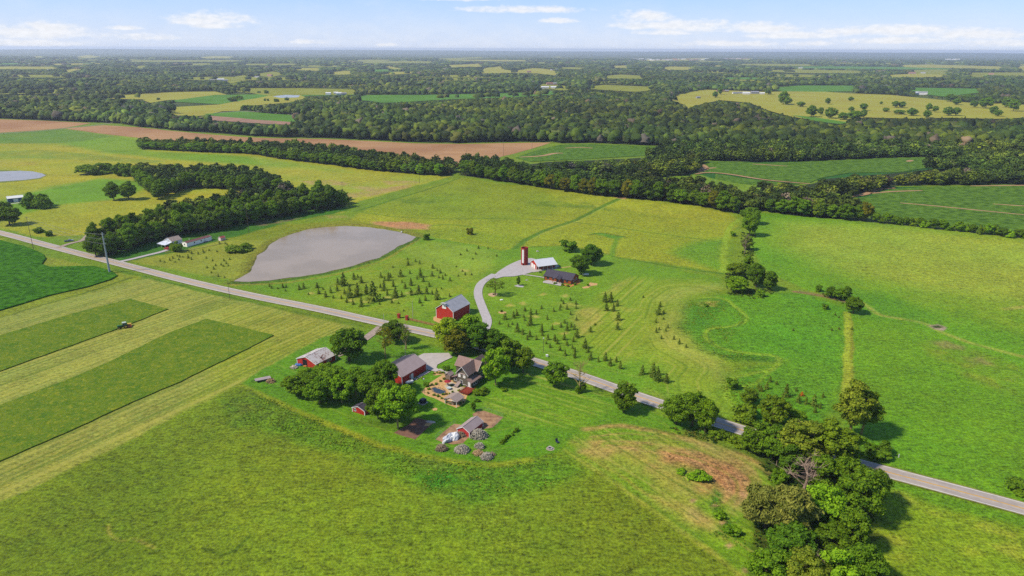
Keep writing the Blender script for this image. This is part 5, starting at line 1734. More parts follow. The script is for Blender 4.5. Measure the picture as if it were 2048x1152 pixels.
FARPOLY = FARB + [(2600, 60), (-600, 60)]
for (d0, d1, sp, sub, hr, rr) in [(430, 960, 8.6, 'card', (11, 16), (5.0, 7.8)), (960, 1500, 9.2, 2, (11, 17), (4.8, 6.6)), (1500, 2300, 11, 1, (10, 17), (5.5, 8)), (2300, 4200, 14.5, 1, (10, 17), (7, 11)), (4200, 9500, 34, 1, (10, 18), (17, 27))]:
    X, Y, rs = scatter(d0, d1, sp, int(d0))
    H = rs.uniform(*hr, len(X)) * (.85 + .3 * vnoise(X, Y, 60, 9))
    big_ = rs.uniform(size=len(X)) ** 2
    R = (rr[0] * .85 + (rr[1] * 1.32 - rr[0] * .85) * big_)
    H = H * (.82 + .32 * big_)
    if d0 < 960:
        R = rs.uniform(*rr, len(X))
    px_, py_ = projn(X, Y, np.zeros(len(X)))
    tx, ty = projn(X, Y, H)
    ok = in_poly(px_, py_, FARPOLY)
    if d0 < 960:
        mid_ = np.zeros(len(X), bool)
        for k in ('creek', 'creek_east', 'middle', 'right_near', 'right_mid', 'hedge_right', 'grove', 'grove_back'):
            mid_ |= in_poly(px_, py_, MF[k])
        ok |= mid_
    for q in FFW:
        ok &= ~in_poly(px_, py_, q)
        ok &= ~in_poly(tx, ty + 1.0, q)
    if d0 >= 2300:
        clr = vnoise(X, Y, 420, 31) * .6 + vnoise(X, Y, 150, 32) * .4
        ok &= clr < .80
    X, Y, H, R = X[ok], Y[ok], H[ok], R[ok]
    col_ = pick_col(X, Y, rs)
    col_ = col_ * {430: 1.22, 960: .74, 1500: .78, 2300: .9, 4200: .95}[d0]
    if d0 < 960:
        H = H * .88
    print('woodland', d0, d1, len(X))
    if sub == 'card':
        add_cards(X, Y, H, R, col_, int(d0), 420 if len(X) > 2500 else 600)
    else:
        add_crowns(X, Y, H, R, col_, sub, int(d0))
WV, WF, WC = np.concatenate(wv), np.concatenate(wf), np.concatenate(wc)
wme = raw_mesh("woodland", WV, WF)
ca = wme.color_attributes.new('tint', 'FLOAT_COLOR', 'POINT')
ca.data.foreach_set('color', np.concatenate([np.clip(WC, .003, 1), np.ones((len(WC), 1))], 1).astype(np.float32).ravel())
wo = link("woodland", wme, WL)
tag(wo, 'mixed broadleaf woodland covering the land beyond the farm', 'woodland', kind='stuff')
print('woodland tris', len(WF))
del wv, wf, wc, WV, WF, WC

# ------------------------------------------------------------------ buildings
RED = mat('red_siding', C(206, 52, 34), .75, .6, .10, .3, stripe=(0, .6, .12))
REDD = mat('red_boards', C(196, 50, 36), .8, .8, .12, .2, dirt=.15)
WHITE = mat('white_paint', C(246, 242, 234, .6), .6, 2, .04, .4)
GLASS = mat('window_glass', (.02, .025, .03), .08, 2, .2, .6)
BLIND = mat('white_blinds', C(240, 236, 224, .6), .7, 3, .03, .2)
DARK = mat('dark_interior', (.012, .012, .013), .9, 1, .1, .1)
ZINC = mat('galvanised_roof', C(212, 206, 204), .6, .5, .10, .3, stripe=(1, .9, .22), dirt=.18)
BROWNROOF = mat('taupe_metal_roof', C(192, 168, 160), .6, .4, .06, .4, stripe=(1, .55, .12))
NAVYROOF = mat('charcoal_metal_roof', C(74, 68, 82), .45, .4, .1, .4, stripe=(1, .8, .2))
SHING = mat('brown_shingles', C(168, 138, 126), .9, 3.0, .16, .1, stripe=(2, .28, .14))
SHING2 = mat('taupe_shingles', C(184, 162, 150), .9, 3.0, .16, .1, stripe=(2, .28, .14))
SLATE = mat('slate_shingles', C(88, 82, 92), .9, 2.0, .14, .15)
GREYW = mat('grey_siding', C(120, 112, 96), .85, 1.5, .1, .15, stripe=(2, .3, .18))
LOGW = mat('orange_logs', C(186, 96, 46), .8, 1.4, .2, .2, stripe=(2, .35, .35))
WEATH = bpy.data.materials.new('flaking_roof')
WEATH.use_nodes = True
t = NT(WEATH.node_tree)
b = t.n['Principled BSDF']
b.inputs['Roughness'].default_value = .8
tc = t.new('ShaderNodeTexCoord')
n1 = t.noise(tc.outputs['Object'], 1.5, 6.0, .75)
n2 = t.noise(tc.outputs['Object'], .3, 3.0, .6)
f = t.ramp(t.math('ADD', n1, t.math('MULTIPLY', t.math('SUBTRACT', n2, .5), .5)), .53, .6)
t.l.new(t.mix(f, C(224, 214, 206), C(150, 104, 90)), b.inputs['Base Color'])


def win(root, W, L, face, s, z, w, h, frame=WHITE, pane=GLASS, name='window', pn='pane', ft=.12, cross=False, prot=.05, off=0.0):
    """opening on a wall face; s is the centre along the wall"""
    def bxs(mb, a0, a1, z0, z1, p):
        if face == 'front':
            mb.box(a0, a1, off - p, off + .02, z0, z1)
        elif face == 'back':
            mb.box(a0, a1, L - .02, L + p, z0, z1)
        elif face == 'right':
            mb.box(off - .02, off + p, a0, a1, z0, z1)
        else:
            mb.box(-W - p, -W + .02, a0, a1, z0, z1)
    fr = MB()
    bxs(fr, s - w / 2 - ft, s + w / 2 + ft, z + h, z + h + ft, prot)
    bxs(fr, s - w / 2 - ft, s + w / 2 + ft, z - ft, z, prot + .03)
    bxs(fr, s - w / 2 - ft, s - w / 2, z, z + h, prot)
    bxs(fr, s + w / 2, s + w / 2 + ft, z, z + h, prot)
    if cross:
        bxs(fr, s - w / 2, s + w / 2, z + h / 2 - .03, z + h / 2 + .03, prot - .005)
    if name == 'window':
        f_ = fr.build('window', frame, root)
        pb = MB()
        bxs(pb, s - w / 2, s + w / 2, z, z + h, prot - .025)
        pb.build(pn, pane, f_)
        return f_
    pb = MB()
    bxs(pb, s - w / 2, s + w / 2, z, z + h, prot - .02)
    d_ = pb.build(name, pane, root)
    fr.build('door_frame', frame, d_)
    return d_


def gable(name, o, ang, W, L, eh, rh, wall, roof, trim=WHITE, over=.35, label=None, cat='barn', roof2=None, corner=True, x0=None, rth=.14, ridge_x=.5, wx=None):
    """x in [-W,0], y in [0,L]; ridge runs along y"""
    root = empty(name, (o[0], o[1], 0.0), math.radians(ang))
    xl, xr = -W, 0.0
    if wx:
        xl, xr = wx
    rx = -W * (1 - ridge_x)
    sl = (rh - eh) / (W * ridge_x)

    def rz_(x):
        return rh - abs(x - rx) * (rh - eh) / (W * ridge_x if x < rx else W * (1 - ridge_x))
    mb = MB()
    prof = [(xl, 0), (xr, 0), (xr, rz_(xr) - .06), (rx, rh - .06), (xl, rz_(xl) - .06)]
    n = 5
    vs = [(p[0], 0, p[1] - (.2 if p[1] == 0 else 0)) for p in prof] + [(p[0], L, p[1] - (.2 if p[1] == 0 else 0)) for p in prof]
    fs = [(0, 1, 2, 3, 4), (9, 8, 7, 6, 5)] + [((i + 1) % n, i, n + i, n + (i + 1) % n) for i in range(n)]
    mb.add(vs, fs)
    mb.build('wall', wall, root)
    e = over
    zl, zr = eh - e * (rh - eh) / (W * ridge_x), eh - e * (rh - eh) / (W * (1 - ridge_x))
    rb = MB()
    rb.slab([(-W - e, -e, zl + .05), (rx, -e, rh + .05), (rx, L + e, rh + .05), (-W - e, L + e, zl + .05)], rth)
    if roof2 is not None:
        ro2 = rb.build('roof', roof2, root)
        ro2['label'] = 'dark metal slope on the far side'
        rb = MB()
    rb.slab([(rx, -e, rh + .05), (e, -e, zr + .05), (e, L + e, zr + .05), (rx, L + e, rh + .05)], rth)
    ro = rb.build('roof', roof, root)
    rc = MB()
    rc.tube((rx, -e - .02, rh + .06), (rx, L + e + .02, rh + .06), .09, n=6)
    rc.build('ridge_cap', roof, ro)
    if corner and trim:
        tb = MB()
        for x in (xl, xr):
            for y in (0, L):
                tb.box(x - .12, x + .12, y - .05 if y == 0 else y - .18, y + .18 if y == 0 else y + .05, -.1, rz_(x) - .2)
        # rake boards
        for y in (-e - .03, L + e - .02):
            for xa, za, xb, zb in ((-W - e, zl, rx, rh), (rx, rh, e, zr)):
                tb.add([(xa, y, za - .16), (xb, y, zb - .16), (xb, y, zb + .07), (xa, y, za + .07), (xa, y + .05, za - .16), (xb, y + .05, zb - .16), (xb, y + .05, zb + .07), (xa, y + .05, za + .07)],
                       [(0, 1, 2, 3), (7, 6, 5, 4), (0, 4, 5, 1), (3, 2, 6, 7)])
        tb.build('trim', trim, root)
    tag(root, label, cat)
    return root


A0 = -31.0
# hay barn
hb = gable('hay_barn', (-28.3, 315.2), A0, 10.2, 14.0, 5.2, 8.9, RED, ZINC, label='tall red hay barn with silver roof and white loft door beside the gravel drive', cat='barn', over=.3)
win(hb, 10.2, 14, 'front', -5.3, 5.9, 2.1, 2.3, pane=WHITE, name='loft_door')
m_ = MB()
m_.slab([(-6.5, -1.5, 8.75), (-5.1, -1.5, 9.05), (-5.1, 0, 9.05), (-6.5, 0, 8.75)], .1)
m_.slab([(-5.1, -1.5, 9.05), (-3.7, -1.5, 8.75), (-3.7, 0, 8.75), (-5.1, 0, 9.05)], .1)
m_.build('hay_hood', ZINC, hb)
# weathered shed
ws = gable('shed', (-80.3, 261.4), A0, 11.0, 11.0, 2.5, 4.5, RED, WEATH, label='low red shed with a flaking white roof and open dark doorway', cat='shed', over=.3)
win(ws, 11, 11, 'front', -6.4, 0, 2.6, 3.0, pane=DARK, name='doorway', frame=REDD)
win(ws, 11, 11, 'right', 6.6, 1.0, .9, .8)
win(ws, 11, 11, 'right', 8.2, 1.0, .9, .8)
MB().cyl((-1.6, 4.6, 2.7), .28, .9, 10).build('vent', mat('rusty_iron', C(96, 50, 40), .8, 3, .3), ws)
# red garage
gr = gable('garage', (-43.0, 248.0), 59 - 90, 12.2, 15.4, 3.3, 5.8, RED, BROWNROOF, label='long red garage with taupe roof, dark far slope and white side door', cat='garage', roof2=NAVYROOF, over=.25)
win(gr, 12.2, 15.4, 'right', 6.3, .02, 1.1, 2.2, pane=WHITE, name='door')
win(gr, 12.2, 15.4, 'right', 5.0, .9, .5, 1.2)
win(gr, 12.2, 15.4, 'back', -3.2, .02, 3.0, 2.6, pane=WHITE, name='garage_door')
win(gr, 12.2, 15.4, 'back', -8.4, .02, 3.0, 2.6, pane=WHITE, name='garage_door')
# pen barn
pb_ = gable('goat_barn', (-14.3, 208.9), A0, 5.0, 8.4, 1.95, 3.3, mat('bright_red_siding', C(214, 62, 58), .7, .8, .08, .3, stripe=(0, .5, .1)), BROWNROOF, label='small bright red barn with white trim between the two dirt pens', cat='barn', over=.25)
win(pb_, 5, 8.4, 'back', -2.5, 0, 1.6, 1.6, pane=DARK, name='doorway')
# little red shed under the trees
sr = gable('garden_shed', (-52.8, 223.5), -30, 5.8, 3.4, 1.8, 2.9, REDD, SLATE, label='little red shed with dark roof and white window under the grove', cat='shed', over=.2)
win(sr, 5.8, 3.4, 'front', -4.5, .7, .8, .8)
# workshop with open side porch
sh = gable('workshop', (15.6, 397.3), -66.5, 10.8, 12.4, 2.9, 5.4, RED, mat('white_metal_roof', C(232, 232, 232, .55), .45, .5, .04, .4, stripe=(1, .8, .1)), label='red workshop with a white metal roof and open side porch', cat='barn', over=.3, wx=(-10.8, -2.6), ridge_x=.42)
win(sh, 10.8, 12.4, 'front', -5.6, .02, 2.3, 2.4, pane=WHITE, name='garage_door')
win(sh, 10.8, 12.4, 'front', -8.6, .02, 2.3, 2.6, pane=WHITE, name='garage_door')
for i in range(5):
    MB().box(-.18, 0.0, .1 + i * 3.02, .28 + i * 3.02, 0, 2.75).build('post', WHITE, sh)
for s in (2.4, 6.0, 9.6):
    win(sh, 10.8, 12.4, 'right', s, .9, 1.0, 1.0, off=-2.6)
MB().box(-2.6, .3, -.1, 12.5, -.05, .1).build('porch_slab', conc, sh)
# log house: ridge runs along the long side
lh = gable('log_house', (38.0, 381.1), 60, 9.6, 17.0, 2.6, 5.0, LOGW, SLATE, label='orange log house with a dark grey roof above the lawn', cat='house', over=.5, trim=mat('dark_fascia', C(72, 62, 66), .7))
for s in (2.6, 5.2, 11.4, 14.6):
    win(lh, 9.6, 17, 'left', s, .9, 1.3, 1.1, frame=mat('dark_fascia', C(72, 62, 66), .7))
win(lh, 9.6, 17, 'left', 8.3, .05, 1.1, 2.1, pane=mat('brown_door', C(110, 50, 30), .6), name='door', frame=WHITE)
win(lh, 9.6, 17, 'front', -6.6, .9, 1.2, 1.2)
win(lh, 9.6, 17, 'front', -3.0, .9, 1.2, 1.2)
m_ = MB()
m_.slab([(-12.3, 6.0, 2.35), (-8.4, 6.0, 3.35), (-8.4, 8.3, 4.2), (-12.3, 8.3, 3.3)], .12)
m_.slab([(-12.3, 8.3, 3.3), (-8.4, 8.3, 4.2), (-8.4, 10.6, 3.35), (-12.3, 10.6, 2.35)], .12)
m_.build('porch_roof', SLATE, lh)
for y in (6.2, 10.3):
    MB().box(-12.1, -11.9, y, y + .2, 0, 2.4).build('post', LOGW, lh)
MB().cyl((-4.0, 6.0, 4.5), .08, .7, 8).build('vent_pipe', WHITE, lh)
# mobile home
mh = gable('mobile_home', (-215.4, 447.7), -27, 4.6, 20.0, 2.7, 3.25, mat('white_vinyl', C(248, 240, 224, .85), .6, 1, .05, .3, stripe=(2, .25, .08)), mat('rust_brown_roof', C(140, 90, 84), .7, .6, .12, .2), label='long white mobile home with a rust-brown roof in front of the grove', cat='mobile home', over=.12)
win(mh, 4.6, 20, 'front', -2.3, 1.0, 1.0, 1.0)
for s in (6, 11.5):
    win(mh, 4.6, 20, 'right', s, 1.3, .8, .8)
win(mh, 4.6, 20, 'right', 14.4, .5, .9, 2.0, pane=BLIND, name='door')
MB().box(.05, 1.4, 13.4, 15.4, 0, .5).build('step', mat('grey_boards', C(150, 140, 130), .9), mh)
# carport cottage
cp = gable('cottage', tuple(P(345, 493)[:2]), -31, 8.0, 7.5, 3.4, 5.4, mat('blue_white_siding', C(214, 220, 228, .6), .7, 1, .04, .2), mat('tan_roof', C(186, 166, 150), .85, 1, .12, .1), label='small white cottage with a lower carport roof in front', cat='house', over=.2)
m_ = MB()
m_.slab([(-8.6, -5.5, 2.1), (0.4, -5.5, 2.1), (.4, 0, 2.9), (-8.6, 0, 2.9)], .12)
m_.build('carport_roof', mat('white_sheet', C(226, 230, 238, .6), .5), cp)
for x in (-8.2, -4.1, 0):
    MB().box(x - .07, x + .07, -5.2, -5.06, 0, 2.1).build('post', WHITE, cp)
win(cp, 8, 7.5, 'right', 3.5, 1.2, 1.0, 1.1)
win(cp, 8, 7.5, 'front', -3.5, 3.0, .8, .5)
# pink shed
ps = gable('garden_shed', tuple(P(442, 482)[:2]), -31, 2.6, 3.6, 2.0, 2.8, mat('pale_pink_boards', C(230, 190, 176, .6), .8), mat('faded_red_roof', C(196, 96, 84), .8, 2, .15), label='little pale pink shed with a faded red roof right of the mobile home', cat='shed', over=.15)
win(ps, 2.6, 3.6, 'front', -1.3, .02, .9, 1.7, pane=WHITE, name='door')
# blue building
w0, w1 = P(16.5, 406), P(48.5, 402.6)
bang = math.degrees(math.atan2((w1 - w0).y, (w1 - w0).x)) - 90
bl = gable('metal_building', tuple(w0[:2]), bang, 9.0, (w1 - w0).length, 3.6, 4.9, mat('blue_siding', C(58, 96, 140), .6, 1, .06, .3, stripe=(1, .9, .15)), mat('cream_metal_roof', C(240, 238, 226, .6), .5, .5, .04), label='blue metal building with a cream roof and white doors', cat='barn', over=.25)
win(bl, 9, (w1 - w0).length, 'right', (w1 - w0).length * .5, .02, 3.2, 2.9, pane=WHITE, name='garage_door')
ribbon("building_apron", [(18, 408), (34, 406), (54, 402.5)], 2.5, .02, conc, smooth=0)

# the grey farmhouse
HO = (-17.04, 246.25)
gh = empty('farmhouse', (HO[0], HO[1], 0), math.radians(A0))
tag(gh, 'two-storey grey farmhouse with brown shingle roofs and white windows', 'house')
mb = MB()


def body(mb, xa, xb, ya, yb, z1):
    mb.box(xa, xb, ya, yb, -.2, z1)


EH, RH = 5.5, 8.2
# walls: main body with gables front and back, cross wing with gables left and right
mb.add([(-5, 0, -.2), (0, 0, -.2), (0, 0, EH), (-2.5, 0, RH - .08), (-5, 0, EH), (-5, 13.6, -.2), (0, 13.6, -.2), (0, 13.6, EH), (-2.5, 13.6, RH - .08), (-5, 13.6, EH)],
       [(0, 1, 2, 3, 4), (9, 8, 7, 6, 5), (1, 0, 5, 6), (2, 1, 6, 7), (3, 2, 7, 8), (4, 3, 8, 9), (0, 4, 9, 5)])
mb.add([(-9.4, 5.4, -.2), (-9.4, 10.8, -.2), (-9.4, 10.8, EH - .03), (-9.4, 8.1, RH - .12), (-9.4, 5.4, EH - .03), (.8, 5.4, -.2), (.8, 10.8, -.2), (.8, 10.8, EH - .03), (.8, 8.1, RH - .12), (.8, 5.4, EH - .03)],
       [(4, 3, 2, 1, 0), (5, 6, 7, 8, 9), (0, 1, 6, 5), (1, 2, 7, 6), (2, 3, 8, 7), (3, 4, 9, 8), (4, 0, 5, 9)])
mb.box(-7.4, -5.0, .5, 4.6, -.2, 2.9)
mb.box(0.0, 2.0, -.6, 5.4, -.2, 2.7)
mb.build('wall', GREYW, gh)


def house_roof(pts, nm='roof', m__=SHING, th=.16):
    r = MB()
    for q in pts:
        r.slab(q, th)
    return r.build(nm, m__, gh)


e = .55
ez = EH - e * (RH - EH) / 2.5
ew = EH - e * (RH - EH) / 2.7
house_roof([[(-5 - e, -e, ez), (-2.5, -e, RH), (-2.5, 13.6 + e, RH), (-5 - e, 13.6 + e, ez)], [(-2.5, -e, RH), (e, -e, ez), (e, 13.6 + e, ez), (-2.5, 13.6 + e, RH)]])
house_roof([[(-9.4 - e, 5.4 - e, ew), (.8 + e, 5.4 - e, ew), (.8 + e, 8.1, RH - .02), (-9.4 - e, 8.1, RH - .02)], [(-9.4 - e, 8.1, RH - .02), (.8 + e, 8.1, RH - .02), (.8 + e, 10.8 + e, ew), (-9.4 - e, 10.8 + e, ew)]])
house_roof([[(-7.8, -.2, 2.5), (-5, -.2, 3.7), (-5, 4.9, 3.7), (-7.8, 4.9, 2.5)]], 'porch_roof')
house_roof([[(0, -1.1, 3.7), (2.6, -1.1, 2.75), (2.6, 5.9, 2.75), (0, 5.9, 3.7)]], 'porch_roof')
house_roof([[(-3.9, -.35, 5.0), (-1.1, -.35, 5.0), (-1.1, .0, 5.25), (-3.9, .0, 5.25)]], 'gable_skirt', SHING2, .1)
tb = MB()
for xa, za, xb, zb, y in ((-5 - e, ez, -2.5, RH, -e - .04), (-2.5, RH, e, ez, -e - .04)):
    tb.add([(xa, y, za - .2), (xb, y, zb - .2), (xb, y, zb + .04), (xa, y, za + .04), (xa, y + .06, za - .2), (xb, y + .06, zb - .2), (xb, y + .06, zb + .04), (xa, y + .06, za + .04)],
           [(0, 1, 2, 3), (7, 6, 5, 4), (0, 4, 5, 1), (3, 2, 6, 7), (0, 3, 7, 4), (1, 5, 6, 2)])
for ya, za, yb, zb, x in ((5.4 - e, ew, 8.1, RH, .8 + e - .02), (8.1, RH, 10.8 + e, ew, .8 + e - .02)):
    tb.add([(x, ya, za - .2), (x, yb, zb - .2), (x, yb, zb + .02), (x, ya, za + .02), (x + .06, ya, za - .2), (x + .06, yb, zb - .2), (x + .06, yb, zb + .02), (x + .06, ya, za + .02)],
           [(3, 2, 1, 0), (4, 5, 6, 7), (0, 1, 5, 4), (3, 7, 6, 2)])
tb.box(0.0, 2.05, -.66, -.6, .5, .68)
tb.box(-5.05, .05, -.05, .0, .5, .66)
tb.build('trim', WHITE, gh)
for s, z, w, h, pn in ((-4.0, 3.5, .95, 1.35, BLIND), (-1.7, 3.5, .95, 1.35, BLIND), (-3.2, 1.1, 1.1, 1.0, GLASS)):
    win(gh, 9.4, 13.6, 'front', s, z, w, h, pane=pn)
win(gh, 9.4, 13.6, 'front', -6.2, 1.0, .9, 1.1, off=.5)
win(gh, 9.4, 13.6, 'front', 1.0, .55, .85, 1.95, name='door', pane=WHITE, off=-.6)
win(gh, 9.4, 13.6, 'right', 3.3, 3.5, .9, 1.35)
for s in (7.2, 8.6):
    win(gh, 9.4, 13.6, 'right', s, 3.5, .9, 1.5, off=.8)
    win(gh, 9.4, 13.6, 'right', s, .9, .9, 1.5, off=.8)
for s in (1.4, 3.0):
    win(gh, 9.4, 13.6, 'right', s, .9, .9, 1.2, off=2.0)
MB().cyl((-3.6, 7.2, 6.9), .12, 1.1, 8).build('vent_pipe', WHITE, gh)

H2W = lambda u, v: (HO[0] + u * math.cos(math.radians(A0)) - v * math.sin(math.radians(A0)), HO[1] + u * math.sin(math.radians(A0)) + v * math.cos(math.radians(A0)))
# deck
dk = empty('deck', (*H2W(0, -6.2), 0), math.radians(A0))
tag(dk, 'raised red-brown wooden deck at the corner of the grey farmhouse', 'deck')
DKM = mat('red_stain', C(160, 70, 50), .8, 1.5, .15, .1, stripe=(0, .3, .3))
MB().box(0, 4.2, 0, 5.4, .5, .62).build('deck_boards', DKM, dk)
pm = MB()
for x in (.1, 2.1, 4.1):
    for y in (.1, 2.7, 5.3):
        if not (x == 2.1 and y == 2.7):
            pm.box(x - .06, x + .06, y - .06, y + .06, 0, .5)
pm.build('support', DKM, dk)
rl = MB()
for (xa, ya, xb, yb) in ((0, 0, 4.2, 0), (4.2, 0, 4.2, 5.4), (0, 0, 0, 5.4)):
    for z in (.8, 1.45):
        rl.tube((xa, ya, z), (xb, yb, z), .05, n=4)
    k = int(math.hypot(xb - xa, yb - ya) / .5)
    for i in range(k + 1):
        f = i / k
        rl.tube((xa + (xb - xa) * f, ya + (yb - ya) * f, .5), (xa + (xb - xa) * f, ya + (yb - ya) * f, 1.45), .03, n=4)
rl.build('railing', DKM, dk)
# gazebo
gz = empty('garden_shelter', (*H2W(.5, -15.7), 0), math.radians(A0))
tag(gz, 'open garden shelter with a brown shingle roof below the deck', 'shelter')
m_ = MB()
m_.slab([(-.4, -.4, 2.3), (2.6, -.4, 3.3), (2.6, 4.8, 3.3), (-.4, 4.8, 2.3)], .12)
m_.slab([(2.6, -.4, 3.3), (5.6, -.4, 2.3), (5.6, 4.8, 2.3), (2.6, 4.8, 3.3)], .12)
m_.build('roof', SHING2, gz)
for x in (0, 5.2):
    for y in (0, 4.4):
        MB().box(x - .08, x + .08, y - .08, y + .08, 0, 2.35).build('post', WHITE, gz)
MB().box(.4, 3.4, .6, 1.0, 0, 1.0).build('counter', mat('fieldstone', C(150, 130, 112), .9, 3, .3), gz)
MB().box(-.1, 5.3, -.06, .06, 2.1, 2.3).build('beam', WHITE, gz)

# silo
sl = empty('silo', P(1049, 529.3))
tag(sl, 'round red brick silo with a white stripe and open top', 'silo')
m_ = MB()
ns_ = 32
for i in range(ns_):
    a0, a1 = 2 * math.pi * i / ns_, 2 * math.pi * (i + 1) / ns_
    c0, s0, c1, s1 = math.cos(a0), math.sin(a0), math.cos(a1), math.sin(a1)
    R0, R1 = 2.15, 1.95
    m_.add([(R0 * c0, R0 * s0, -.2), (R0 * c1, R0 * s1, -.2), (R0 * c1, R0 * s1, 11), (R0 * c0, R0 * s0, 11), (R1 * c0, R1 * s0, -.2), (R1 * c1, R1 * s1, -.2), (R1 * c1, R1 * s1, 11), (R1 * c0, R1 * s0, 11)],
           [(0, 1, 2, 3), (5, 4, 7, 6), (3, 2, 6, 7)])
m_.build('wall', mat('red_tile', C(186, 56, 44), .7, 1.2, .1, .3, stripe=(2, .4, .12)), sl)
m_ = MB()
for z in (1.2, 3.2, 5.2, 7.2, 9.2, 10.9):
    for i in range(ns_):
        a0, a1 = 2 * math.pi * i / ns_, 2 * math.pi * (i + 1) / ns_
        m_.tube((2.17 * math.cos(a0), 2.17 * math.sin(a0), z), (2.17 * math.cos(a1), 2.17 * math.sin(a1), z), .04, n=4)
m_.build('hoop', mat('rusty_iron', C(96, 50, 40)), sl)
m_ = MB()
aw = math.radians(-118)
for i in range(3):
    a0, a1 = aw + (i - 1.5) * .19, aw + (i - .5) * .19
    m_.add([(r * math.cos(a), r * math.sin(a), z) for r in (2.16, 2.24) for z in (1.6, 10.0) for a in (a0, a1)],
           [(4, 5, 7, 6), (0, 4, 6, 2), (5, 1, 3, 7), (6, 7, 3, 2), (0, 1, 5, 4)])
m_.build('white_stripe', WHITE, sl)
MB().box(-1.15, -.65, -2.3, -1.9, .1, 1.3).build('hatch', DARK, sl)

# ------------------------------------------------------------------ far farms and houses
FH = [(1470, 188, 16, 7, 'w'), (1480, 187.5, 12, 6, 'g'), (1492, 189, 20, 9, 'w'), (1509, 188, 24, 10, 'g'), (1524, 189, 14, 7, 'w'), (1440, 184, 22, 8, 'b'), (1453, 184, 12, 7, 'b'), (1396, 197, 12, 6, 'g'),
      (1830, 189, 30, 10, 'w'), (1843, 189, 30, 11, 'w'), (657, 190, 14, 9, 'w'), (678, 190, 16, 9, 'w'), (688, 190, 14, 8, 'g'), (672, 188, 12, 7, 'w'), (1100, 170, 26, 11, 'p'), (1112, 170, 22, 11, 'p'), (974, 175, 22, 10, 'p'), (985, 174, 14, 8, 'b'),
      (424, 163, 24, 10, 'w'), (441, 162, 26, 12, 'w'), (452, 163, 16, 9, 'g'), (1172, 144, 26, 12, 'w'), (1183, 143, 26, 12, 'w'), (1199, 154, 28, 14, 'w'), (1160, 156, 22, 10, 'w'), (1172, 157, 18, 9, 'g'), (1058, 145, 24, 12, 'p'), (1104, 141, 24, 10, 'w'), (1112, 141, 20, 12, 'g'),
      (1187, 132, 34, 12, 'w'), (1295, 137, 40, 14, 'p'), (1256, 129, 30, 12, 'w'), (1040, 167, 22, 9, 'w'), (1030, 168, 18, 9, 'b'), (1090, 177, 26, 9, 'w'), (1108, 177, 22, 9, 'w'), (1601, 137, 30, 12, 'w'), (1645, 131, 30, 14, 'p'), (1824, 148, 34, 14, 'p'), (1846, 147, 24, 10, 'w'),
      (1982, 150, 24, 12, 'p'), (2004, 156, 24, 12, 'w'), (2030, 157, 24, 12, 'w'), (57, 128, 40, 14, 'w'), (101, 142, 30, 12, 'w'), (515, 156, 22, 10, 'w'), (540, 153, 24, 12, 'p'), (5, 154, 20, 8, 'w'), (693, 236.5, 9, 5, 'w')]
for i in range(26):
    FH.append((1258 + i * 6.2 + rnd.uniform(-3, 3), rnd.uniform(118.5, 121.5), 60, 16, rnd.choice('wpb')))
for i in range(8):
    FH.append((1450 + i * 6 + rnd.uniform(-3, 3), rnd.uniform(117, 119), 60, 16, rnd.choice('wp')))
for i in range(6):
    FH.append((1895 + i * 4, rnd.uniform(119, 121), 60, 16, 'w'))
WM_ = {'w': mat('far_white_wall', C(240, 236, 228, .6), .8), 'g': mat('far_grey_wall', C(190, 186, 180), .8), 'b': mat('far_brown_wall', C(176, 140, 116), .8), 'p': mat('far_pink_wall', C(220, 180, 160), .8)}
RM_ = {'w': mat('far_white_roof', C(236, 234, 232, .6), .7), 'g': mat('far_grey_roof', C(176, 174, 178), .7), 'b': mat('far_brown_roof', C(160, 118, 98), .8), 'p': mat('far_red_roof', C(190, 134, 112), .8)}
for i, (x, y, L, W_, c) in enumerate(FH):
    m_ = MB()
    h = W_ * .42 + 1.5
    L2 = L / 2
    m_.add([(-L2, -W_ / 2, -.5), (L2, -W_ / 2, -.5), (L2, W_ / 2, -.5), (-L2, W_ / 2, -.5), (-L2, -W_ / 2, h), (L2, -W_ / 2, h), (L2, W_ / 2, h), (-L2, W_ / 2, h), (-L2, 0, h + W_ * .25), (L2, 0, h + W_ * .25)],
           [(0, 1, 5, 4), (1, 2, 6, 9, 5), (2, 3, 7, 6), (3, 0, 4, 8, 7), (3, 2, 1, 0)])
    m_.mi = 1
    m_.slab([(-L2 - .4, -W_ / 2 - .5, h - .1), (L2 + .4, -W_ / 2 - .5, h - .1), (L2 + .4, 0, h + W_ * .25 + .1), (-L2 - .4, 0, h + W_ * .25 + .1)], .2)
    m_.slab([(-L2 - .4, 0, h + W_ * .25 + .1), (L2 + .4, 0, h + W_ * .25 + .1), (L2 + .4, W_ / 2 + .5, h - .1), (-L2 - .4, W_ / 2 + .5, h - .1)], .2)
    rc_ = {'w': 'w', 'g': 'g', 'b': 'b', 'p': 'p'}[c] if i % 3 else 'g'
    o = m_.build('farm_building', [WM_[c], RM_[rc_]])
    # lift those that stand among the woods onto their rise so that they show above the nearer crowns
    o.location = P(x, y, 0)
    o.rotation_euler = (0, 0, rnd.uniform(-.5, .5))
    big_ = i < 10
    if i < 6:
        lb, gp_ = 'farm building of the far farmstead on the yellow pasture', 'far farmstead on the yellow pasture'
    elif i in (8, 9):
        lb, gp_ = 'long white barn by the trees on the far right pasture', 'white barns on the far right pasture'
    elif i in (10, 11, 12, 13):
        lb, gp_ = 'farm building of the white farmstead left of the long green field', 'white farmstead by the long green field'
    elif y < 122:
        lb, gp_ = 'tiny building of the distant town below the skyline', 'buildings of the distant town'
    else:
        lb, gp_ = 'small distant building among the far woods', 'scattered buildings among the far woods'
    tag(o, lb, 'building', gp_)

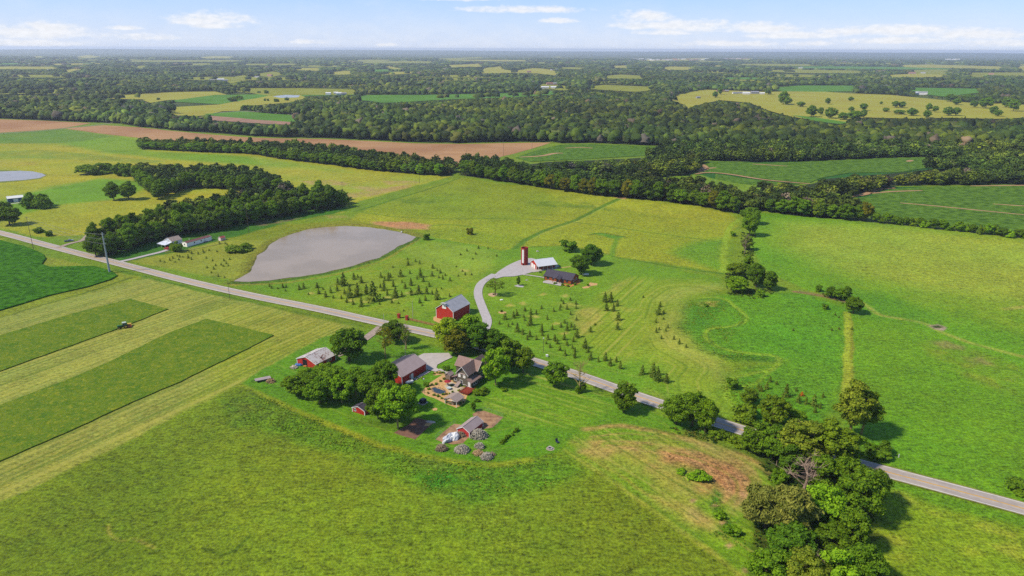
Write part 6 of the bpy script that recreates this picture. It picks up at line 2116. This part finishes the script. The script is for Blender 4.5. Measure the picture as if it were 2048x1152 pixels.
# ------------------------------------------------------------------ poles and wires
STEEL = mat('galvanised_steel', C(190, 198, 204), .5, .4, .06, .5, metal=.2)
WOODP = mat('pole_wood', C(120, 98, 82), .9, 1, .2)
PALEW = mat('pale_pole', C(206, 200, 188), .8, 1, .1)
GLZ = mat('insulator', C(150, 150, 150), .3, 1, .1)
tp = P(219.5, 545.5)
tr = empty('transmission_pole', tp)
tag(tr, 'tall grey steel transmission pole beside the road and the bean field', 'power pole')
MB().tube((0, 0, .3), (0, 0, 24.2), .62, .30, 12).build('pole', STEEL, tr)
MB().cyl((0, 0, -.2), 1.15, .6, 16).build('foundation', conc, tr)
pt_b = P(498, 466)
pt_a = P(67, 498)
wires_from = []
for i, z in enumerate((23.2, 20.4, 17.6)):
    for s in (1, -1):
        a = MB()
        a.tube((0, .28 * s, z), (1.1, .28 * s, z + .25), .07, .05, 5)
        ao = a.build('arm', STEEL, tr)
        MB().tube((1.1, .28 * s, z + .3), (1.1, .28 * s, z - .35), .09, n=6).build('insulator', GLZ, ao)
    wires_from.append((1.1, .28, z - .3))


def wpole(px, top, label, r=.16, mt_=None, arm=True, cat='utility pole', name='utility_pole', hmax=None, lamp=False):
    o = empty(name, P(*px))
    h = htop(px[0], px[1], top)
    tag(o, label, cat)
    MB().tube((0, 0, -.3), (0, 0, h), r, r * .65, 8).build('pole', mt_ or WOODP, o)
    if arm:
        a = MB().box(-1.1, 1.1, -.07, .07, h - .7, h - .55).build('crossarm', mt_ or WOODP, o)
        for x in (-1, 0, 1):
            MB().cyl((x, 0, h - .55), .06, .25, 6).build('insulator', GLZ, a)
    if lamp:
        MB().box(-.25, .25, -.12, .12, h - .35, h + .1).build('lamp_head', WHITE, o)
    return o, h


pb1, hb1 = wpole((498, 466), 405, 'tall wooden pole at the right end of the grove clearing')
pb2, hb2 = wpole((67, 498), 433, 'tall wooden pole between the bean field and the road, left of the steel pole')
pb3, hb3 = wpole((687, 412), 363, 'wooden pole at the right end of the long grove')
pb4, hb4 = wpole((839, 367), 325, 'wooden pole at the far corner of the left meadow')
wpole((1064, 303), 270, 'wooden pole at the corner of the ploughed field')
wpole((933, 319), 300, 'short pole at the gap between the creek lines', arm=False)
wpole((1007, 312), 282, 'pole standing in the ploughed field', arm=False)
wpole((460, 600), 560, 'thin roadside pole grown over by a vine', r=.11, arm=False)
wpole((826, 637), 601, 'pale bare pole on the lawn left of the hay barn', r=.12, mt_=PALEW, arm=False)
wpole((768, 643), 627, 'pale pole at the roadside by the shed driveway', r=.12, mt_=PALEW, arm=False)
wpole((811, 717), 694, 'pale pole behind the red garage', r=.12, mt_=PALEW, arm=False)
wpole((1086.5, 706), 676, 'pole with a white box among the pines by the road', r=.11, arm=False, lamp=True)
wpole((848.5, 786), 757, 'dark lamp post with white head in the patio garden', r=.09, mt_=mat('dark_post', C(60, 60, 56), .6), arm=False, lamp=True, cat='lamp post', name='lamp_post')
wpole((381, 497), 478, 'pale pole in front of the mobile home', r=.08, mt_=PALEW, arm=False, lamp=True)
for (x, y, tp_, lb) in [(1375, 183, 161, 'steel pole on the skyline edge of the far yellow pasture'), (1339, 197, 178, 'pole in the far wood left of the yellow pasture'), (1299, 209, 195, 'shorter pole in the far wood'), (1169, 249, 238, 'pole among the trees of the middle wood'),
                        (1122, 268, 253, 'pole above the trees beyond the ploughed field'), (213, 246, 235, 'pole beside the far left field road')]:
    wpole((x, y), tp_, lb, r=.3, mt_=PALEW, arm=False)
WIRE = mat('wire', C(140, 140, 140), .6)


def wire(p, q, sag, label, r=.06):
    pts = []
    for i in range(15):
        f = i / 14
        v = Vector(p).lerp(Vector(q), f)
        v.z -= sag * 4 * f * (1 - f)
        pts.append(v)
    o = MB().path(pts, r, n=3).build('power_line', WIRE)
    tag(o, label, 'power line', 'wires between the tall poles')


for (z, k) in zip((23.0, 20.1, 17.3), (0, 1, 2)):
    a = (tp.x + 1.1, tp.y, z)
    wire(a, (pt_b.x, pt_b.y, hb1 - .5 - k * 1.8), 2.2, 'wire from the steel pole to the wooden pole by the grove')
    wire(a, (pt_a.x, pt_a.y, hb2 - .5 - k * 1.8), 2.0, 'wire from the steel pole to the wooden pole on the left')
    p3 = P(687, 412)
    wire((pt_b.x, pt_b.y, hb1 - .5 - k * 1.8), (p3.x, p3.y, hb3 - .5 - k * 1.8), 2.4, 'wire along the edge of the long grove')
    p4 = P(839, 367)
    wire((p3.x, p3.y, hb3 - .5 - k * 1.8), (p4.x, p4.y, hb4 - .5 - k * 1.8), 2.4, 'wire running on to the far meadow corner')
mst = empty('radio_mast', P(1670, 126))
tag(mst, 'slim red and white radio mast above the far woods', 'mast')
hm_ = htop(1670, 126, 104.5)
m_ = MB()
for k in range(3):
    a = k * 2.094
    m_.tube((3 * math.cos(a), 3 * math.sin(a), 0), (3 * math.cos(a), 3 * math.sin(a), hm_), .8, n=4)
m_.build('tower', mat('mast_paint', C(226, 196, 190), .6), mst)

# ------------------------------------------------------------------ vehicles
TYRE = mat('tyre', (.02, .02, .02), .9)
RIM = mat('rim', C(200, 200, 200), .4, metal=.5)


def wheel(root, x, y, r, w, rim=RIM, side=1):
    t_ = MB().cyl((x - w / 2, y, r), r, w, 16, 'x').build('wheel', TYRE, root)
    MB().cyl((x - w / 2 - .02, y, r), r * .55, w + .04, 12, 'x').build('rim', rim, t_)


def car(px, ang, paint, label, cat, pickup=False, L=4.6):
    o = empty('parked_' + cat.replace(' ', '_'), P(*px), math.radians(ang))
    tag(o, label, cat)
    w = .92
    m_ = MB()
    pr = [(-L / 2, .35), (L / 2, .35), (L / 2 + .02, .75), (L / 2 - .25, .95), (L * .24, 1.0), (-L / 2 + .1, 1.02), (-L / 2, .8)]
    n = len(pr)
    m_.add([(-w, p[0], p[1]) for p in pr] + [(w, p[0], p[1]) for p in pr], [tuple(range(n)), tuple(range(2 * n - 1, n - 1, -1))] + [((i + 1) % n, i, n + i, n + (i + 1) % n) for i in range(n)])
    b_ = m_.build('body', paint, o, bevel=.06)
    c = MB()
    y0, y1 = (-.4, L * .22) if pickup else (-L * .38, L * .2)
    c.add([(-w * .95, y0, 1.0), (w * .95, y0, 1.0), (w * .95, y1 + .3, 1.0), (-w * .95, y1 + .3, 1.0), (-w * .75, y0 + .25, 1.5), (w * .75, y0 + .25, 1.5), (w * .75, y1 - .3, 1.5), (-w * .75, y1 - .3, 1.5)],
          [(0, 1, 5, 4), (1, 2, 6, 5), (2, 3, 7, 6), (3, 0, 4, 7)])
    cb = c.build('windows', GLASS, o)
    MB().box(-w * .76, w * .76, y0 + .2, y1 - .25, 1.49, 1.56).build('car_roof', paint, o, bevel=.02)
    if pickup:
        MB().box(-w * .82, w * .82, -L / 2 + .15, -.55, .98, 1.035).build('truck_bed', DARK, o)
    for x in (-w + .05, w - .05):
        for y in (-L * .3, L * .31):
            wheel(o, x, y, .36, .24)
    for x in (-.6, .6):
        MB().box(x - .18, x + .18, L / 2 - .04, L / 2 + .04, .62, .78).build('headlight', WHITE, o)
    return o


car((138, 483), -62, mat('silver_paint', C(170, 178, 190), .35, spec=.6, metal=.3), 'silver pickup parked at the mouth of the left gravel drive', 'pickup truck', True, 5.6)
car((334.5, 499), 59, mat('red_paint', C(220, 40, 40), .35, spec=.6), 'red car parked under the carport of the cottage', 'car')
JG = mat('green_paint', C(34, 120, 62), .4, spec=.5)
YEL = mat('yellow_paint', C(232, 190, 60), .5)
ORG = mat('orange_paint', C(220, 110, 50), .6)


def tractor(px, ang, s, paint, rimm, label, mower=None, cab=True):
    o = empty('tractor', P(*px), math.radians(ang))
    o.scale = (s, s, s)
    tag(o, label, 'tractor')
    MB().box(-.42, .42, .1, 2.5, .8, 1.55).build('bonnet', paint, o, bevel=.1)
    MB().box(-.35, .35, -.8, 2.3, .5, .85).build('chassis', DARK, o)
    if cab:
        MB().box(-.75, .75, -1.1, .35, 1.1, 2.45).build('cab', GLASS, o, bevel=.05)
        MB().box(-.85, .85, -1.2, .45, 2.45, 2.6).build('cab_roof', mat('pale_green_roof', C(206, 220, 198), .6), o, bevel=.04)
    else:
        MB().box(-.3, .3, -.9, -.3, 1.0, 1.2).box(-.3, .3, -.95, -.8, 1.2, 1.7).build('seat', DARK, o)
        MB().path([(0, .1, 1.5), (0, -.15, 1.75)], .03).build('steering_wheel', DARK, o)
    for x in (-.95, .95):
        wheel(o, x, -.75, .88, .5, rimm)
        wheel(o, x * .85, 1.85, .5, .34, rimm)
        MB().box(x - .3, x + .3, -1.4, -.1, 1.75, 1.82).build('fender', paint, o)
    MB().cyl((.25, 1.6, 1.5), .05, .9, 8).build('exhaust', DARK, o)
    if mower:
        a = MB().box(-1.2, 2.2, -3.0, -1.6, .35, .65).box(-.1, .1, -1.7, -1.0, .5, .7).build('mower', mower, o)
        MB().box(.9, 2.3, -3.1, -1.5, .7, 1.1).build('mower_shield', YEL, a)
    return o


tractor((248, 656), 121, 1.08, JG, YEL, 'green tractor with a white cab roof mowing the hay strip', ORG)
tractor((1757.5, 970), -52, .95, mat('red_paint', C(220, 40, 40), .35), WHITE, 'small red tractor parked on the grass by the road and creek trees', None, False)
# flat trailer
tl = empty('farm_trailer', P(526, 761), math.radians(-31))
tag(tl, 'flat grey farm trailer left of the woodpile', 'trailer')
tl.rotation_euler = (0, 0, math.radians(28))
MB().box(-3.0, 3.0, -1.2, 1.2, .8, .95).build('deck_boards', mat('weathered_planks', C(190, 172, 168), .9, 1.5, .15, stripe=(1, .3, .3)), tl)
MB().box(-3.3, 2.8, -.2, -.05, .6, .8).box(-3.3, 2.8, .05, .2, .6, .8).box(-4.5, -3.0, -.06, .06, .6, .72).build('frame', DARK, tl)
for x in (1.2, -1.6):
    for y in (-1.0, 1.0):
        w_ = MB().cyl((x, y - .12, .4), .4, .24, 14, 'y').build('wheel', TYRE, tl)
# propane tanks
for (x, y, a, L, lb) in [(819.5, 768, 32, 3.6, 'white propane tank on the lawn by the red garage'), (1171, 551.5, -6, 4.0, 'white propane tank right of the log house')]:
    o = empty('propane_tank', P(x, y), math.radians(a))
    tag(o, lb, 'propane tank')
    m_ = MB().cyl((-L / 2 + .5, 0, .95), .58, L - 1.0, 16, 'x')
    m_.tube((-L / 2 + .5, 0, .95), (-L / 2 + .1, 0, .95), .58, .28, 16).tube((L / 2 - .5, 0, .95), (L / 2 - .1, 0, .95), .58, .28, 16)
    m_.build('tank', WHITE, o, smooth=False)
    for s in (-1, 1):
        MB().box(s * L * .28 - .1, s * L * .28 + .1, -.45, .45, 0, .5).build('leg', conc, o)
    MB().cyl((0, 0, 1.5), .22, .25, 10).build('valve_cap', GLZ, o)


# ------------------------------------------------------------------ piles
def pile(px, wpx, h, kind, label, mt_, seed, n=240, asp=.8, ang=0):
    r = radpx(px[0], px[1], wpx)
    o = empty('brush_pile' if kind == 'brush' else kind, P(*px), ang)
    tag(o, label, 'brush pile' if kind == 'brush' else kind.replace('_', ' '))
    rr = random.Random(seed)
    m_ = MB()
    m_.dome((0, 0, -.1), r * .72, 18, 6, h / r * .8)
    m_.v = [tuple(Vector(v) * (1 + .32 * mnoise.noise(Vector(v) * (1.6 / r) + Vector((seed * 5.1, 0, 0))))) if v[2] > 0 else v for v in m_.v]
    co = m_.build('mound', mt_, o)
    co.scale = (1, asp, 1)
    m_ = MB()
    for _ in range(int(n * 1.7)):
        a = rr.uniform(0, 6.28)
        q = math.sqrt(rr.random())
        x, y = math.cos(a) * q * r, math.sin(a) * q * r * asp
        z = h * (1 - q * q) + rr.uniform(-.15, .4)
        d = Vector((rr.uniform(-1, 1), rr.uniform(-1, 1), rr.uniform(-.35, .35))).normalized() * rr.uniform(.3, .9)
        p = Vector((x, y, max(z, .06)))
        m_.tube(p - d, p + d, rr.uniform(.04, .11), n=4)
    m_.build('branches', mt_, o)
    return o


BR1 = mat('grey_brush', C(204, 192, 168), .95, 1.2, .35)
BR2 = mat('brown_brush', C(172, 148, 118), .95, 1.2, .35)
pile((957, 873), 34, 2.2, 'brush', 'large grey brush heap against the bright red goat barn', BR1, 1, 420, .75)
pile((924, 902), 26, 1.7, 'brush', 'large grey brush heap, biggest of the front row', BR1, 2, 380)
pile((883, 899), 20, 1.3, 'brush', 'round brown brush heap at the left end of the front row', BR2, 3, 260)
pile((958.5, 895), 16, 1.2, 'brush', 'small grey heap on the grass behind the front row', BR1, 4, 160)
pile((956, 908), 18, .9, 'brush', 'low heap of sawn logs in the front row', mat('cut_wood', C(206, 170, 118), .9, 2, .3), 5, 120)
pile((973, 916), 21, 1.4, 'brush', 'pale grey brush heap at the right end of the front row', BR1, 6, 240)
pile((922, 871), 16, 1.0, 'brush', 'low brown heap in front of the goat barn gable', BR2, 7, 160)
pile((984, 910), 9, .4, 'brush', 'scattered sticks behind the right end of the front row', BR2, 9, 40)
pile((541.5, 764), 15, .8, 'brush', 'yellowish woodpile beside the flat trailer', mat('cut_wood', C(206, 170, 118), .9, 2, .3), 8, 120)


def lump(name, px, size, label, cat, mt_, seed, ang=0, disp=.28, z=.0, group=None):
    bm = bmesh.new()
    bmesh.ops.create_icosphere(bm, subdivisions=3, radius=1)
    for v in bm.verts:
        n_ = mnoise.noise(v.co * 1.9 + Vector((seed * 3.3, 0, 0))) + .5 * mnoise.noise(v.co * 5 + Vector((0, seed, 0)))
        v.co *= 1 + n_ * disp
        v.co.z = max(v.co.z, -.35)
    me = bpy.data.meshes.new(name)
    bm.to_mesh(me)
    bm.free()
    o = link(name, me, mt_)
    o.location = P(*px) + Vector((0, 0, z + size[2] * .25))
    o.scale = size
    o.rotation_euler = (0, 0, ang)
    tag(o, label, cat, group)
    return o


TARP = mat('white_tarp', C(226, 224, 226, .55), .5, 1.2, .12, .4, dirt=.3)
lump('tarp_covered_pile', (897, 879), (1.5, 3.0, 1.5), 'long pile under grey-white tarps in the left dirt pen', 'covered pile', TARP, 1, math.radians(-31), .35)
lump('tarp_covered_pile', (908.5, 876), (1.7, 2.1, 1.5), 'shorter pile under a bright white tarp in the left dirt pen', 'covered pile', WHITE, 2, math.radians(-31), .3)
lump('tarp_covered_pile', (597, 731), (1.6, .8, .8), 'blue tarp bundle at the corner of the flaking-roof shed', 'covered pile', mat('blue_tarp', C(80, 130, 200), .5, 1, .2), 3)
lump('junk_heap', (588, 736), (1.5, 1.1, .8), 'pale heap of junk left of the blue bundle', 'heap', mat('pale_junk', C(196, 180, 156), .9, 2, .4), 4, 0, .5)
lump('junk_heap', (611.5, 733), (1.0, .5, .4), 'orange things on the ground at the shed doorway', 'heap', mat('orange_junk', C(214, 140, 60), .9, 2, .4), 5, 0, .5)
# covered black smoker trailer
bc = empty('cart', P(846, 806), math.radians(-35))
tag(bc, 'black covered cart on a pale slab between the grove and the patio', 'cart')
MB().box(-1.3, 1.3, -1.5, 1.5, 0, .15).build('slab', conc, bc)
MB().box(-1.0, 1.0, -1.1, 1.1, .35, 1.7).build('body', mat('black_cover', C(46, 50, 62), .5, 1, .2), bc, bevel=.25)
for x in (-1.0, 1.0):
    MB().cyl((x - .1, 0, .35), .35, .2, 12, 'x').build('wheel', TYRE, bc)
# boulders along the drive
ROCK = mat('limestone', C(200, 192, 184), .95, 1.5, .25)
for i in range(26):
    f = i / 25
    x, y = 972 + 27 * f + rnd.uniform(-2, 2), 562 - 13 * f + rnd.uniform(-1.6, 1.6)
    s = rnd.uniform(.3, .6)
    lump('boulder', (x, y), (s, s * .8, s * .7), 'pale limestone boulder lining the gravel drive', 'boulder', ROCK, i, rnd.uniform(0, 3), .3, group='boulders lining the gravel drive')
for i in range(24):
    a = i / 24 * 6.283
    x, y = 877 + 14 * math.cos(a), 781.5 + 6 * math.sin(a) + .2 * (14 * math.cos(a))
    s = rnd.uniform(.18, .34)
    lump('stone', (x, y), (s, s, s * .7), 'rounded stone edging the garden pond', 'stone', mat('brown_stone', C(160, 134, 110), .9, 2, .3), i + 40, a, .3, group='stones edging the garden pond')
lump('boulder', (1003, 600), (.9, .6, .35), 'white rock alone on the lawn by the drive bend', 'boulder', WHITE, 77)
lump('boulder', (1053.5, 560.5), (.9, .5, .3), 'pale rock on the lawn between yard and log house', 'boulder', ROCK, 78)
lump('boulder', (1075, 503), (.9, .6, .5), 'pale rock on the grass behind the workshop', 'boulder', ROCK, 79)
lump('boulder', (987, 589.5), (.5, .5, .5), 'dark stone in the chip ring under the thin tree', 'boulder', mat('dark_rock', C(90, 70, 60), .9), 80)
# garden plants
tints = ['mid', 'bright', 'dark', 'olive', 'yellow', 'brown']
gp = [(864, 771), (858, 779), (868, 791), (876, 793), (883, 797), (890, 800), (897, 797), (886, 790), (893, 789), (899, 789), (905, 785), (915, 789), (856, 787), (872, 769), (881, 763), (888, 759), (895, 762),
      (903, 772), (921, 773), (918, 782), (927, 805), (921, 808), (900, 808), (893, 805), (910, 762), (902, 755), (874, 746), (880, 747), (886, 746), (868, 748), (845, 757), (835, 757), (1110, 568), (1125, 571), (1136, 573), (1150, 570), (1003, 624), (1176, 572), (1080, 545)]
for i, (x, y) in enumerate(gp):
    ptree('bush', x, y, y - rnd.uniform(4, 7), rnd.uniform(4.5, 8), rnd.choice(tints), 'small clipped plant in the bark-mulch garden beds', name='garden_plant', group='small plants of the mulch beds', cat='plant')
# patio furniture
um = empty('patio_table', P(895.5, 771.5))
tag(um, 'round patio table under a red parasol', 'table')
MB().cyl((0, 0, .7), .6, .05, 16).build('table_top', GLZ, um)
MB().cyl((0, 0, 0), .05, 2.2, 8).build('parasol_pole', DARK, um)
MB().cyl((0, 0, 1.95), 1.4, .45, 10, r1=.05).build('parasol', mat('crimson_cloth', C(176, 34, 44), .8), um)
gt = empty('patio_table', P(898, 778.5))
tag(gt, 'pale glass patio table in front of the red parasol', 'table')
MB().cyl((0, 0, .7), .95, .05, 18).build('table_top', mat('pale_glass', C(214, 226, 222, .55), .2), gt)
for k in range(4):
    MB().cyl((.6 * math.cos(k * 1.57), .6 * math.sin(k * 1.57), 0), .04, .7, 6).build('leg', DARK, gt)
# steps beside the house
st = empty('garden_steps', (*H2W(-4.6, -3.0), 0), math.radians(A0))
tag(st, 'brown roofed cellar entrance against the farmhouse front', 'cellar entrance')
MB().slab([(0, 0, .5), (1.6, 0, .5), (1.6, 2.8, 1.5), (0, 2.8, 1.5)], .15).build('sloping_roof', SHING2, st)
MB().box(.1, 1.5, .1, 2.7, -.1, .45).build('wall', GREYW, st)
pv = gable('pavilion', H2W(-9.3, 1.0), A0, 2.4, 2.4, 2.2, 2.9, mat('fieldstone', C(150, 130, 112), .9, 3, .3), SHING2, label='tiny brown-roofed stone wellhouse left of the farmhouse', cat='wellhouse', over=.3, corner=False)
# gate pillars and rail fence
BRK = mat('brick', C(150, 84, 66), .9, 3, .2)
for i, (x, y, lb) in enumerate([(798, 636, 'left brick gate pillar on the roadside lawn'), (814, 640, 'right brick gate pillar at the end of the brown rail fence')]):
    o = empty('gate_pillar', P(x, y), math.radians(-20))
    tag(o, lb, 'gate pillar')
    MB().box(-.6, .6, -.6, .6, -.1, 2.0).build('shaft', mat('red_brick', C(186, 62, 44), .9, 3, .2), o)
    MB().box(-.75, .75, -.75, .75, 2.0, 2.2).build('cap', mat('red_brick', C(186, 62, 44), .9, 3, .2), o)
fo = P(816, 640)
fe = P(880, 655)
fn = empty('board_fence', fo, math.atan2((fe - fo).y, (fe - fo).x))
tag(fn, 'long low brown brick-and-board fence along the road by the hay barn', 'fence')
FL = (fe - fo).length
BRN = mat('tan_boards', C(184, 122, 82), .9, 1, .15)
for z in (.35, .75, 1.15):
    MB().box(0, FL, -.04, .04, z - .12, z + .12).build('rail', BRN, fn)
k = int(FL / 2.6)
for i in range(k + 1):
    MB().box(i * FL / k - .09, i * FL / k + .09, -.1, .1, -.1, 1.35).build('post', BRN, fn)
# wire fences round the pens
FEN = mat('fence_wire', C(176, 182, 176), .5, metal=.3)


def wire_fence(pts, label):
    w = [P(*p) for p in pts]
    o = empty('wire_fence', w[0])
    tag(o, label, 'fence')
    pm_, rm_ = MB(), MB()
    for a, b_ in zip(w[:-1], w[1:]):
        a, b_ = a - w[0], b_ - w[0]
        L = (b_ - a).length
        kk_ = max(1, int(L / 2.4))
        for i in range(kk_ + 1):
            q = a.lerp(b_, i / kk_)
            MB().tube(q, q + Vector((0, 0, 1.5)), .035, n=5).build('post', FEN, o)
        for z in (.1, .5, .9, 1.3, 1.48):
            rm_.tube(a + Vector((0, 0, z)), b_ + Vector((0, 0, z)), .012, n=3)
        for i in range(int(L / .6)):
            q = a.lerp(b_, i / (L / .6))
            rm_.tube(q, q + Vector((0, 0, 1.48)), .008, n=3)
    rm_.build('wire_mesh', FEN, o)


wire_fence([(954, 825), (968, 821), (985, 826), (1007, 834), (1007, 836), (985, 857)], 'pale wire fence round the right dirt pen')
wire_fence([(912, 846), (890, 860), (871, 879)], 'wire fence along the upper side of the left dirt pen')
# fire ring and chair
fr = empty('fire_ring', P(1100, 897))
tag(fr, 'small stone fire ring in the middle of the gravel circle', 'fire ring')
m_ = MB()
for k in range(12):
    a = k * math.pi / 6
    m_.box(.7 * math.cos(a) - .17, .7 * math.cos(a) + .17, .7 * math.sin(a) - .17, .7 * math.sin(a) + .17, 0, .35)
m_.build('stones', ROCK, fr)
MB().cyl((0, 0, 0), .5, .12, 12).build('ash_bed', DARK, fr)
ch = empty('lawn_chair', P(1115, 886), math.radians(30))
tag(ch, 'dark blue lawn chair beside the fire ring', 'chair')
CHM = mat('navy_plastic', C(56, 62, 88), .5)
MB().box(-.45, .45, -.45, .45, .42, .5).build('seat', CHM, ch)
MB().slab([(-.45, .4, .5), (.45, .4, .5), (.45, .75, 1.4), (-.45, .75, 1.4)], .06).build('backrest', CHM, ch)
for x in (-.42, .42):
    for y in (-.42, .42):
        MB().box(x - .04, x + .04, y - .04, y + .04, 0, .42).build('leg', CHM, ch)
# roadside marker and small items
mk = MB().box(-.12, .12, -.05, .05, 0, 1.3).build('roadside_marker', WHITE)
mk.location = P(1797, 915)
tag(mk, 'small white marker post in the grass beyond the road', 'marker post')
for (x, y, lb) in [(1094, 713, 'white box at the foot of the pole by the road'), (803, 465, 'white box at the far bank of the big pond')]:
    o = MB().box(-.5, .5, -.4, .4, 0, .9).build('utility_box', WHITE, None, bevel=.05)
    o.location = P(x, y)
    tag(o, lb, 'utility box')
for i, (x, y, lb) in enumerate([(1064, 545, 'dark motorbike on the apron of the workshop'), (1066.5, 543, 'brown barrel cluster at the corner of the workshop')]):
    pass
bt = empty('rowing_boat', P(861, 844.5), math.radians(-10))
tag(bt, 'upturned pale boat at the corner of the bare plot', 'boat')
m_ = MB()
sec = [(-1.9, .05, .25), (-1.2, .5, .5), (0, .65, .55), (1.2, .5, .5), (1.9, .08, .3)]
vs, fs = [], []
for (x, w_, h_) in sec:
    vs += [(x, -w_, .05), (x, -w_ * .6, h_ * .8), (x, 0, h_), (x, w_ * .6, h_ * .8), (x, w_, .05)]
for i in range(4):
    for j in range(4):
        fs.append((i * 5 + j, (i + 1) * 5 + j, (i + 1) * 5 + j + 1, i * 5 + j + 1))
m_.add(vs, fs)
m_.build('hull', mat('pale_hull', C(214, 196, 184), .6), bt)

# ------------------------------------------------------------------ rough growth in the open grass (too many to count)
def tufts(name, polys, dens, size, hgt, cols, label, seed):
    rs = np.random.RandomState(seed)
    Vs, Cs = [], []
    for q in polys:
        w = PW(q)
        x0, y0 = w.min(0)
        x1, y1 = w.max(0)
        n = int((x1 - x0) * (y1 - y0) * dens)
        X, Y = rs.uniform(x0, x1, n), rs.uniform(y0, y1, n)
        pn = vnoise(X, Y, 6, seed) * .6 + vnoise(X, Y, 2.2, seed + 1) * .4
        k = in_poly(X, Y, w) & (pn > .48)
        X, Y, pn = X[k], Y[k], pn[k]
        n = len(X)
        hz = hgt * (pn - .4) * 2 * rs.uniform(.4, 1.2, n)
        for j in range(3):
            c = np.stack([X + rs.normal(size=n) * size * .5, Y + rs.normal(size=n) * size * .5, hz * rs.uniform(.3, 1, n)], 1)
            nr = rs.normal(size=(n, 3)) * .6 + np.array([-.2, -.2, 1])
            Vs.append(cards(c, nr, size, rs))
            base_ = np.array([C(*cc) for cc in cols])[rs.choice(len(cols), n)]
            Cs.append(np.repeat(base_ * rs.uniform(.8, 1.2, (n, 1)), 4, 0))
    V, Cc = np.concatenate(Vs), np.concatenate(Cs)
    me = raw_mesh(name, V, np.arange(len(V)).reshape(-1, 4))
    ca_2 = me.color_attributes.new('tint', 'FLOAT_COLOR', 'POINT')
    ca_2.data.foreach_set('color', np.concatenate([np.clip(Cc, 0, 1), np.ones((len(Cc), 1))], 1).astype(np.float32).ravel())
    o = link(name, me, WL)
    tag(o, label, 'weeds', kind='stuff')
    print(name, len(V) // 4)


tufts('weeds', [[(440, 800), (520, 790), (640, 834), (760, 893), (900, 922), (1000, 934), (1100, 915), (1160, 940), (1080, 985), (900, 1000), (760, 940), (620, 880), (500, 850)],
                [(1345, 935), (1365, 930), (1385, 940), (1415, 935), (1425, 950), (1400, 964), (1370, 960), (1352, 945)],
                [(1415, 985), (1430, 985), (1445, 1010), (1470, 1045), (1485, 1075), (1500, 1090), (1490, 1100), (1465, 1080), (1420, 1072), (1445, 1050), (1425, 1010)],
                [(1360, 655), (1380, 605), (1440, 600), (1500, 640), (1440, 700), (1540, 715), (1450, 725), (1400, 700)], [(1440, 770), (1470, 755), (1520, 770), (1600, 850), (1500, 850), (1460, 815)]],
      1.0, .22, .45, [(96, 148, 42), (112, 160, 48), (86, 134, 38), (140, 158, 66)], 'rough weeds and tall growth in the open grass', 5)
tufts('undergrowth', [[(1480, 870), (1540, 890), (1620, 930), (1740, 945), (1760, 985), (1745, 1050), (1760, 1180), (1520, 1180), (1505, 1080), (1550, 990), (1500, 900)], [(1330, 850), (1420, 860), (1500, 890), (1540, 925), (1440, 890), (1350, 866)],
                      [(1485, 440), (1515, 430), (1510, 480), (1500, 560), (1465, 560), (1480, 500)], [(1640, 578), (1700, 590), (1712, 628), (1696, 610), (1650, 600)], [(1450, 545), (1530, 560), (1550, 585), (1520, 600), (1455, 590)]],
      .9, .4, 1.4, [(52, 88, 30), (70, 104, 38), (44, 76, 30), (96, 112, 50)], 'dense undergrowth under the creek and fence-line trees', 6)

# ------------------------------------------------------------------ air
hz = bpy.data.meshes.new("haze")
bx = MB().box(-31500, 31500, -31000, 31000, -2.2, 140)
hz.from_pydata(bx.v, [], bx.f)
hmat = bpy.data.materials.new("haze")
hmat.use_nodes = True
t = NT(hmat.node_tree)
t.n.clear()
out = t.new('ShaderNodeOutputMaterial')
pv_ = t.new('ShaderNodeVolumePrincipled')
pv_.inputs['Color'].default_value = (.80, .88, 1.0, 1)
pv_.inputs['Density'].default_value = HAZE
pv_.inputs['Anisotropy'].default_value = .2
t.l.new(pv_.outputs[0], out.inputs['Volume'])
ho = link("haze", hz, hmat)
tag(ho, 'thin summer haze over the far land', 'haze', kind='stuff')
